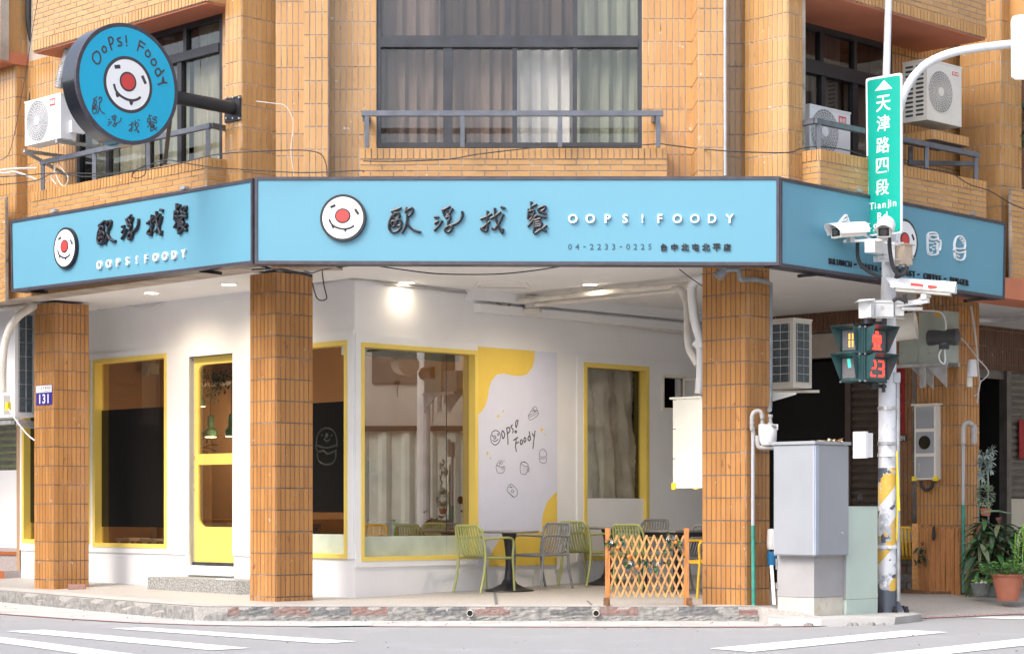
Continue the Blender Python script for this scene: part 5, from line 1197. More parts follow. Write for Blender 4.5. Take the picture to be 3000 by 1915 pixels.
# ------------------------------------------------------------ boxes defined by their corner nearest the street
class CB:
    def __init__(s, uL, u, uR, Y):
        s.u, s.Y = u, Y; x = (u-1500)/FP*Y; s.L = LP((x, Y)); s.R = RP((x, Y)); s.l = -s.L.S(uL); s.r = s.R.S(uR)
    def z(s, v): return EZ+(HZ-v)*s.Y/FP
    def foot(s, g=0):
        r = s.L.p; a = r-s.L.d*(s.l+g)-s.R.d*g*1; 
        o = Vector((r.x, r.y))
        P = [o+s.L.d*g-s.R.d*g, o-s.L.d*(s.l+g)-s.R.d*g, o-s.L.d*(s.l+g)+s.R.d*(s.r+g), o+s.L.d*g+s.R.d*(s.r+g)]
        return P
    def prism(s, b, z0, z1, g=0, mi=None): P = s.foot(g); b.prism([(p.x, p.y, z0) for p in P], [(p.x, p.y, z1) for p in P], mi=mi)
    def centre(s, z): P = s.foot(); c = sum(P, Vector((0, 0)))/4; return Vector((c.x, c.y, z))
def fan_grille(pl, a, z, r, off, spokes=28, rings=7, w_=.004, hub=.22):
    b = MB(); nn = 36
    for k in range(rings+1):
        rr = r*(hub+(1-hub)*k/rings); b.ring(pl, [(a+(rr+w_/2)*math.cos(i*6.2832/nn), z+(rr+w_/2)*math.sin(i*6.2832/nn)) for i in range(nn)], [(a+(rr-w_/2)*math.cos(i*6.2832/nn), z+(rr-w_/2)*math.sin(i*6.2832/nn)) for i in range(nn)], off, off+.006, raw=True)
    for k in range(spokes):
        t = k*6.2832/spokes; b.stroke(pl, [(a+r*f_*math.cos(t+.5*(f_-hub)), z+r*f_*math.sin(t+.5*(f_-hub))) for f_ in (hub, .5, .75, 1.0)], w_*.9, .005, off, raw=True)
    b.poly(pl, [(a+r*hub*math.cos(i*6.2832/20), z+r*hub*math.sin(i*6.2832/20)) for i in range(20)], off, off+.012, raw=True)
    return b
def ac_unit(cb, v0, v1, label, m='ac_white', fan=None, fins=None, louv=None, plain=None, badge=None, badge_pos=(.8, .86), extra=None):
    z0, z1 = cb.z(v1), cb.z(v0); t = thing('outdoor_unit', cb.centre(z0), label, 'air conditioner', 'air conditioner outdoor units')
    b = MB(); cb.prism(b, z0, z1-.02); cb.prism(b, z1-.02, z1, g=.006); b.build('casing', m, t)
    for side, pl, s0, s1 in (('L', cb.L, -cb.l, 0), ('R', cb.R, 0, cb.r)):
        H_ = z1-z0; Wd = s1-s0
        if fan and fan[0] == side:
            cx = s0+Wd*fan[1]; r = min(fan[2]*Wd, H_*.45)
            b = MB(); b.poly(pl, [(cx+r*math.cos(i*.2618), z0+H_*.5+r*math.sin(i*.2618)) for i in range(24)], .0, .003, raw=True); b.build('fan_opening', 'fan_shadow', t)
            fan_grille(pl, cx, z0+H_*.5, r, .004).build('fan_grille', m, t)
        if fins and side in fins:
            b = MB(); b.slab(pl, s0+.05, s1-.05, z0+.06, z1-.06, 0, .003); fo = b.build('fin_panel', 'ac_fin', t)
            b = MB(); nv = max(2, int(Wd/.12)); nh = 7
            for k in range(nv+1): a = s0+.05+(Wd-.1)*k/nv; b.cyl(pl.pt(a, z0+.05, .018), pl.pt(a, z1-.05, .018), .0035, n=5)
            for k in range(nh+1): zz = z0+.06+(H_-.12)*k/nh; b.cyl(pl.pt(s0+.03, zz, .024), pl.pt(s1-.03, zz, .024), .0035, n=5)
            b.build('wire_guard', 'steel', t)
        if louv and side == louv:
            for k in range(12):
                for c in (.27, .70):
                    zz = z0+H_*(.10+.80*k/11); a = s0+Wd*c; hw = Wd*.16; hh = H_*.018; b = MB()
                    P = [(a+hw*x, zz+hh*y) for x, y in ((-1, -.5), (-.8, -1), (.8, -1), (1, -.5), (1, .5), (.8, 1), (-.8, 1), (-1, .5))]
                    b.poly(pl, P, 0, .003, raw=True); b.build('vent', 'ac_dark', t)
        if badge and side == badge[0]:
            a, z = s0+Wd*badge_pos[0], z0+H_*badge_pos[1]; b = MB(); b.slab(pl, a-badge[2]/2, a+badge[2]/2, z-badge[3]/2, z+badge[3]/2, 0, .003); bo = b.build('badge', 'red_label', t)
            b = MB(); nn = len(badge[1]); hh = badge[3]*.62
            for i, ch in enumerate(badge[1]): letter(b, ch, pl, a+(i-(nn-1)/2)*badge[2]*.86/nn, z, hh, off=.003, th=.0015, raw=True, wd=badge[2]*.66/nn if ord(ch) < 128 else None)
            b.build('lettering', 'sign_white', t)
    return t
A1u = CB(73, 178, 222, 24.6)
t = ac_unit(A1u, 272, 404, 'white air conditioner outdoor unit left of the round sign', fan=('L', .36, .33), badge=('L', '華菱', .12, .085), badge_pos=(.78, .84))
b = MB(); b.bar(A1u.L.pt(-A1u.l-.02, A1u.z(418), .0), A1u.L.pt(-A1u.l-.02, A1u.z(418), -.6), .04, .04); b.bar(A1u.L.pt(-.1, A1u.z(410), .0), A1u.L.pt(-.1, A1u.z(410), -.6), .04, .04); b.bar(A1u.L.pt(-A1u.l-.02, A1u.z(418), .0), A1u.L.pt(-A1u.l-.02, A1u.z(470), -.55), .035, .035); b.build('bracket', 'galv', t)
b = MB(); b.slab(A1u.R, .12, .30, A1u.z(385), A1u.z(350), 0, .05); b.build('terminal_cover', 'ac_white', t)
A2u = CB(2352, 2372, 2491, 22.35)
ac_unit(A2u, 304, 452, 'white outdoor unit standing in the right balcony behind the rail', fan=('R', .36, .36), badge=('R', '華菱', .13, .09), badge_pos=(.80, .80))
A3u = CB(2645, 2716, 2817, 23.35)
t = ac_unit(A3u, 171, 350, 'cream outdoor unit on a tiled ledge at upper right', m='ac_cream', fan=('R', .38, .34), louv='L', badge=('R', 'HITACHI', .13, .04), badge_pos=(.82, .86))
lc = CB(2642, 2734, 2838, 23.25); z0, z1 = lc.z(408), lc.z(379)
b = MB(); lc.prism(b, z0, z1); lo = b.build('tiled_ledge', 'grout_dark', BL)
tiles(lc.L, -lc.l, 0, z0, z1, z0, pz=z1-z0+.001, ps=.0645); tiles(lc.R, 0, lc.r, z0, z1, z0, pz=z1-z0+.001, ps=.0645)
A4u = CB(-60, 44, 104, 26.9)
ac_unit(A4u, 907, 1220, 'tall white outdoor unit at the left edge, half behind the left pillar', fins='R')
b = MB(); cq = A4u.L; b.bar(cq.pt(-1.0, A4u.z(1236), .02), cq.pt(-.02, A4u.z(1236), .02), .05, .05); b.bar(A4u.R.pt(.02, A4u.z(1236), .02), A4u.R.pt(.5, A4u.z(1250), .02), .05, .09); b.build('wall_bracket', 'galv', label='grey steel bracket under the left white outdoor unit', cat='bracket')
A5u = CB(2230, 2324, 2378, 23.1)
t = ac_unit(A5u, 930, 1134, 'outdoor unit with wire guards hung behind the right pillar', m='ac_cream', fins='LR')
b = MB(); b.bar(A5u.L.pt(-.55, A5u.z(1142), .0), A5u.R.pt(.42, A5u.z(1142), .04), .04, .03)
b.add([W(2254, 1148, 22.75), W(2333, 1149, 22.75), W(2333, 1155, 22.75), W(2254, 1178, 22.75)]+[W(2254, 1148, 22.8), W(2333, 1149, 22.8), W(2333, 1155, 22.8), W(2254, 1178, 22.8)], [[0, 1, 2, 3], [7, 6, 5, 4], [0, 4, 5, 1], [1, 5, 6, 2], [2, 6, 7, 3], [3, 7, 4, 0]]); b.build('wall_bracket', 'ac_cream', t)
# hose, cover and cord at the far left
ribbed([W(u, v, Y) for u, v, Y in ((101, 895, 26.9), (80, 907, 26.6), (50, 930, 26.4), (25, 970, 26.3), (12, 1020, 26.3), (8, 1080, 26.3), (8, 1150, 26.3))], .052, 'pvc_cream', 'white corrugated hose arching over the left outdoor unit')
b = MB(); b.box(W(6, 1186, 26.2), (.09, .06, .12), rz=-.6); b.box(W(24, 1190, 26.05), (.02, .03, .05), rz=-.6, mi=1); b.build('hose_cover', ['ac_white', 'tape_yellow'], label='white plastic cover with a yellow latch under the corrugated hose', cat='cover')
cable('pull_cord', [W(u, v, 26) for u, v in ((24, 1197), (50, 1235), (80, 1272), (101, 1289))], .01, 'pvc_white', 'white cord running down to the left pillar')
# ------------------------------------------------------------ left neighbour beside the shop
pe = SL.pt(sl0, 0, -.02); NB = PL((pe.x, pe.y), LD)
nbw = thing('neighbour_shop', NB.pt(-1, .1, -.3), 'pale panelled front of the next shop at the left edge', 'shop front')
b = MB(); b.slab(NB, -5, -.002, .62, 1.74, -.5, -.3); b.build('panel', 'plaster_panel', nbw)
b = MB(); b.slab(NB, -5, -.06, 1.74, 3.2, -.5, -.44); b.build('blind_window', 'shutter_grey', nbw)
b = MB()
for k in range(14): b.slab(NB, -5, -.06, 1.78+k*.1, 1.83+k*.1, -.437, -.43)
b.build('blind_slats', 'leaf_olive', nbw)
b = MB(); b.slab(NB, -.05, -.002, .62, 3.84, -.5, -.28); b.slab(NB, -5, -.05, 3.2, 3.84, -.5, -.3); b.build('frame', 'plaster', nbw)
stz = thing('neighbour_steps', NB.pt(-1, .1, 0), 'grey granite steps with orange tile edging at the left edge', 'steps')
b = MB(); b.slab(NB, -5, -.004, .1, .62, -.7, -.02); b.build('riser', 'granite', stz); b = MB(); b.slab(NB, -5, -.004, .1, .315, -.5, .28); b.build('lower_step', 'granite', stz)
b = MB(); b.slab(NB, -5, -.006, .53, .575, -.1, .002); b.build('edging', 'tile_terracotta', stz)
for k in range(20): b = MB(); b.slab(NB, -4.9+k*.16+1.70-.0, -4.75+k*.16+1.70, .12, .31, .28, .29); b.build('tile', 'tile_terracotta', stz)

# ------------------------------------------------------------ right hand arcade: end wall, shutters, dark opening
EWp = (4.64, 27.9); EW = LP(EWp); e_ = lambda u: EW.S(u)
zl = EW.sz(2440, 972)[1]; zo = EW.sz(2440, 1045)[1]
sA, sB = -4.5, e_(2660)
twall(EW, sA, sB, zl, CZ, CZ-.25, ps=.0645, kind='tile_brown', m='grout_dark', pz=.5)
b = MB(); b.slab(EW, sA, e_(2610), zo, zl-.01, -.2, -.03); b.build('lintel_panel', 'interior_beige', BL)
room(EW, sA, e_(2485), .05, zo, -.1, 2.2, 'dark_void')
b = MB(); b.slab(EW, e_(2478), e_(2494), .05, zo, -.12, .02); b.build('shutter_post', 'shutter_brown', BL)
sh = thing('roller_shutter', EW.pt(e_(2540), .2, 0), 'brown roller shutter behind the signal pole', 'shutter')
def shutter(pl, s0, s1, z0, z1, off, m, root, pitch=.1):
    k = 0; z = z0
    while z < z1-.01:
        b = MB(); t_ = min(pitch, z1-z); prof = [(0, 0), (.02, .12), (.028, .4), (.02, .7), (0, .8), (0, 1)]
        for (o1_, f1), (o2_, f2) in zip(prof, prof[1:]): b.add([pl.pt(s0, z+f1*t_, off+o1_), pl.pt(s1, z+f1*t_, off+o1_), pl.pt(s1, z+f2*t_, off+o2_), pl.pt(s0, z+f2*t_, off+o2_)], [[0, 1, 2, 3]])
        b.build('slat', m, root); z += pitch
shutter(EW, e_(2494), e_(2600), .25, zo-.25, -.03, 'shutter_brown', sh)
b = MB(); b.slab(EW, e_(2494), e_(2600), zo-.25, zo, -.1, .01); b.build('header', 'shutter_brown', sh)
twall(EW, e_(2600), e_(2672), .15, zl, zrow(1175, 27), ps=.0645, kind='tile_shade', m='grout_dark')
b = MB(); a0, a1 = e_(2626), e_(2652); b.slab(EW, a0, a1, EW.sz(2637, 1272)[1], EW.sz(2637, 1070)[1], .01, .014); o = b.build('couplet_banner', 'red_paper', label='narrow red paper couplet with black brush writing beside the roller shutter', cat='banner')
b = MB()
for i, ch in enumerate('春和福海多吉春'): 
    z = EW.sz(2637, 1088+i*28)[1]; letter(b, ch, EW, (a0+a1)/2, z, .07, off=.014, th=.001, raw=True)
b.build('lettering', 'black_print', o)
b = MB(); a0, a1 = e_(2630), e_(2657); z0, z1 = EW.sz(2640, 1293)[1], EW.sz(2640, 1273)[1]; b.slab(EW, a0, a1, z0, z1, .01, .018); o = b.build('house_number_plate', 'plate_dark', label='dark number plate reading 291 below the red couplet', cat='number plate')
b = MB()
for i, ch in enumerate('291'): letter(b, ch, EW, a0+(a1-a0)*(.38+.22*i), (z0+z1)/2, .062, off=.018, th=.001, raw=True, bold=.01)
b.build('lettering', 'sign_white', o)
# far right recessed shop
FRp = (6.55, 30.0); FR = RP(FRp); fz = lambda u, v: FR.sz(u, v)
zl2 = FR.sz(2900, 1083)[1]
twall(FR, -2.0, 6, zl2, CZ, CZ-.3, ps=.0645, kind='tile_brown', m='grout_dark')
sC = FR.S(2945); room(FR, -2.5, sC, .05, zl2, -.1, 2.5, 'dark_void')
b = MB(); b.slab(FR, sC, sC+.12, .1, zl2, -.1, .03); b.slab(FR, FR.S(2870)-.4, sC, zl2-.12, zl2, -.08, -.02); b.build('shutter_post', 'shutter_grey', BL)
sh2 = thing('roller_shutter', FR.pt(sC+1, .2, 0), 'grey roller shutter at the right edge behind the plants', 'shutter')
shutter(FR, sC+.12, sC+3, 1.35, zl2, -.03, 'shutter_grey', sh2)
b = MB(); b.slab(FR, sC+.12, sC+3, .14, 1.33, -.06, 0); b.build('lower_panel', 'ac_cream', sh2)
b = MB(); a0 = FR.S(2986, .03); b.slab(FR, a0, a0+.4, FR.sz(2990, 1343)[1], FR.sz(2990, 1229)[1], .02, .03); b.build('red_poster', 'red_paper', label='dark red paper poster on the grey shutter at the right edge', cat='poster')
pipe([cz_(u, v, 3.78) for u, v in ((2862, 937), (2900, 939), (2950, 936), (3010, 929), (3080, 922))], .035, 'pvc_white', 'white conduit under the ceiling at the right edge', k=2)
# building side walls closing the plan behind the picture
for P_ in ([(-12.5, 36), (12.5, 36)],): b = MB(); b.prism([(-12.5, 36, 0), (12.5, 36, 0), (12.5, 36.3, 0), (-12.5, 36.3, 0)], [(-12.5, 36, 12), (12.5, 36, 12), (12.5, 36.3, 12), (-12.5, 36.3, 12)]); b.build('back_wall', 'far_wall', BL)
# right cornice piece of the neighbour (dark red beam at the right edge)
b = MB(); b.slab(RB, 3.3, 9, 3.62, 3.86, -.5, .02); b.build('beam', 'soffit_red', BL)
for k, m_ in TS.items():
    o = m_.build('tiles', k, BL); o['kind'] = 'stuff'

# ------------------------------------------------------------ railings
def railing(name, segs, posts, label, r=.042, h=.05):
    t = thing(name, segs[0][0], label, 'railing', 'dark window railings')
    for a, c in segs: b = MB(); b.bar(a, c, .055, .055); b.build('rail', 'rail_grey', t)
    for a, c in posts: b = MB(); b.bar(a, c, .045, .045, up=(0, 1, 0)); b.build('post', 'rail_grey', t)
    return t
Yr = 21.98
railing('window_railing', [(W(1059, 333, Yr), W(1943, 333, Yr)), (W(1070, 350, Yr), W(1078, 350, YC)), (W(1925, 350, Yr), W(1915, 350, YC))],
        [(W(u, 340, Yr), W(u, 432, Yr)) for u in (1075, 1355, 1641, 1928)], 'long dark grey railing in front of the centre window')
lp = lambda u, v, o=0: LB.px(u, v, o)
zr = LB.sz(606, 366)[1]; o_ = -.06
railing('window_railing', [(LB.pt(-3.45, zr, o_), LB.pt(0, zr, o_)), (LB.pt(0, zr, o_), rl.pt(.42, zr, -.05))], [(LB.pt(s, 5.03, o_), LB.pt(s, zr-.02, o_)) for s in (-3.42, -2.3, -1.2, -.06)], 'dark railing of the left balcony, passing behind the round sign')
zr = RB.sz(2401, 352)[1]
railing('window_railing', [(RB.pt(0, zr, o_), RB.pt(3.05, zr, o_)), (RB.pt(0, zr, o_), rr.pt(-.35, zr, -.05))], [(RB.pt(s, 4.93, o_), RB.pt(s, zr-.02, o_)) for s in (.06, 1.1, 2.02, 3.0)]+[(RB.pt(2.35, 4.6, -.5), RB.pt(2.35, 5.3, -.5))], 'dark railing of the right balcony, passing behind the street sign')
b = MB(); b.bar(RB.pt(2.3, zr-.12, -.5), RB.pt(3.0, zr-.1, -.08), .05, .05); b.build('rail_stub', 'rail_grey', label='short dark rail stub behind the right balcony railing end', cat='railing')
# vertical service pipes on the upper wall
pipe([W(2124, -60, 21.8), W(2124, 250, 21.8), W(2125, 515, 21.8)], .017, 'pvc_grey_light', 'grey drain pipe running down the upper wall right of the centre window', k=1)
pipe([WR_.px(u, v, .05) for u, v in ((2836, 150), (2836, 260), (2832, 400), (2828, 520))], .02, 'pvc_cream', 'pale pipe on the right balcony wall beside the cream outdoor unit', k=2)
pipe([U1R.px(u, v, .06) for u, v in ((86, -30), (84, 60), (98, 140), (104, 180), (96, 240), (92, 300))], .04, 'rubber', 'black wrapped pipe on the tiled column at upper left', k=3)
ribbed([W(u, v, 25.1) for u, v in ((205, 135), (192, 180), (180, 215), (172, 258))], .055, 'galv', 'short grey corrugated exhaust hose left of the round sign', pitch=.02, name='exhaust_hose')
# facade wires
def wire(L, Y, r, m, label): cable('facade_wire', F_(L, Y) if not callable(Y) else [Y(u, v) for u, v in L], r, m, label)
wire([(-40, 520), (60, 515), (160, 507), (330, 508), (480, 490), (560, 470), (640, 452), (750, 444), (860, 440), (905, 442), (940, 452), (955, 480), (958, 515)], 22.0, .006, 'cable_black', 'thin dark wire running from the left balcony over the middle column')
wire([(-40, 545), (100, 530), (160, 508), (260, 518), (390, 500), (480, 470), (540, 478), (620, 490), (700, 496), (890, 506), (1050, 500), (1064, 505)], 21.95, .006, 'cable_black', 'lower thin dark wire dipping across the left parapet')
wire([(1064, 472), (1150, 473), (1250, 470), (1320, 466), (1400, 452), (1500, 440), (1580, 432), (1700, 428), (1840, 427), (1930, 422), (1960, 425), (2040, 435), (2120, 442), (2200, 446), (2310, 447), (2345, 436), (2400, 430), (2480, 440), (2550, 462), (2640, 475), (2700, 492), (2780, 505), (2840, 540), (2900, 560), (2960, 595), (3040, 630)], lambda u, v: W(u, v, 22.0 if u < 2100 else 21.45+max(0, (u-2300))*.0035), .0065, 'cable_black', 'long thin dark wire looping across the parapets from the centre to the right')
wire([(750, 297), (800, 303), (835, 310), (856, 345), (858, 380), (852, 440), (856, 480), (861, 515)], 22.6, .004, 'pvc_white', 'thin white wire hanging down the column left of the centre window')
wire([(385, 518), (400, 498), (425, 487), (425, 510), (405, 522), (388, 518), (392, 500)], 22.3, .005, 'cable_black', 'small wire loop hanging in front of the left parapet')
wire([(0, 470), (30, 440), (60, 300), (90, 120), (110, 0), (112, -40)], 24, .004, 'cable_black', 'thin wire rising at the upper left edge')
cable('white_hose', [W(u, v, 25) for u, v in ((-30, 505), (10, 498), (50, 494), (107, 493))], .013, 'pvc_cream', 'white hose entering the left balcony, the upper of two')
cable('white_hose', [W(u, v, 25) for u, v in ((-30, 498), (10, 508), (35, 504), (60, 508), (107, 526))], .013, 'pvc_cream', 'white hose entering the left balcony, the lower of two')
for L, l_ in (([(157, 470), (160, 500), (175, 535), (190, 545), (200, 520), (178, 490), (170, 465)], 'loose beige cable loops behind the left balcony rail'), ([(168, 405), (172, 440), (160, 500), (150, 520), (165, 540)], 'beige cable hanging below the left outdoor unit')):
    cable('loose_cable', [LB.px(u, v, -.1) for u, v in L], .007, 'pvc_cream', l_)

# ------------------------------------------------------------ signal pole
PY = 22.35
pole = thing('signal_pole', W(2599, 1800, PY), 'white traffic signal pole with worn yellow stripes and a curved arm', 'pole')
def mast(L): b = MB(); b.tube([W(u, v, PY) for u, v, r in L], [r*PY/FP for u, v, r in L], 24); return b
mast([(2599, 1802, 27), (2599.5, 1400, 27), (2600, 1150, 26), (2604, 765, 20.5), (2604.5, 640, 20)]).build('shaft', 'pole_paint', pole, smooth=True)
mast([(2604.5, 700, 12), (2597, 210, 11), (2602, 36, 10), (2604, -80, 10)]).build('upper_shaft', 'white_paint_metal', pole, smooth=True)
b = MB(); L = [(2608, 420), (2632, 330), (2643, 292), (2654, 262), (2680, 221), (2722, 183), (2797, 153), (2906, 136), (3010, 125), (3150, 112)]
b.tube(catmull([W(u, v, PY) for u, v in L], 5), 12.5*PY/FP, 16); b.build('arm', 'white_paint_metal', pole, smooth=True)
bz = W(2599, 1800, PY).z
b = MB(); P = W(2610, 1800, PY); b.box((P.x, P.y, bz-.0), (.19, .16, .012)); b.build('base_plate', 'pole_base', pole)
for x, y in ((-.14, -.12), (.02, -.13), (.15, -.1), (.15, .1)):
    b = MB(); b.lathe((P.x+x, P.y+y, bz+.012), [(.028, 0), (.028, .05), (.018, .05), (.018, .085)], n=6); b.build('anchor_bolt', 'black_metal', pole)
b = MB()
for s in (-1, 1): q0 = P+Vector((s*.13-.03, -.02, 0)); b.prism([(P.x-.04+s*.09, P.y-.01, bz), (P.x-.04+s*.20, P.y-.01, bz), (P.x-.04+s*.09, P.y-.01, bz+.22)], [(P.x-.04+s*.09, P.y+.01, bz), (P.x-.04+s*.20, P.y+.01, bz), (P.x-.04+s*.09, P.y+.01, bz+.22)])
b.build('gusset', 'pole_base', pole)
for v, m_ in ((1196, 'steel'), (1299, 'galv'), (1333, 'white_paint_metal'), (1601, 'white_paint_metal')):
    b = MB(); c = W(2599.5, v, PY); b.lathe(c, [(.103, -.018), (.106, -.016), (.106, .016), (.103, .018)], n=24); b.box(c+Vector((.0, -.115, 0)), (.025, .02, .014)); b.build('clamp_band', m_, pole)
pipe([W(u, v, PY-.04) for u, v in ((2630, 1110), (2631, 1200), (2631, 1400), (2632, 1590), (2632, 1760))], .022, 'galv', 'grey conduit strapped to the signal pole', k=1)
b = MB(); b.box(W(2627, 1106, PY-.06), (.035, .03, .055)); b.build('conduit_box', 'galv', pole)
tp = MB(); tv = [W(u, v, PY-.13) for u, v in ((2629, 1335), (2632, 1390), (2637, 1494), (2628, 1494))]+[W(2628, 1400, PY-.13)]
tp.add(tv+[p+Vector((0, .01, 0)) for p in tv], [[0, 1, 2, 3, 4], [9, 8, 7, 6, 5]]+[[i, (i+1) % 5, 5+(i+1) % 5, 5+i] for i in range(5)]); tp.tube([W(2628, 1320, PY-.12), W(2629, 1500, PY-.12), W(2627, 1582, PY-.12)], .008, 6)
tp.build('warning_tape', 'tape_yellow', label='yellow tape strip hanging on the right side of the signal pole', cat='tape')
# white backed sign plate at the right end of the arm
pl_ = PL((0, PY-.1), (1, 0)); q = [(2963, 60), (2968, 48), (2978, 45), (3070, 34), (3082, 44), (3082, 222), (3072, 232), (2975, 233), (2964, 225)]
b = MB(); b.poly(pl_, q, -.03, 0); b.build('traffic_sign', 'sign_white', label='white rounded back of a traffic sign at the upper right edge', cat='sign')
# green street name sign
GS = LP(W(2590, 450, 22.15)[:2]); t = thing('street_sign', GS.px(2590, 690), 'green vertical street name sign with white characters on the signal pole', 'sign')
def rquad(q, r):
    P = []
    for i in range(4):
        a, p, c = Vector(q[i-1]), Vector(q[i]), Vector(q[(i+1) % 4]); d1 = (a-p).normalized(); d2 = (c-p).normalized()
        for k in range(5): f_ = k/4; P.append(tuple((p+d1*r*(1-f_)**2+d2*r*f_**2)))
    return P
q = [(2536, 231), (2641.5, 213), (2642, 683), (2541, 692)]
b = MB(); b.poly(GS, rquad(q, 9), -.02, 0); b.build('plate', 'sign_white', t)
q2 = [(2541, 236.5), (2637, 220), (2637.5, 678), (2546, 686.5)]; b = MB(); b.poly(GS, rquad(q2, 8), -.002, .003); b.build('green_panel', 'sign_green', t)
b = MB(); b.poly(GS, [(2590, 235), (2614, 260), (2563, 267)], .002, .006); b.build('arrow', 'sign_white', t)
for ch, u, v, h in (('天', 2588, 303, 47), ('津', 2588, 361, 47), ('路', 2587, 425, 47), ('四', 2585, 485, 43), ('段', 2585, 548, 47)):
    b = MB(); letter(b, ch, GS, u, v, h, off=.003, th=.002, bold=.012, wd=None); b.build('character', 'sign_white', t)
for s, u0, v0, u1, v1, h in (('Tianjin', 2554, 604, 2624, 593, 20), ('Rd', 2578, 633, 2594, 631, 22), ('Sec.4', 2564, 667, 2616, 661, 22)):
    xs_ = {'Tianjin': (0, .15, .32, .52, .70, .79, .96)}.get(s)
    for i, ch in enumerate(s):
        f_ = xs_[i] if xs_ else i/(len(s)-1); b = MB()
        letter(b, ch, GS, u0+(u1-u0)*f_, v0+(v1-v0)*f_, h, off=.003, th=.002, bold=.012); b.build('letter', 'sign_white', t)
# ------------------------------------------------------------ cameras and boxes on the pole
def camera_unit(base, d, label, L_=.42, r=.085, tilt=-.1, marks=True, lens_round=False):
    d = Vector(d).normalized(); up = Vector((0, 0, 1)); s = d.cross(up).normalized(); up = s.cross(d); base = Vector(base)
    t = thing('security_camera', base, label, 'camera', 'security cameras on the signal pole')
    P = lambda x, y, z: base+d*x+s*y+up*z
    b = MB(); b.prism([P(-L_*.45, y, z) for y, z in ((-r*.8, -r*.75), (r*.8, -r*.75), (r*.8, r*.5), (-r*.8, r*.5))], [P(L_*.42, y, z) for y, z in ((-r*.8, -r*.75), (r*.8, -r*.75), (r*.8, r*.5), (-r*.8, r*.5))]); b.build('body', 'ac_cream', t)
    b = MB(); n_ = 12; A = []; B = []
    for k in range(n_+1): a = math.pi*(1.12*k/n_-.06); A.append((math.cos(a)*r*1.12, math.sin(a)*r*1.15-.15*r))
    I = [(x*.95, z*.95) for x, z in reversed(A)]; R_ = A+I
    front = lambda z: L_*.5+.09*max(0, z/r)
    b.prism([P(-L_*.52, y, z) for y, z in R_], [P(front(z), y, z) for y, z in R_]); b.build('sun_hood', 'sign_white', t, smooth=True)
    b = MB(); b.prism([P(L_*.42, y, z) for y, z in ((-r*.62, -r*.55), (r*.62, -r*.55), (r*.62, r*.42), (-r*.62, r*.42))], [P(L_*.43, y, z) for y, z in ((-r*.62, -r*.55), (r*.62, -r*.55), (r*.62, r*.42), (-r*.62, r*.42))]); b.build('front_glass', 'sign_black', t)
    b = MB(); b.lathe(P(L_*.43, 0, -.05*r), [(r*.42, 0), (r*.42, .012), (r*.33, .012), (r*.28, .004)], n=18, ax=d); b.build('lens', 'lens', t, smooth=True)
    if marks:
        for x0 in (.02, .16) if marks is True else marks:
            b = MB(); a0 = x0*L_*2-.06
            side = marks_side = 1
            V = []; 
            for k in range(3):
                a = math.pi*(.02+.13*k/2)+.25; V += [P(a0, math.cos(a)*r*1.145, math.sin(a)*r*1.175-.15*r), P(a0+.085, math.cos(a)*r*1.145, math.sin(a)*r*1.175-.15*r)]
            b.add(V, [[0, 1, 3, 2], [2, 3, 5, 4]]); b.build('red_mark', 'mark_red', t)
    b = MB(); b.box(P(-.02, 0, -r*.75-.03), (.03, .03, .03), rz=math.atan2(d.y, d.x)); b.build('foot', 'steel', t)
    return t
camera_unit(W(2485, 676, 21.75), (-.80, -.60, -.12), 'white security camera pointing left, on the left end of the upper bracket', L_=.44, r=.088, marks=None)
camera_unit(W(2592, 668, 21.7), (-.22, -.93, -.30), 'white security camera facing the street in front of the green street sign', L_=.46, r=.088, marks=(.05, .20))
c3 = camera_unit(W(2704, 842, 22.0), (-.93, .32, .11), 'white security camera with two red marks right of the pole', L_=.66, r=.085, marks=None)
b = MB()
for u0, v0, u1, v1 in ((2669, 828, 2705, 832), (2719, 834, 2753, 838)):
    V = [W(u, v, 21.86) for u, v in ((u0, v0), (u1, v0+4), (u1, v1+7), (u0, v1+4.5))]; b.add(V+[p+Vector((0, .02, 0)) for p in V], [[0, 1, 2, 3], [7, 6, 5, 4], [0, 4, 5, 1], [1, 5, 6, 2], [2, 6, 7, 3], [3, 7, 4, 0]])
b.build('red_mark', 'mark_red', c3)
br = thing('camera_bracket', W(2560, 720, 22), 'white steel bracket carrying the two upper security cameras', 'bracket')
b = MB(); b.bar(W(2471, 707, 21.8), W(2600, 702, 21.8), .05, .025); b.bar(W(2560, 715, 21.8), W(2562, 735, 22.1), .06, .03); b.bar(W(2548, 722, 21.75), W(2604, 733, 22.3), .11, .12); b.bar(W(2566, 758, 22.1), W(2612, 758, 22.2), .08, .06); b.build('bracket_arm', 'sign_white', br)
b = MB(); b.box(W(2603, 738, 22.15), (.06, .05, .10)); b.box(W(2633, 738, 22.2), (.045, .05, .10)); b.build('clamp', 'sign_white', br)
b = MB()
for v in (716, 758): b.bar(W(2560, v, 22.05), W(2650, v+3, 22.1), .012, .012)
b.build('tie_rods', 'steel', br)
cbx = CB(2652, 2657, 2678, 22.15); t = thing('control_box', W(2662, 772, 22.2), 'beige control box on the pole below the round logo', 'box')
bx = PL(W(2650, 740, 22.05)[:2], RD); b = MB(); z0, z1 = EZ+(HZ-773)*22.05/FP, EZ+(HZ-716)*22.05/FP; b.slab(bx, 0, .145, z0, z1, -.12, 0); b.slab(bx, -.01, .165, z1, z1+.012, -.13, .02); b.build('casing', 'box_beige', t)
b = MB(); b.box(bx.pt(.125, (z0+z1)/2-.02, .01), (.012, .012, .02), rz=bx.rz()); b.build('latch', 'steel', t)
for u, v0_ in ((2629, 775), (2646, 776), (2659, 775)):
    b = MB(); b.cyl(W(u, v0_, 22.1), W(u, v0_+9, 22.1), .022, n=12); b.build('cable_gland', 'galv', t)
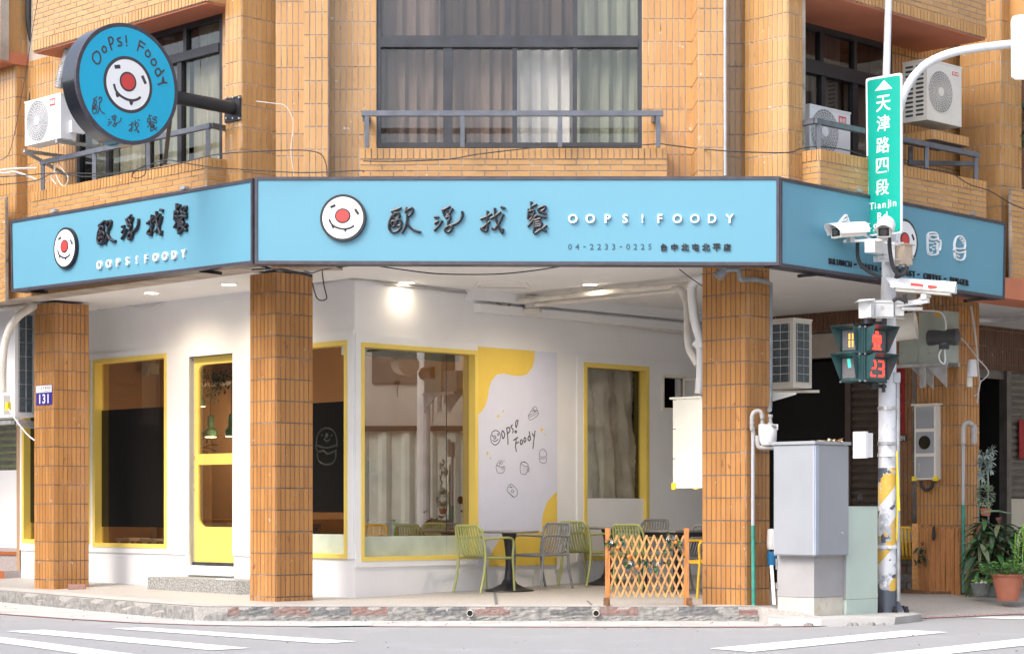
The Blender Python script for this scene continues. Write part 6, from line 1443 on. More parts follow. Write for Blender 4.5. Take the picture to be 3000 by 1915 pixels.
cable('black_conduit', [W(u, v, 21.95) for u, v in ((2513, 700), (2512, 730), (2514, 755), (2522, 775), (2540, 792), (2560, 803), (2582, 812))], .020, 'rubber', 'black conduit curving from the left camera to the pole', n=8)
cable('black_conduit', [W(u, v, 21.9) for u, v in ((2605, 694), (2607, 730), (2612, 765), (2620, 790), (2635, 805), (2650, 800), (2658, 780))], .022, 'rubber', 'black conduit curving in front of the pole below the middle camera', n=8)
for i, (L, l_) in enumerate((([(2629, 780), (2628, 800), (2624, 815)], 'leftmost short black conduit below the beige box'), ([(2646, 782), (2643, 800), (2630, 815), (2622, 822)], 'middle short black conduit below the beige box'))):
    cable('black_conduit', [W(u, v, 22.05) for u, v in L], .018, 'rubber', l_, n=8)
t = thing('camera_bracket', W(2600, 900, 22), 'white box bracket on the pole above the pedestrian signals', 'bracket')
b = MB(); b.box(W(2539, 905, 22.1), (.068, .06, .10), rz=-.5); b.bar(W(2508, 884, 22.05), W(2560, 878, 22.05), .17, .012); b.build('side_box', 'sign_white', t)
b = MB(); b.box(W(2588, 905, 22.2), (.098, .06, .088), rz=0); b.build('front_plate', 'sign_white', t)
b = MB(); b.lathe(W(2584, 900, 22.13), [(.018, 0), (.018, .006)], n=14, ax=(0, -1, 0)); b.build('plug', 'ac_cream', t)
b = MB(); b.box(W(2633, 902, 22.25), (.05, .04, .085)); b.bar(W(2630, 893, 22.2), W(2720, 880, 22.0), .06, .05); b.bar(W(2690, 888, 22.1), W(2720, 862, 22.0), .07, .05); b.bar(W(2700, 905, 22.2), W(2640, 905, 22.2), .11, .03); b.build('arm', 'sign_white', t)
b = MB()
for v in (886, 929): b.bar(W(2540, v, 22.0), W(2650, v+4, 22.1), .01, .01)
b.build('tie_rods', 'steel', t)
cable('black_conduit', [W(u, v, 22.0) for u, v in ((2650, 862), (2651, 872), (2655, 888), (2648, 880), (2630, 874), (2616, 882))], .02, 'rubber', 'short black conduit looping under the camera with red marks', n=8)
t = thing('junction_box', W(2547, 1300, 22.2), 'small white hinged box strapped to the left side of the pole', 'box')
JB = RP(W(2535, 1300, 22.1)[:2]); z0, z1 = EZ+(HZ-1341)*22.1/FP, EZ+(HZ-1263)*22.1/FP
b = MB(); b.slab(JB, .0, .05, z0, z1, -.16, .0); b.build('lid', 'sign_white', t); b = MB(); b.slab(JB, .052, .15, z0+.01, z1-.015, -.15, -.01); b.build('casing', 'ac_white', t)
# ------------------------------------------------------------ pedestrian signals
def ped_signal(pl, s0, s1, z0, z1, label, kind):
    """two stacked heads; housing, visors, lenses with LED figures"""
    o = thing('pedestrian_signal', pl.pt((s0+s1)/2, z0, -.1), label, 'traffic signal', 'pedestrian signal heads on the pole')
    H = (z1-z0)/2; wd = s1-s0
    for i in range(2):
        a = z0+i*H+.006; c = z0+(i+1)*H-.006
        b = MB(); b.slab(pl, s0, s1, a, c, -.17, 0); b.slab(pl, s0+.012, s1-.012, a+.012, c-.012, 0, .012); b.build('housing', 'signal_green', o)
        l0, l1, q0, q1 = s0+.055, s1-.035, a+.04, c-.035
        if kind == 'L': l0, l1 = s0+.035, s1-.055
        b = MB(); b.slab(pl, l0, l1, q0, q1, .012, .018); ln_ = b.build('lens', 'lens_back', o)
        cw = (l1-l0); ch_ = (q1-q0)
        def dots(name, pts, m_, sx=.0042, sz=.0026):
            b = MB()
            for x, y in pts: b.slab(pl, l0+cw*x-sx, l0+cw*x+sx, q0+ch_*y-sz, q0+ch_*y+sz, .018, .0205)
            b.build(name, m_, o)
        grid = lambda x0, x1, y0, y1, nx, ny: [(x0+(x1-x0)*i_/max(1, nx-1), y0+(y1-y0)*j_/max(1, ny-1)) for i_ in range(nx) for j_ in range(ny)]
        seg = {'a': (.15, .85, .95, .95, 5, 2), 'b': (.9, .9, .58, .88, 2, 6), 'c': (.9, .9, .12, .45, 2, 6), 'd': (.15, .85, .05, .05, 5, 2), 'e': (.1, .1, .12, .45, 2, 6), 'g': (.15, .85, .5, .5, 5, 2)}
        def digit(d, x0, x1):
            out = []
            for k_ in {'2': 'abged', '3': 'abgcd', '1': 'bc'}[d]:
                a0, a1, b0, b1, nx, ny = seg[k_]
                if nx == 2: a0 -= .05; a1 += .05
                else: b0 -= .03; b1 += .03
                out += [(x0+(x1-x0)*x, .08+.84*y) for x, y in grid(a0, a1, b0, b1, nx, ny)]
            return out
        if kind == 'R' and i == 1:
            P_ = grid(.44, .56, .86, .96, 3, 3)+grid(.30, .70, .68, .78, 9, 4)+grid(.28, .72, .40, .64, 7, 6)+grid(.36, .45, .10, .36, 3, 8)+grid(.55, .64, .10, .36, 3, 8)+grid(.28, .45, .05, .09, 4, 2)+grid(.55, .72, .05, .09, 4, 2)
            dots('led_figure', P_, 'led_red', .006, .0036)
        elif kind == 'R': dots('led_figure', digit('2', .12, .46)+digit('3', .56, .9), 'led_red', .0062, .0036)
        elif i == 1: dots('led_figure', digit('1', .2, .55)+digit('1', .42, .78), 'led_amber', .006, .0034); dots('led_off', grid(.08, .92, .05, .95, 13, 20), 'led_off', .003, .002)
        else: dots('led_figure', [(.38+.3*(1-y)*.6+dx, y) for y in [.95-.045*k_ for k_ in range(10)] for dx in (0, .07, .14)], 'led_green', .006, .0034); dots('led_off', grid(.08, .92, .05, .95, 13, 20), 'led_off', .003, .002)
        b = MB(); dp = .16; fl_ = .04   # visor flares outward at the top
        T = [(l0-.015, q1+.02), (l1+.015, q1+.02)]; Bm = [(l0-.015, q0-.01), (l1+.015, q0-.01)]
        V = [pl.pt(T[0][0], T[0][1], .012), pl.pt(T[1][0], T[1][1], .012), pl.pt(T[1][0]+fl_, T[1][1]+.03, dp), pl.pt(T[0][0]-fl_, T[0][1]+.03, dp), pl.pt(Bm[0][0], Bm[0][1], .012), pl.pt(Bm[1][0], Bm[1][1], .012), pl.pt(Bm[1][0], Bm[1][1], .045), pl.pt(Bm[0][0], Bm[0][1], .045)]
        for F_q in ([0, 1, 2, 3], [0, 3, 7, 4], [1, 5, 6, 2]):
            q_ = [V[k_] for k_ in F_q]; nr = (q_[1]-q_[0]).cross(q_[2]-q_[0]).normalized()*.004; b.prism(q_, [p+nr for p in q_])
        b.build('visor', 'signal_green', o)
    b = MB()
    for z in (z0+.01, z0+H, z1-.01):
        for s in (s0+.01, s1-.01): b.lathe(pl.pt(s, z, .012), [(.011, 0), (.011, .012)], n=6, ax=(pl.n.x, pl.n.y, 0))
    b.build('bolts', 'steel', o)
    return o
RG_ = W(2527, 1036, 21.85); sgl, sgr = LP(RG_[:2]), RP(RG_[:2]); z0, z1 = EZ+(HZ-1118)*21.85/FP, EZ+(HZ-954)*21.85/FP
ped_signal(sgl, sgl.S(2463), -.012, z0, z1, 'dark green pedestrian signal head facing left with amber and green lights', 'L')
ped_signal(sgr, .012, sgr.S(2597), z0, z1, 'dark green pedestrian signal head facing right with red figure and red countdown', 'R')
t = thing('signal_mount', W(2560, 945, 22.05), 'black mounting bracket joining the pedestrian signals to the pole', 'bracket')
b = MB(); b.bar(W(2512, 949, 22.05), W(2590, 946, 22.15), .12, .03); b.lathe(W(2539, 944, 22.05), [(.06, -.02), (.055, .03), (.05, .035)], n=18); b.bar(W(2585, 940, 22.1), W(2597, 940, 22.1), .05, .08); b.build('top_arm', 'black_metal', t)
b = MB(); b.bar(W(2520, 1125, 22.05), W(2590, 1132, 22.15), .10, .03); b.lathe(W(2560, 1128, 22.05), [(.045, -.04), (.05, .02)], n=18); b.bar(W(2585, 1136, 22.1), W(2592, 1136, 22.1), .07, .09); b.build('bottom_arm', 'black_metal', t)

# ------------------------------------------------------------ roadside cabinets
c = CB(2266, 2387, 2486, 21.3); z0, z1 = c.z(1628), c.z(1294); t = thing('utility_cabinet', c.centre(.08), 'big pale blue grey roadside cabinet with an overhanging upper box', 'cabinet', 'roadside utility cabinets')
b = MB(); c.prism(b, z0, z1-.02, g=-.004); b.build('upper_box', 'cab_blue', t)
b = MB(); c.prism(b, z1-.02, z1+.012, g=.02); b.build('lid', 'cab_blue', t)
b = MB(); b.slab(c.R, .0, .055, z0+.01, z1-.03, -.0, .012); b.slab(c.L, -.02, .0, z0+.01, z1-.03, -.0, .008); b.build('corner_post', 'cab_blue_dark', t)
b = MB(); b.slab(c.R, .02, c.r-.01, z0+.012, z1-.03, 0, .006); b.slab(c.L, -c.l+.01, -.02, z0+.012, z1-.03, 0, .006); b.build('door', 'cab_lilac', t)
b = MB(); q = c.R.sz(2464, 1560, 0); b.lathe(c.R.pt(q[0], q[1], .006), [(.016, 0), (.016, .014), (.008, .018)], n=14, ax=(c.R.n.x, c.R.n.y, 0)); b.build('lock', 'steel', t)
c2 = CB(2277, 2385, 2471, 21.42); z2 = c.z(1751)
b = MB(); c2.prism(b, z2, z0); b.build('lower_box', 'cab_grey', t); b = MB(); c2.prism(b, .075, z2-.004, g=-.004); b.build('plinth', 'cab_cream', t)
for z in (z2+.08, z2+.28, z0-.1): b = MB(); b.slab(c2.L, -c2.l-.012, -c2.l+.008, z, z+.06, -.02, .012); b.build('hinge', 'steel', t)
rd = random.Random(4); b = MB(); cz_t = c.centre(z1+.012)
for k in range(16): leaf(b, cz_t+Vector((.16+rd.uniform(-.13, .13), -.03+rd.uniform(-.1, .1), .012)), (rd.uniform(-1, 1), rd.uniform(-1, 1), rd.uniform(0, .35)), .08, .6, rd, rd.randint(0, 1), .6)
b.build('dry_leaves', ['leaf_dry', 'petal_tan'], label='a few dry brown leaves lying on top of the blue grey cabinet', cat='leaves', kind='stuff')
g_ = CB(2471, 2480, 2571, 21.75); z0 = .035; z1 = EZ+(HZ-1482)*21.75/FP; t = thing('utility_cabinet', g_.centre(z0), 'pale green roadside cabinet between the grey cabinet and the signal pole', 'cabinet', 'roadside utility cabinets')
b = MB(); g_.prism(b, .235, z1-.006); b.build('body', 'cab_green', t); b = MB(); g_.prism(b, z0, .231); b.build('plinth', 'cab_green', t); b = MB(); g_.prism(b, z1-.006, z1, g=.006); b.build('lid', 'cab_green', t)
b = MB(); b.slab(g_.L, -g_.l+.0, -.005, .24, z1-.02, 0, .006); b.build('door_edge', 'cab_grey', t)
# cream meter box on the right pillar
mp_ = LP(P3L.pt(-.603, 0, 0)[:2]); s0 = mp_.S(1980); z0, z1 = mp_.sz(2020, 1429)[1], mp_.sz(2020, 1167)[1]
t = thing('meter_box', mp_.pt(-.2, z0, 0), 'cream electric meter box on the left side of the right pillar', 'box')
b = MB(); b.slab(mp_, s0, -.004, z0, z1, -.38, .0); b.build('casing', 'cream_box', t); b = MB(); b.slab(mp_, s0-.075, .0, z1, z1+.022, -.40, .02); b.build('lid', 'cream_box', t)
for k in range(3): b = MB(); H_ = (z1-z0)/3; b.slab(mp_, s0-.05, s0-.004, z0+k*H_+.005, z0+(k+1)*H_-.005, -.36, -.01); b.build('door', 'cream_box', t)
b = MB(); b.slab(mp_, s0-.055, s0-.002, z0-.015, z0+.06, -.02, .012); b.slab(mp_, -.12, -.06, z0-.012, z0, -.04, .012); b.build('corner_guard', 'tape_yellow', t)
# gas meter and riser pipes on the right pillar
GY = 22.2
t = thing('gas_meter', W(2249, 1270, GY), 'white gas meter with grey pipes on the right pillar', 'meter')
b = MB(); b.lathe(W(2249, 1272, GY), [(.07, -.115), (.095, -.07), (.10, .05), (.09, .075)], n=18); b.build('body', 'ac_white', t, smooth=True)
b = MB(); b.box(W(2250, 1251, GY), (.10, .06, .03)); b.box(W(2267, 1249, GY-.07), (.025, .01, .018), mi=1); b.build('counter_head', ['ac_white', 'lens_back'], t)
for u in (2233, 2257): b = MB(); b.lathe(W(u, 1238, GY), [(.028, -.03), (.028, 0), (.018, .01), (.018, .05), (.026, .06), (.026, .09)], n=12); b.build('connector', 'galv', t)
b = MB(); b.tube(catmull([W(u, v, GY-.02) for u, v in ((2233, 1225), (2230, 1208), (2220, 1203), (2208, 1208), (2203, 1222), (2203, 1260))], 4), .022, 10); b.build('pipe', 'cable_grey', t)
b = MB(); b.tube(catmull([W(u, v, GY-.02) for u, v in ((2219, 1275), (2220, 1300), (2226, 1310), (2245, 1311), (2272, 1311))], 4), .024, 10); b.build('pipe', 'cable_grey', t)
for v in (1222, 1238, 1252): b = MB(); b.lathe(W(2203, v, GY-.02), [(.026, -.012), (.026, .012)], n=10); b.build('fitting', 'galv', t)
def riser(u, vt, vm, vb, Y, lab): 
    t = thing('riser_pipe', W(u, vb, Y), lab, 'pipe'); b = MB(); b.cyl(W(u, vt, Y), W(u, vm, Y), .021, n=12); b.build('upper_pipe', 'pvc_grey_light', t, smooth=True); b = MB(); b.cyl(W(u, vm, Y), W(u+2, vb, Y), .022, n=12); b.build('lower_pipe', 'pvc_green', t, smooth=True)
riser(2206, 1255, 1538, 1772, 22.2, 'thin grey and green gas pipe on the right face of the right pillar'); riser(2822, 1298, 1478, 1735, 25.0, 'thin grey and green pipe on the far right pillar')
pipe([W(u, v, 24.95) for u, v in ((2822, 1298), (2822, 1255), (2828, 1240), (2842, 1237), (2849, 1245))], .028, 'cable_grey', 'grey pipe fitting hooked over at the top of the far right riser', k=3)
b = MB(); b.lathe(W(2853, 1265, 25.0), [(.03, -.14), (.04, -.1), (.035, -.02), (.045, 0), (.04, .06), (.03, .09)], n=12); b.build('gas_valve', 'cable_grey', smooth=True, label='grey taped gas valve hanging on the far right pillar', cat='valve')
# items stored between the pillar and the cabinet
t = thing('water_container', W(2262, 1640, 22.4), 'white and blue plastic container squeezed behind the grey cabinet', 'container')
b = MB(); b.lathe(W(2262, 1655, 22.4), [(.05, 0), (.055, .1), (.055, .15)], n=14); b.build('lower_part', 'blue_plastic', t); b = MB(); b.lathe(W(2262, 1608, 22.4), [(.05, 0), (.058, .05), (.05, .22)], n=14); b.build('upper_part', 'white', t)
b = MB(); b.bar(W(2260, 1655, 22.25), W(2268, 1770, 22.1), .035, .012); b.build('leaning_stick', 'white', label='white stick leaning beside the grey cabinet', cat='stick')

# ------------------------------------------------------------ things on the far right pillar
bp = LP(P4L.p+P4L.n*.0)
t = thing('exhaust_blower', W(2730, 1050, 24.6), 'grey green exhaust blower with a black motor high on the far right pillar', 'blower')
BLp = LP(W(2770, 1000, 24.6)[:2]); SA = lambda u: BLp.S(u)
b = MB(); z0, z1 = EZ+(HZ-1062)*24.7/FP, EZ+(HZ-912)*24.7/FP; b.slab(BLp, SA(2692), 0, z0, z1, -.28, 0); b.slab(BLp, SA(2630), SA(2692), z0, EZ+(HZ-985)*24.7/FP, -.28, -.03); b.build('casing', 'machine_green', t)
b = MB(); ce = BLp.pt(SA(2728), EZ+(HZ-985)*24.6/FP, 0); b.lathe(ce, [(.19, 0), (.19, .006), (.17, .006)], n=28, ax=(BLp.n.x, BLp.n.y, 0)); b.build('round_cover', 'machine_green', t)
mo = BLp.px(2720, 990, .0); d_ = Vector((.86, -.5, 0)).normalized(); b = MB(); b.lathe(mo, [(.09, 0), (.095, .03), (.095, .30), (.10, .30), (.10, .36), (.06, .375)], n=24, ax=d_); b.build('motor', 'motor', t, smooth=True)
b = MB(); b.box(W(2766, 1015, 24.2), (.05, .04, .03)); b.build('terminal_box', 'black_metal', t)
dc = W(2678, 953, 24.3); b = MB(); dd = Vector((.88, -.30, .10)).normalized(); b.lathe(dc-dd*.42, [(.155, 0), (.16, .02), (.155, .04), (.155, .2), (.16, .22), (.155, .24), (.155, .42), (.165, .43), (.165, .445), (.15, .445), (.14, .40)], n=30, ax=dd); b.build('outlet_duct', 'ac_cream', t, smooth=True)
b = MB(); b.lathe(dc, [(.145, -.03), (.145, -.025)], n=24, ax=dd); b.build('duct_mouth', 'ac_dark', t)
b = MB(); b.bar(BLp.pt(SA(2630), z0-.02, .0), BLp.pt(SA(2775), z0-.02, .0), .04, .04); b.bar(BLp.pt(SA(2640), z0-.02, -.25), BLp.pt(SA(2775), z0-.02, -.25), .04, .04)
def tri(u0, u1, u2, dz, o_): V = [BLp.pt(SA(u0), z0-.03, o_), BLp.pt(SA(u1), z0-.03, o_), BLp.pt(SA(u2), z0-.03-dz, o_)]; b.prism(V, [p+Vector((-BLp.n.x*.012, -BLp.n.y*.012, 0)) for p in V])
tri(2712, 2773, 2773, .27, .0); tri(2640, 2706, 2706, .27, -.2); b.slab(BLp, SA(2694), SA(2710), z0-.29, z0-.02, -.02, .0)
b.build('support_bracket', 'galv', t)
b = MB(); b.slab(BLp, SA(2740), SA(2755), z1-.07, z1-.02, 0, .002); b.build('label_plate', 'sticker_orange', t)
cable('blower_cable', [W(u, v, 24.35) for u, v in ((2700, 910), (2740, 911), (2760, 918), (2770, 940), (2771, 966))], .010, 'pvc_cream', 'pale cable looping over the blower')
cable('blower_cable', [W(u, v, 24.2) for u, v in ((2760, 1020), (2751, 1040), (2755, 1058), (2766, 1065), (2769, 1050), (2767, 1022))], .010, 'pvc_white', 'white cable loop hanging below the blower motor')
t = thing('antenna_unit', W(2847, 1080, 24.9), 'white cylindrical unit on the far right pillar', 'antenna'); b = MB(); b.lathe(W(2848, 1103, 24.9), [(.062, 0), (.064, .02), (.05, .2), (.04, .205)], n=20); b.build('cylinder', 'ac_white', t, smooth=True); b = MB(); b.box(W(2840, 1118, 24.95), (.03, .03, .06)); b.build('mount', 'ac_cream', t)
for L, l_ in (([(2805, 982), (2830, 1005), (2865, 1050), (2890, 1078), (2896, 1094), (2885, 1108), (2872, 1120), (2866, 1150), (2852, 1160)], 'beige cable crossing the far right pillar diagonally'), ([(2843, 896), (2850, 940), (2860, 1010), (2866, 1080), (2870, 1120), (2862, 1180)], 'grey cables hanging down the right edge of the far right pillar'), ([(2846, 896), (2856, 960), (2864, 1040), (2868, 1100)], 'second grey cable hanging down the far right pillar')):
    cable('pillar_cable', [W(u, v, 24.7) for u, v in L], .008, 'cable_grey', l_)
cm = LP(P4L.p+P4L.n*.0); t = thing('meter_cabinet', cm.px(2710, 1405), 'tall pale blue meter cabinet with a round window on the far right pillar', 'cabinet')
s0, s1 = cm.S(2679, .12), cm.S(2741, .12); z0, z1 = cm.sz(2710, 1404, .12)[1], cm.sz(2710, 1187, .12)[1]
b = MB(); b.slab(cm, s0, s1, z0, z1, .01, .12); b.slab(cm, s0-.03, s1+.03, z1, z1+.02, .01, .15); b.build('casing', 'ac_cream', t)
for k in range(3):
    H_ = (z1-z0)/3; b = MB(); b.slab(cm, s0+.025, s1-.025, z0+k*H_+.02, z0+(k+1)*H_-.02, .12, .127); b.build('door', 'cab_lilac', t)
b = MB(); zc = (z0+z1)/2; ac_ = (s0+s1)/2; b.lathe(cm.pt(ac_, zc, .127), [(.083, 0), (.083, .008), (.075, .008)], n=24, ax=(cm.n.x, cm.n.y, 0)); b.build('round_window', 'film_black', t)
for a in (s0, s1): b = MB(); b.slab(cm, a-.03, a+.03, z0-.015, z0+.04, .1, .135); b.build('corner_guard', 'tape_yellow', t)
b = MB(); b.slab(cm, s0+.06, s0+.09, z0+.1, z0+.2, .127, .131); b.build('vent', 'galv', t)
b = MB(); cx = cm.pt(ac_, z0-.02, .08); b.tube([cx+Vector((cm.d.x*.09*math.cos(k*.35), cm.d.y*.09*math.cos(k*.35), -.11*math.sin(k*.35))) for k in range(10)], .02, 8); b.build('cable_loop', 'rubber', t)
# carved wooden board and its footboard
wb = LP(P4L.p+P4L.n*.06); s0, s1 = wb.S(2676), wb.S(2812); z1 = wb.sz(2740, 1545)[1]; zb_ = .10
t = thing('wooden_board', wb.pt(-.4, .1, 0), 'weathered wooden plank panel standing against the far right pillar', 'panel')
rd = random.Random(6); a = s0+.09
b = MB(); b.slab(wb, s0, s0+.085, zb_, z1+.05, -.05, .03); b.build('plank', 'wood_slat', t)
while a < s1-.01: w_ = rd.uniform(.022, .05); b = MB(); b.slab(wb, a, min(s1, a+w_)-.003, zb_+rd.uniform(0, .01), z1+rd.uniform(-.012, .01), -.03, rd.uniform(.0, .014)); b.build('plank', 'wood_board', t); a += w_
b = MB(); b.bar(wb.pt(s0-.12, .155, .12), wb.pt(-.2, .135, .14), .06, .09); b.bar(wb.pt(-.24, .135, .14), P4R.pt(.12, .15, .10), .06, .09); b.build('footboard', 'wood_dark', t)
rd = random.Random(8); b = MB()
for u, v, n_ in ((2703, 1600, 8), (2702, 1615, 10), (2698, 1640, 10), (2705, 1635, 8)): leaves(b, wb.px(u, v, .05), (.03, .02, .03), n_, .07, rd)
b.build('ivy_sprig', 'leaf_dark', label='small artificial ivy sprig hanging on the wooden panel', cat='plant')
b = MB(); V = [wb.px(u, v, .04) for u, v in ((2734, 1545), (2739, 1540), (2741, 1570), (2737, 1583), (2732, 1575))]; b.prism(V, [p+Vector((wb.n.x*.02, wb.n.y*.02, 0)) for p in V]); b.build('gloves', 'rubber', label='black cloth hanging over the top of the wooden panel', cat='cloth')

# ------------------------------------------------------------ slatted armchairs
def chair(c, ang, label, m, group):
    """c = floor point under the seat, ang = direction the chair faces"""
    t = thing('armchair', c, label, 'chair', group); ca, sa = math.cos(ang), math.sin(ang)
    P = lambda x, y, z: Vector((c[0]+x*ca-y*sa, c[1]+x*sa+y*ca, c[2]+z))       # x forward, y left
    sh = .44
    T = lambda pts, r, name, n=8: (lambda b: (b.tube(catmull([P(*p) for p in pts], 4), r, n), b.build(name, m, t, smooth=True)))(MB())
    for s in (-1, 1):
        T([(-.25-.05, s*.235, 0), (-.24, s*.235, .22), (-.215, s*.235, sh), (-.235, s*.235, .62), (-.27, s*.225, .76)], .0155, 'leg')
        T([(.255, s*.245, 0), (.24, s*.245, .25), (.225, s*.245, sh-.02), (.235, s*.25, .56), (.225, s*.25, .63), (.16, s*.25, .655), (-.05, s*.245, .65), (-.235, s*.235, .64)], .0145, 'leg')
    T([(-.27, -.225, .74), (-.285, -.20, .785), (-.285, -.16, .80), (-.29, 0, .80), (-.285, .16, .80), (-.285, .20, .785), (-.27, .225, .74)], .016, 'back_rail')
    T([(-.20, -.235, sh-.02), (.2, -.24, sh-.025), (.225, -.20, sh-.03), (.235, 0, sh-.035), (.225, .20, sh-.03), (.2, .24, sh-.025), (-.20, .235, sh-.02)], .014, 'seat_frame')
    for k in range(9):
        y = -.18+.045*k; b = MB(); pts = catmull([Vector(p) for p in ((-.288, y, .79), (-.262, y, .66), (-.225, y, .54), (-.19, y, .455), (-.13, y, .425), (0, y, .42), (.13, y, .428), (.225, y, .405))], 3)
        A = [P(p.x, p.y-.0125, p.z) for p in pts]; B_ = [P(p.x, p.y+.0125, p.z) for p in pts]; n_ = len(pts)
        nrm = []
        for i in range(n_):
            d = pts[min(i+1, n_-1)]-pts[max(i-1, 0)]; d.normalize(); nrm.append(Vector((-d.z, 0, d.x))*.009)
        C_ = [P(p.x+q.x, p.y-.0125, p.z+q.z) for p, q in zip(pts, nrm)]; D = [P(p.x+q.x, p.y+.0125, p.z+q.z) for p, q in zip(pts, nrm)]
        V = A+B_+D+C_; F = []
        for i in range(n_-1):
            for r0, r1 in ((0, 1), (1, 2), (2, 3), (3, 0)): F.append([r0*n_+i, r0*n_+i+1, r1*n_+i+1, r1*n_+i])
        F += [[0, n_, 2*n_, 3*n_], [n_-1, 4*n_-1, 3*n_-1, 2*n_-1]]
        b.add(V, F); b.build('slat', m, t)
    return t
angR = math.atan2(RD[1], RD[0]); angL = angR+math.pi
def at(u, v): return G(u, v)
GC, GR = 'green slatted armchairs', 'grey slatted armchairs'
def fl(p): return Vector((p[0], p[1], floor_z(p[0], p[1])))
w_pt = lambda L, d: fl((CC+SR.d*L+SR.n*d))
def wpos(u, d): s = SR.S(u, d); return w_pt(s, d)
chair(wpos(1421, .46), angR, 'green slatted armchair at the left, in front of the picture window edge', 'chair_green', GC)
chair(wpos(1588, .46), angL, 'grey slatted armchair beside the poster, facing the green one', 'chair_grey', GR)
chair(wpos(1722, .44), angR+.05, 'green slatted armchair in the middle, partly behind the lattice fence', 'chair_green', GC)
chair(wpos(1878, .5), angL, 'grey slatted armchair at the back, seen above the lattice fence', 'chair_grey', GR)
chair(wpos(1880, 1.62), angR+.05, 'green slatted armchair directly behind the right half of the lattice fence', 'chair_green', GC)
chair(wpos(2018, 2.2), angL-.1, 'grey slatted armchair almost hidden behind the right pillar', 'chair_grey', GR)
chair(wpos(2085, 3.0), angR+2.6, 'yellow slatted armchair half hidden behind the right pillar', 'yellow_plastic', None)
def ped_table(c, label, r=.36, h=.73):
    t = thing('cafe_table', c, label, 'table', 'round terrace tables'); b = MB(); b.lathe(c, [(.30, 0), (.295, .012), (.20, .035), (.10, .085), (.062, .15), (.045, .28), (.048, .45), (.065, .60), (.095, h-.03)], n=28); b.build('pedestal', 'table_black', t, smooth=True)
    b = MB(); b.lathe(c, [(r-.02, h-.03), (r, h-.018), (r, h-.006), (r-.006, h)], n=40); b.build('table_top', 'table_grey', t, smooth=True)
ped_table(wpos(1492, .47), 'round grey table with a black trumpet base beside the poster')
ped_table(wpos(1782, .47), 'round grey table under the narrow window, behind the lattice fence')
c = wpos(1985, 1.95); t = thing('square_table', c, 'dark square table with black legs behind the right end of the lattice fence', 'table')
b = MB(); ar = angR; b.box(c+Vector((0, 0, .73)), (.38, .30, .012), rz=ar); b.build('table_top', 'table_grey', t); b = MB(); b.box(c+Vector((0, 0, .69)), (.36, .28, .025), rz=ar); b.build('apron', 'table_black', t)
for x in (-1, 1):
    for y in (-1, 1): b = MB(); b.box(c+Vector((x*.32*math.cos(ar)-y*.25*math.sin(ar), x*.32*math.sin(ar)+y*.25*math.cos(ar), .34)), (.025, .025, .34), rz=ar); b.build('leg', 'table_black', t)
# folded chair near the wooden panel
c = fl((W(2633, 1700, 26.0).x, 26.0)); chair(c, 1.2, 'yellow and grey slatted armchair behind the signal pole', 'yellow_plastic', None)
# concrete block steps behind the pole
b = MB(); cpos = W(2650, 1700, 26.4)
t = thing('brick_ledge', fl(cpos[:2]), 'low dusty brick ledge behind the signal pole', 'ledge')
for r_ in range(5):
    for k in range(4): b = MB(); b.box((cpos.x-.45+.3*k+(r_ % 2)*.12, 26.4, .20+.11*r_), (.145, .12, .052)); b.build('brick', 'kerb' if (r_+k) % 3 else 'brick_pink', t)
b = MB(); b.box((cpos.x, 26.35, .86), (.62, .22, .10)); b.build('slab', 'concrete', t)

# ------------------------------------------------------------ lattice fence with artificial ivy
FY = 22.22; fp = PL((0, FY), (1, 0)); fs = lambda u: fp.S(u); fzv = lambda v: EZ+(HZ-v)*FY/FP
t = thing('lattice_fence', W(1895, 1775, FY), 'brown folding wooden lattice fence between two posts at the kerb', 'fence')
for u0, u1 in ((1773, 1787), (2004, 2018)):
    b = MB(); b.slab(fp, fs(u0), fs(u1), .152, fzv(1556), -.03, .022); b.slab(fp, fs(u0)-.002, fs(u1)+.002, fzv(1556)-.0, fzv(1546), -.032, .024); b.build('post', 'wood_fence', t)
for u0, u1 in ((1768, 1783), (2010, 2027)): b = MB(); b.slab(fp, fs(u0), fs(u1), .152, .235, -.02, .045); b.slab(fp, fs(u0+4), fs(u1-4), .152, .20, -.24, .24); b.build('foot', 'wood_dark', t)
za, zb2_ = fzv(1748), fzv(1567); A0, A1 = fs(1788), fs(2005); H_ = zb2_-za; run = .27; pitch = (A1-A0)/10.0
rd = random.Random(2)
def lat(a, sgn, off):
    x0, x1 = a, a+sgn*run*1.03; z0_, z1_ = za, zb2_
    if sgn > 0:
        if x0 < A0: z0_ += (A0-x0)/(x1-x0)*H_; x0 = A0
        if x1 > A1: z1_ -= (x1-A1)/(x1-a)*H_; x1 = A1
    else:
        if x0 > A1: z0_ += (x0-A1)/(x0-x1)*H_; x0 = A1
        if x1 < A0: z1_ -= (A0-x1)/(a-x1)*H_; x1 = A0
    if z1_-z0_ < .04: return
    b = MB(); b.bar(fp.pt(x0, z0_, off), fp.pt(x1, z1_, off), .020, .009, up=(0, 1, 0)); b.build('slat', 'wood_slat', t)
for k in range(-5, 11): lat(A0+pitch*(k+.4), 1, .006)
for k in range(0, 16): lat(A0+pitch*(k+.4), -1, -.005)
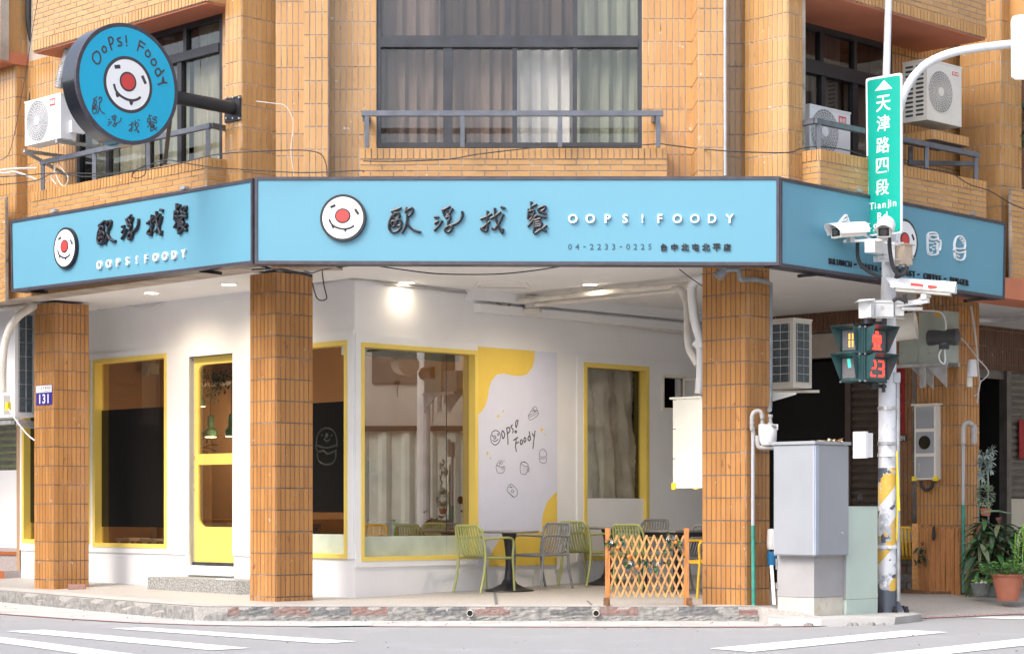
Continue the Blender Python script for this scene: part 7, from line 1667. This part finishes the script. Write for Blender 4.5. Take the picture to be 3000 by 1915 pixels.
def ivy_leaf(b, c, size, ang, tilt, mi=0):
    pr = [(0, -.15), (.45, -.45), (.42, -.05), (1.0, .0), (.45, .28), (.38, .8), (.12, .5), (0, 1.15), (-.12, .5), (-.38, .8), (-.45, .28), (-1.0, .0), (-.42, -.05), (-.45, -.45)]
    ca, sa = math.cos(ang), math.sin(ang); V = [Vector(c)]
    for x, y in pr:
        X, Z = (x*ca-y*sa)*size*.5, (x*sa+y*ca)*size*.5; V.append(Vector(c)+Vector((X, -abs(X)*.35*tilt-.012+Z*.3*tilt, Z)))
    b.add(V, [[0, i+1, (i+1) % len(pr)+1] for i in range(len(pr))], mi)
rd = random.Random(12)
iv = thing('ivy_garland', W(1890, 1640, FY-.05), 'artificial ivy garland with oranges and white flowers woven through the lattice fence', 'garland')
gp = lambda x, y: (1500+x/3.01, 1450+y/3.01)
b = MB(); b.tube(catmull([fp.px(*gp(x, y), .03) for x, y in ((870, 290), (880, 420), (960, 480), (1010, 560), (1040, 640), (1100, 690), (1180, 600), (1220, 640), (1290, 600), (1330, 500), (1380, 440), (1370, 330), (1440, 420), (1500, 520))], 4), .004, 5); b.build('vine', 'stem', iv)
for x, y, s in ((870, 420, 1.2), (830, 425, .8), (900, 440, 1), (965, 400, .9), (985, 430, .9), (955, 470, .6), (870, 370, .5), (1000, 545, .9), (1015, 530, .9), (1005, 610, .9), (1030, 635, 1), (1070, 610, .9), (1010, 650, .8), (1150, 580, .9), (1180, 600, .8), (1225, 600, .8), (1200, 650, .8), (1250, 640, 1), (1265, 680, .9), (1300, 600, .7), (1345, 600, .6), (1215, 660, .8),
                (1395, 410, 1.2), (1360, 380, .8), (1410, 370, .9), (1440, 420, .9), (1470, 420, 1), (1395, 480, .8), (1345, 490, .8), (1280, 485, .6), (1480, 465, .7), (1370, 330, .6), (1120, 690, .6), (1515, 545, .5), (860, 480, .5)):
    b = MB(); ivy_leaf(b, fp.px(*gp(x, y), .035+rd.uniform(0, .02)), .088*s, rd.uniform(-3.1, 3.1), rd.uniform(.4, 1.2)); b.build('leaf', rd.choice(['leaf_dark', 'leaf_dark', 'ivy_grey', 'leaf_ivy']), iv)
for x, y, r_ in ((935, 460, .022), (1032, 540, .025), (1105, 630, .022), (1445, 415, .018)):
    b = MB(); b.lathe(fp.px(*gp(x, y), .06)-Vector((0, 0, r_)), [(.003, 0), (r_*.6, r_*.2), (r_*.95, r_*.65), (r_, r_), (r_*.95, r_*1.35), (r_*.6, r_*1.8), (.003, 2*r_)], n=14); b.build('orange_fruit', 'orange', iv, smooth=True)
for x, y in ((1045, 590), (1375, 375), (1290, 605), (880, 405)):
    b = MB()
    for k in range(5): a = k*1.2566; leaf(b, fp.px(*gp(x, y), .075), (math.cos(a), -.25, math.sin(a)), .026, .6, rd)
    b.build('flower', 'petal', iv)

# ------------------------------------------------------------ plants and pots at the right
def pot(c, prof, m, label, top, cat='plant pot', soil=True, name='plant_pot', bands=()):
    t = thing(name, c, label, cat, None); b = MB(); b.lathe(c, prof, n=30); b.build('pot', m, t, smooth=True)
    r, z = top; b = MB(); b.lathe(c, [(r, z-.01), (r*.5, z+.004)], n=20); b.build('soil', 'soil', t); return t
c = Vector(W(2952, 1757, 23.9)); c.z = max(.0, floor_z(c.x, c.y)); Yp = c.y
c = Vector((W(2953, 1757, 23.9).x, 23.9, EZ+(HZ-1758)*23.9/FP))
pot(c, [(.115, 0), (.12, .01), (.155, .17), (.172, .25), (.172, .262), (.168, .262), (.178, .272), (.182, .285), (.195, .29), (.195, .305), (.175, .305), (.17, .28)], 'terracotta', 'large terracotta pot full of round leaved green plants at the right edge', (.172, .285))
rd = random.Random(31); t = thing('leafy_plant', c+Vector((0, 0, .28)), 'bushy green plant with rounded leaves in the terracotta pot', 'plant')
b = MB()
for k in range(330):
    a = rd.uniform(0, 6.28); r_ = .24*rd.random()**.5; h_ = rd.uniform(0, .17)*(1.1-r_*2); p = c+Vector((math.cos(a)*r_*1.15-.03, math.sin(a)*r_, .29+h_)); leaf(b, p, (math.cos(a), math.sin(a), rd.uniform(-.1, .8)), rd.uniform(.035, .06), .85, rd, 0 if rd.random() < .7 else 1, .1)
b.build('foliage', ['leaf_fresh', 'leaf_mid'], t, smooth=True)
b = MB()
for k in range(40):
    a = rd.uniform(0, 6.28); b.tube([c+Vector((math.cos(a)*.05, math.sin(a)*.05, .27)), c+Vector((math.cos(a)*.15, math.sin(a)*.15, .29+rd.uniform(.02, .12)))], .003, 4)
b.build('stems', 'stem', t)
c2_ = W(2872, 1744, 24.3); c2_.z = EZ+(HZ-1744)*24.3/FP
t2 = pot(c2_, [(.075, 0), (.09, .035), (.092, .04), (.088, .045), (.105, .125), (.115, .14), (.115, .15), (.10, .15)], 'pot_grey', 'small dark grey bowl with white pebbles beside the terracotta pot', (.10, .14))
for k, (x, y) in enumerate(((-.05, -.05), (0, -.06), (.05, -.055), (.02, -.02))): b = MB(); b.lathe(c2_+Vector((x, y, .135)), [(.006, 0), (.022, .012), (.02, .028), (.006, .034)], n=10); b.build('pebble', 'pebble', t2, smooth=True)
b = MB()
for k in range(50): leaf(b, c2_+Vector((rd.uniform(-.1, .16), rd.uniform(-.06, .06), .15+rd.uniform(0, .03))), (rd.uniform(-1, 1), rd.uniform(-1, .2), rd.uniform(0, 1)), .04, .7, rd)
b.build('sprouts', 'leaf_bright', t2)
# large drooping plant
c3_ = fl((W(2895, 1740, 24.9).x, 24.9)); t = thing('tall_plant', c3_, 'tall plant with long drooping dark green leaves behind the pots', 'plant')
b = MB(); b.lathe(c3_, [(.11, 0), (.14, .22), (.15, .23)], n=20); b.build('pot', 'pot_grey', t)
b = MB(); ym = 24.8
rd = random.Random(77)
crown = []
for k in range(330):
    u, v = rd.choice(((2885, 1530), (2900, 1560), (2870, 1590), (2930, 1540), (2905, 1600), (2880, 1570), (2920, 1610), (2890, 1640), (2945, 1580), (2860, 1630), (2965, 1620), (2975, 1560), (2930, 1660), (2870, 1670))); p = W(u+rd.uniform(-8, 8), v+rd.uniform(-10, 10), ym+rd.uniform(-.15, .15)); crown.append(p)
    a = rd.uniform(0, 6.28); leaf(b, p, (math.cos(a), math.sin(a)*.6-.3, rd.uniform(-.9, .5)), rd.uniform(.16, .27), rd.uniform(.24, .36), rd, rd.choice([0, 0, 0, 1, 1, 3, 3, 2]), .5)
b.build('foliage', ['leaf_deep', 'leaf_olive', 'leaf_rust', 'leaf_mid'], t, smooth=True)
b = MB()
for k in range(0, 330, 12): b.tube([c3_+Vector((rd.uniform(-.04, .04), rd.uniform(-.03, .03), .2)), (c3_+crown[k])/2+Vector((0, 0, .1)), crown[k]], .006, 5)
b.build('stems', 'stem', t)
for u, v, d_, L_ in ((2872, 1592, (-1, -.3, .15), .32), (2868, 1600, (-1, -.2, -.25), .30), (2950, 1500, (-1, -.1, .15), .34), (2895, 1500, (1, -.2, .1), .30)):
    b = MB(); leaf(b, W(u, v, ym-.2), d_, L_, .2, rd, 0, .2); b.build('leaf', 'leaf_mid_grey', t)
# silver succulent on tall stalks
t = thing('succulent_plant', fl((W(2875, 1700, 25.1).x, 25.1)), 'silver green rosette succulent on long stalks beside the far right pillar', 'plant')
for u, v, s in ((2890, 1330, .9), (2905, 1318, 1), (2880, 1345, .9), (2903, 1352, 1), (2888, 1370, 1), (2895, 1362, .8), (2870, 1330, .8), (2902, 1375, .9), (2878, 1395, 1), (2872, 1388, .9), (2867, 1355, .8), (2884, 1352, 1)):
    b = MB(); p = W(u, v, 24.9+rd.uniform(-.1, .1))
    for k in range(9): a = k*.7+rd.random(); leaf(b, p, (math.cos(a), -.5, math.sin(a)), .085*s, .36, rd, 0, .05)
    b.build('rosette', 'leaf_grey', t)
b = MB()
for u0, v0, u1, v1 in ((2866, 1600, 2868, 1400), (2896, 1600, 2894, 1385), (2866, 1400, 2878, 1345), (2894, 1385, 2903, 1325)): b.tube([W(u0, v0, 24.95), W(u1, v1, 24.95)], .012, 7)
b.build('stalk', 'leaf_grey', t)
t = thing('bush', W(2885, 1460, 24.85), 'pale round bush in a small pot below the succulent', 'plant'); b = MB()
for k in range(420):
    a = rd.uniform(0, 6.28); q_ = math.acos(rd.uniform(-1, 1)); r_ = rd.uniform(.6, 1); p = W(2886, 1450, 24.85)+Vector((math.sin(q_)*math.cos(a)*.115*r_, math.sin(q_)*math.sin(a)*.1*r_, math.cos(q_)*.15*r_)); leaf(b, p, (math.sin(q_)*math.cos(a), math.sin(q_)*math.sin(a), math.cos(q_)), .032, .6, rd, rd.randint(0, 1), 0)
b.build('foliage', ['leaf_pale', 'leaf_grey'], t, smooth=True); b = MB(); b.lathe(W(2888, 1510, 24.85), [(.05, 0), (.07, .09)], n=16); b.build('pot', 'terracotta', t)
# bright young shoots at the right edge
t = thing('shoot_plant', fl((W(2985, 1750, 24.2).x, 24.2)), 'bright yellow green shoots with narrow leaves at the right edge', 'plant'); b = MB()
for sx, top, bot in ((2985, 1540, 1650), (2998, 1555, 1660), (2975, 1590, 1650)):
    for k in range(15):
        f_ = k/14; p = W(sx+rd.uniform(-2, 2), bot+(top-bot)*f_, 24.1); a = rd.uniform(0, 6.28); leaf(b, p, (math.cos(a), math.sin(a)*.5-.2, .7), .11, .22, rd, 0, .2)
b.build('foliage', 'leaf_bright', t, smooth=True); b = MB()
for sx in (2985, 2998, 2975): b.tube([W(sx-4, 1720, 24.1), W(sx, 1560, 24.1)], .005, 5)
b.build('stems', 'leaf_bright', t)
# plants seen in the window bay at the upper right edge
t = thing('balcony_plant', W(2985, 330, 25), 'leafy plant in the window bay at the upper right edge', 'plant'); b = MB()
for k in range(110): leaf(b, W(rd.uniform(2966, 3060), rd.uniform(280, 440), 25+rd.uniform(-.2, .2)), (rd.uniform(-1, 1), rd.uniform(-1, .2), rd.uniform(-.8, .6)), .12, .45, rd, 0 if rd.random() < .7 else 1, .3)
b.build('foliage', ['leaf_dark', 'leaf_mid'], t)
# parked scooters, mostly hidden
def scooter(c, ang, label, sc_=1):
    t = thing('parked_scooter', c, label, 'scooter', None); ca, sa = math.cos(ang), math.sin(ang); P = lambda x, y, z: Vector((c[0]+(x*ca-y*sa)*sc_, c[1]+(x*sa+y*ca)*sc_, c[2]+z*sc_))
    ax = P(0, 1, 0)-P(0, 0, 0)
    for x in (-.6, .6):
        b = MB(); b.lathe(P(x, -.05, .24), [(.16, 0), (.22, .01), (.24, .05), (.22, .09), (.16, .10)], n=26, ax=ax); b.build('wheel', 'rubber', t, smooth=True)
    b = MB()
    secs = [(-.75, .55, .72, .06), (-.55, .42, .78, .14), (-.1, .38, .74, .15), (.05, .26, .34, .15), (.35, .26, .36, .14), (.48, .30, .80, .16), (.56, .55, .92, .12)]
    for (x0, a0, b0, w0_), (x1, a1, b1, w1_) in zip(secs, secs[1:]):
        b.prism([P(x0, -w0_, a0), P(x0, w0_, a0), P(x0, w0_*.8, b0), P(x0, -w0_*.8, b0)], [P(x1, -w1_, a1), P(x1, w1_, a1), P(x1, w1_*.8, b1), P(x1, -w1_*.8, b1)], caps=True)
    b.build('body', 'black_gloss', t)
    b = MB(); b.prism([P(x, -.13, z) for x, z in ((-.65, .78), (-.05, .75), (.0, .80), (-.62, .86))], [P(x, .13, z) for x, z in ((-.65, .78), (-.05, .75), (.0, .80), (-.62, .86))]); b.build('seat', 'rubber', t)
    b = MB(); b.tube([P(.5, -.33, 1.0), P(.56, -.15, .98), P(.57, 0, .95), P(.56, .15, .98), P(.5, .33, 1.0)], .016, 8); b.build('handlebar', 'black_metal', t)
    for s in (-1, 1):
        b = MB(); b.tube([P(.52, s*.24, 1.0), P(.54, s*.28, 1.16)], .007, 6); b.lathe(P(.54, s*.29, 1.16), [(.02, 0), (.06, .01), (.06, .02), (.02, .03)], n=16, ax=P(1, 0, 0)-P(0, 0, 0)); b.build('mirror', 'black_gloss', t)
    b = MB(); b.lathe(P(.58, 0, .86), [(.07, 0), (.07, .02), (.03, .04)], n=18, ax=P(1, 0, 0)-P(0, 0, 0)); b.build('headlight', 'lens', t)
    return t
scooter(fl((W(2960, 1600, 26.3).x+.1, 26.3)), 2.75, 'black scooter parked behind the plants at the right edge')
scooter(fl((W(2560, 1500, 25.6).x-.35, 25.8)), -.9, 'dark scooter parked behind the green cabinet, only its mirror showing')

# ------------------------------------------------------------ what stands across the streets (seen only as reflections)
ob = thing('opposite_building', (15, 24, 0), 'plain building across the right street, seen as a reflection', 'building')
def side_block(x, y0, y1, z1, nx, parent, m='far_wall'):
    pl = PL((x, y0), (0, 1)) if x > 0 else PL((x, y1), (0, -1)); Ln = y1-y0; sgn = 1
    b = MB(); b.prism([(x, y0, 2.6), (x, y1, 2.6), (x+nx*6, y1, 2.6), (x+nx*6, y0, 2.6)], [(x, y0, z1), (x, y1, z1), (x+nx*6, y1, z1), (x+nx*6, y0, z1)]); b.build('wall', m, parent)
    k = y0+1
    while k < y1-2:
        for z in (3.6, 6.6, 9.6):
            if z+1.6 < z1: b = MB(); b.box((x-nx*.01, k+.8, z+.8), (.03, .8, .75)); b.build('window', 'far_dark', parent)
        k += 3.1
side_block(15, -6, 50, 9.5, 1, ob)
fe = thing('corrugated_fence', (14.6, 24, 0), 'pale corrugated metal fence across the right street, seen as a reflection', 'fence')
b = MB(); k = 0; y = 10.
while y < 42: b.prism([(14.6, y, 0), (14.55, y+.08, 0), (14.55, y+.17, 0), (14.6, y+.25, 0), (14.66, y+.25, 0), (14.66, y, 0)], [(14.6, y, 2.7), (14.55, y+.08, 2.7), (14.55, y+.17, 2.7), (14.6, y+.25, 2.7), (14.66, y+.25, 2.7), (14.66, y, 2.7)]); y += .45
b.add([(14.62, 10, 0), (14.62, 42, 0), (14.62, 42, 2.7), (14.62, 10, 2.7)], [[0, 1, 2, 3]]); b.build('sheet', 'fence_metal', fe)
b = MB(); b.box((14.55, 26, 2.75), (.05, 16, .05)); b.build('top_rail', 'black_metal', fe)
for y, l_ in ((21.6, 'orange and white traffic cone across the street, nearer the shop window'), (22.8, 'orange and white traffic cone across the street, by the fence')):
    t = thing('traffic_cone', (13.2, y, 0), l_, 'traffic cone', 'traffic cones'); b = MB(); b.lathe((13.2, y, 0), [(.17, 0), (.16, .02), (.05, .62), (.03, .64)], n=18); b.build('cone', 'cone_orange', t); b = MB(); b.lathe((13.2, y, .28), [(.125, 0), (.092, .18)], n=18); b.build('band', 'sign_white', t)
b = MB(); b.cyl((13.8, 24.0, 0), (13.8, 24.0, 10), .13, n=14); b.build('concrete_pole', 'concrete', label='concrete utility pole across the right street, seen as a reflection', cat='pole')
o2b = thing('opposite_building', (-18, 20, 0), 'darker building across the left street, seen as a reflection', 'building'); side_block(-18, -6, 50, 7.5, -1, o2b, 'far_dark')
b = MB(); b.prism([(-18, -6, 0), (-18, 50, 0), (-24, 50, 0), (-24, -6, 0)], [(-18, -6, 2.58), (-18, 50, 2.58), (-24, 50, 2.58), (-24, -6, 2.58)]); b.build('wall', 'far_dark', o2b)
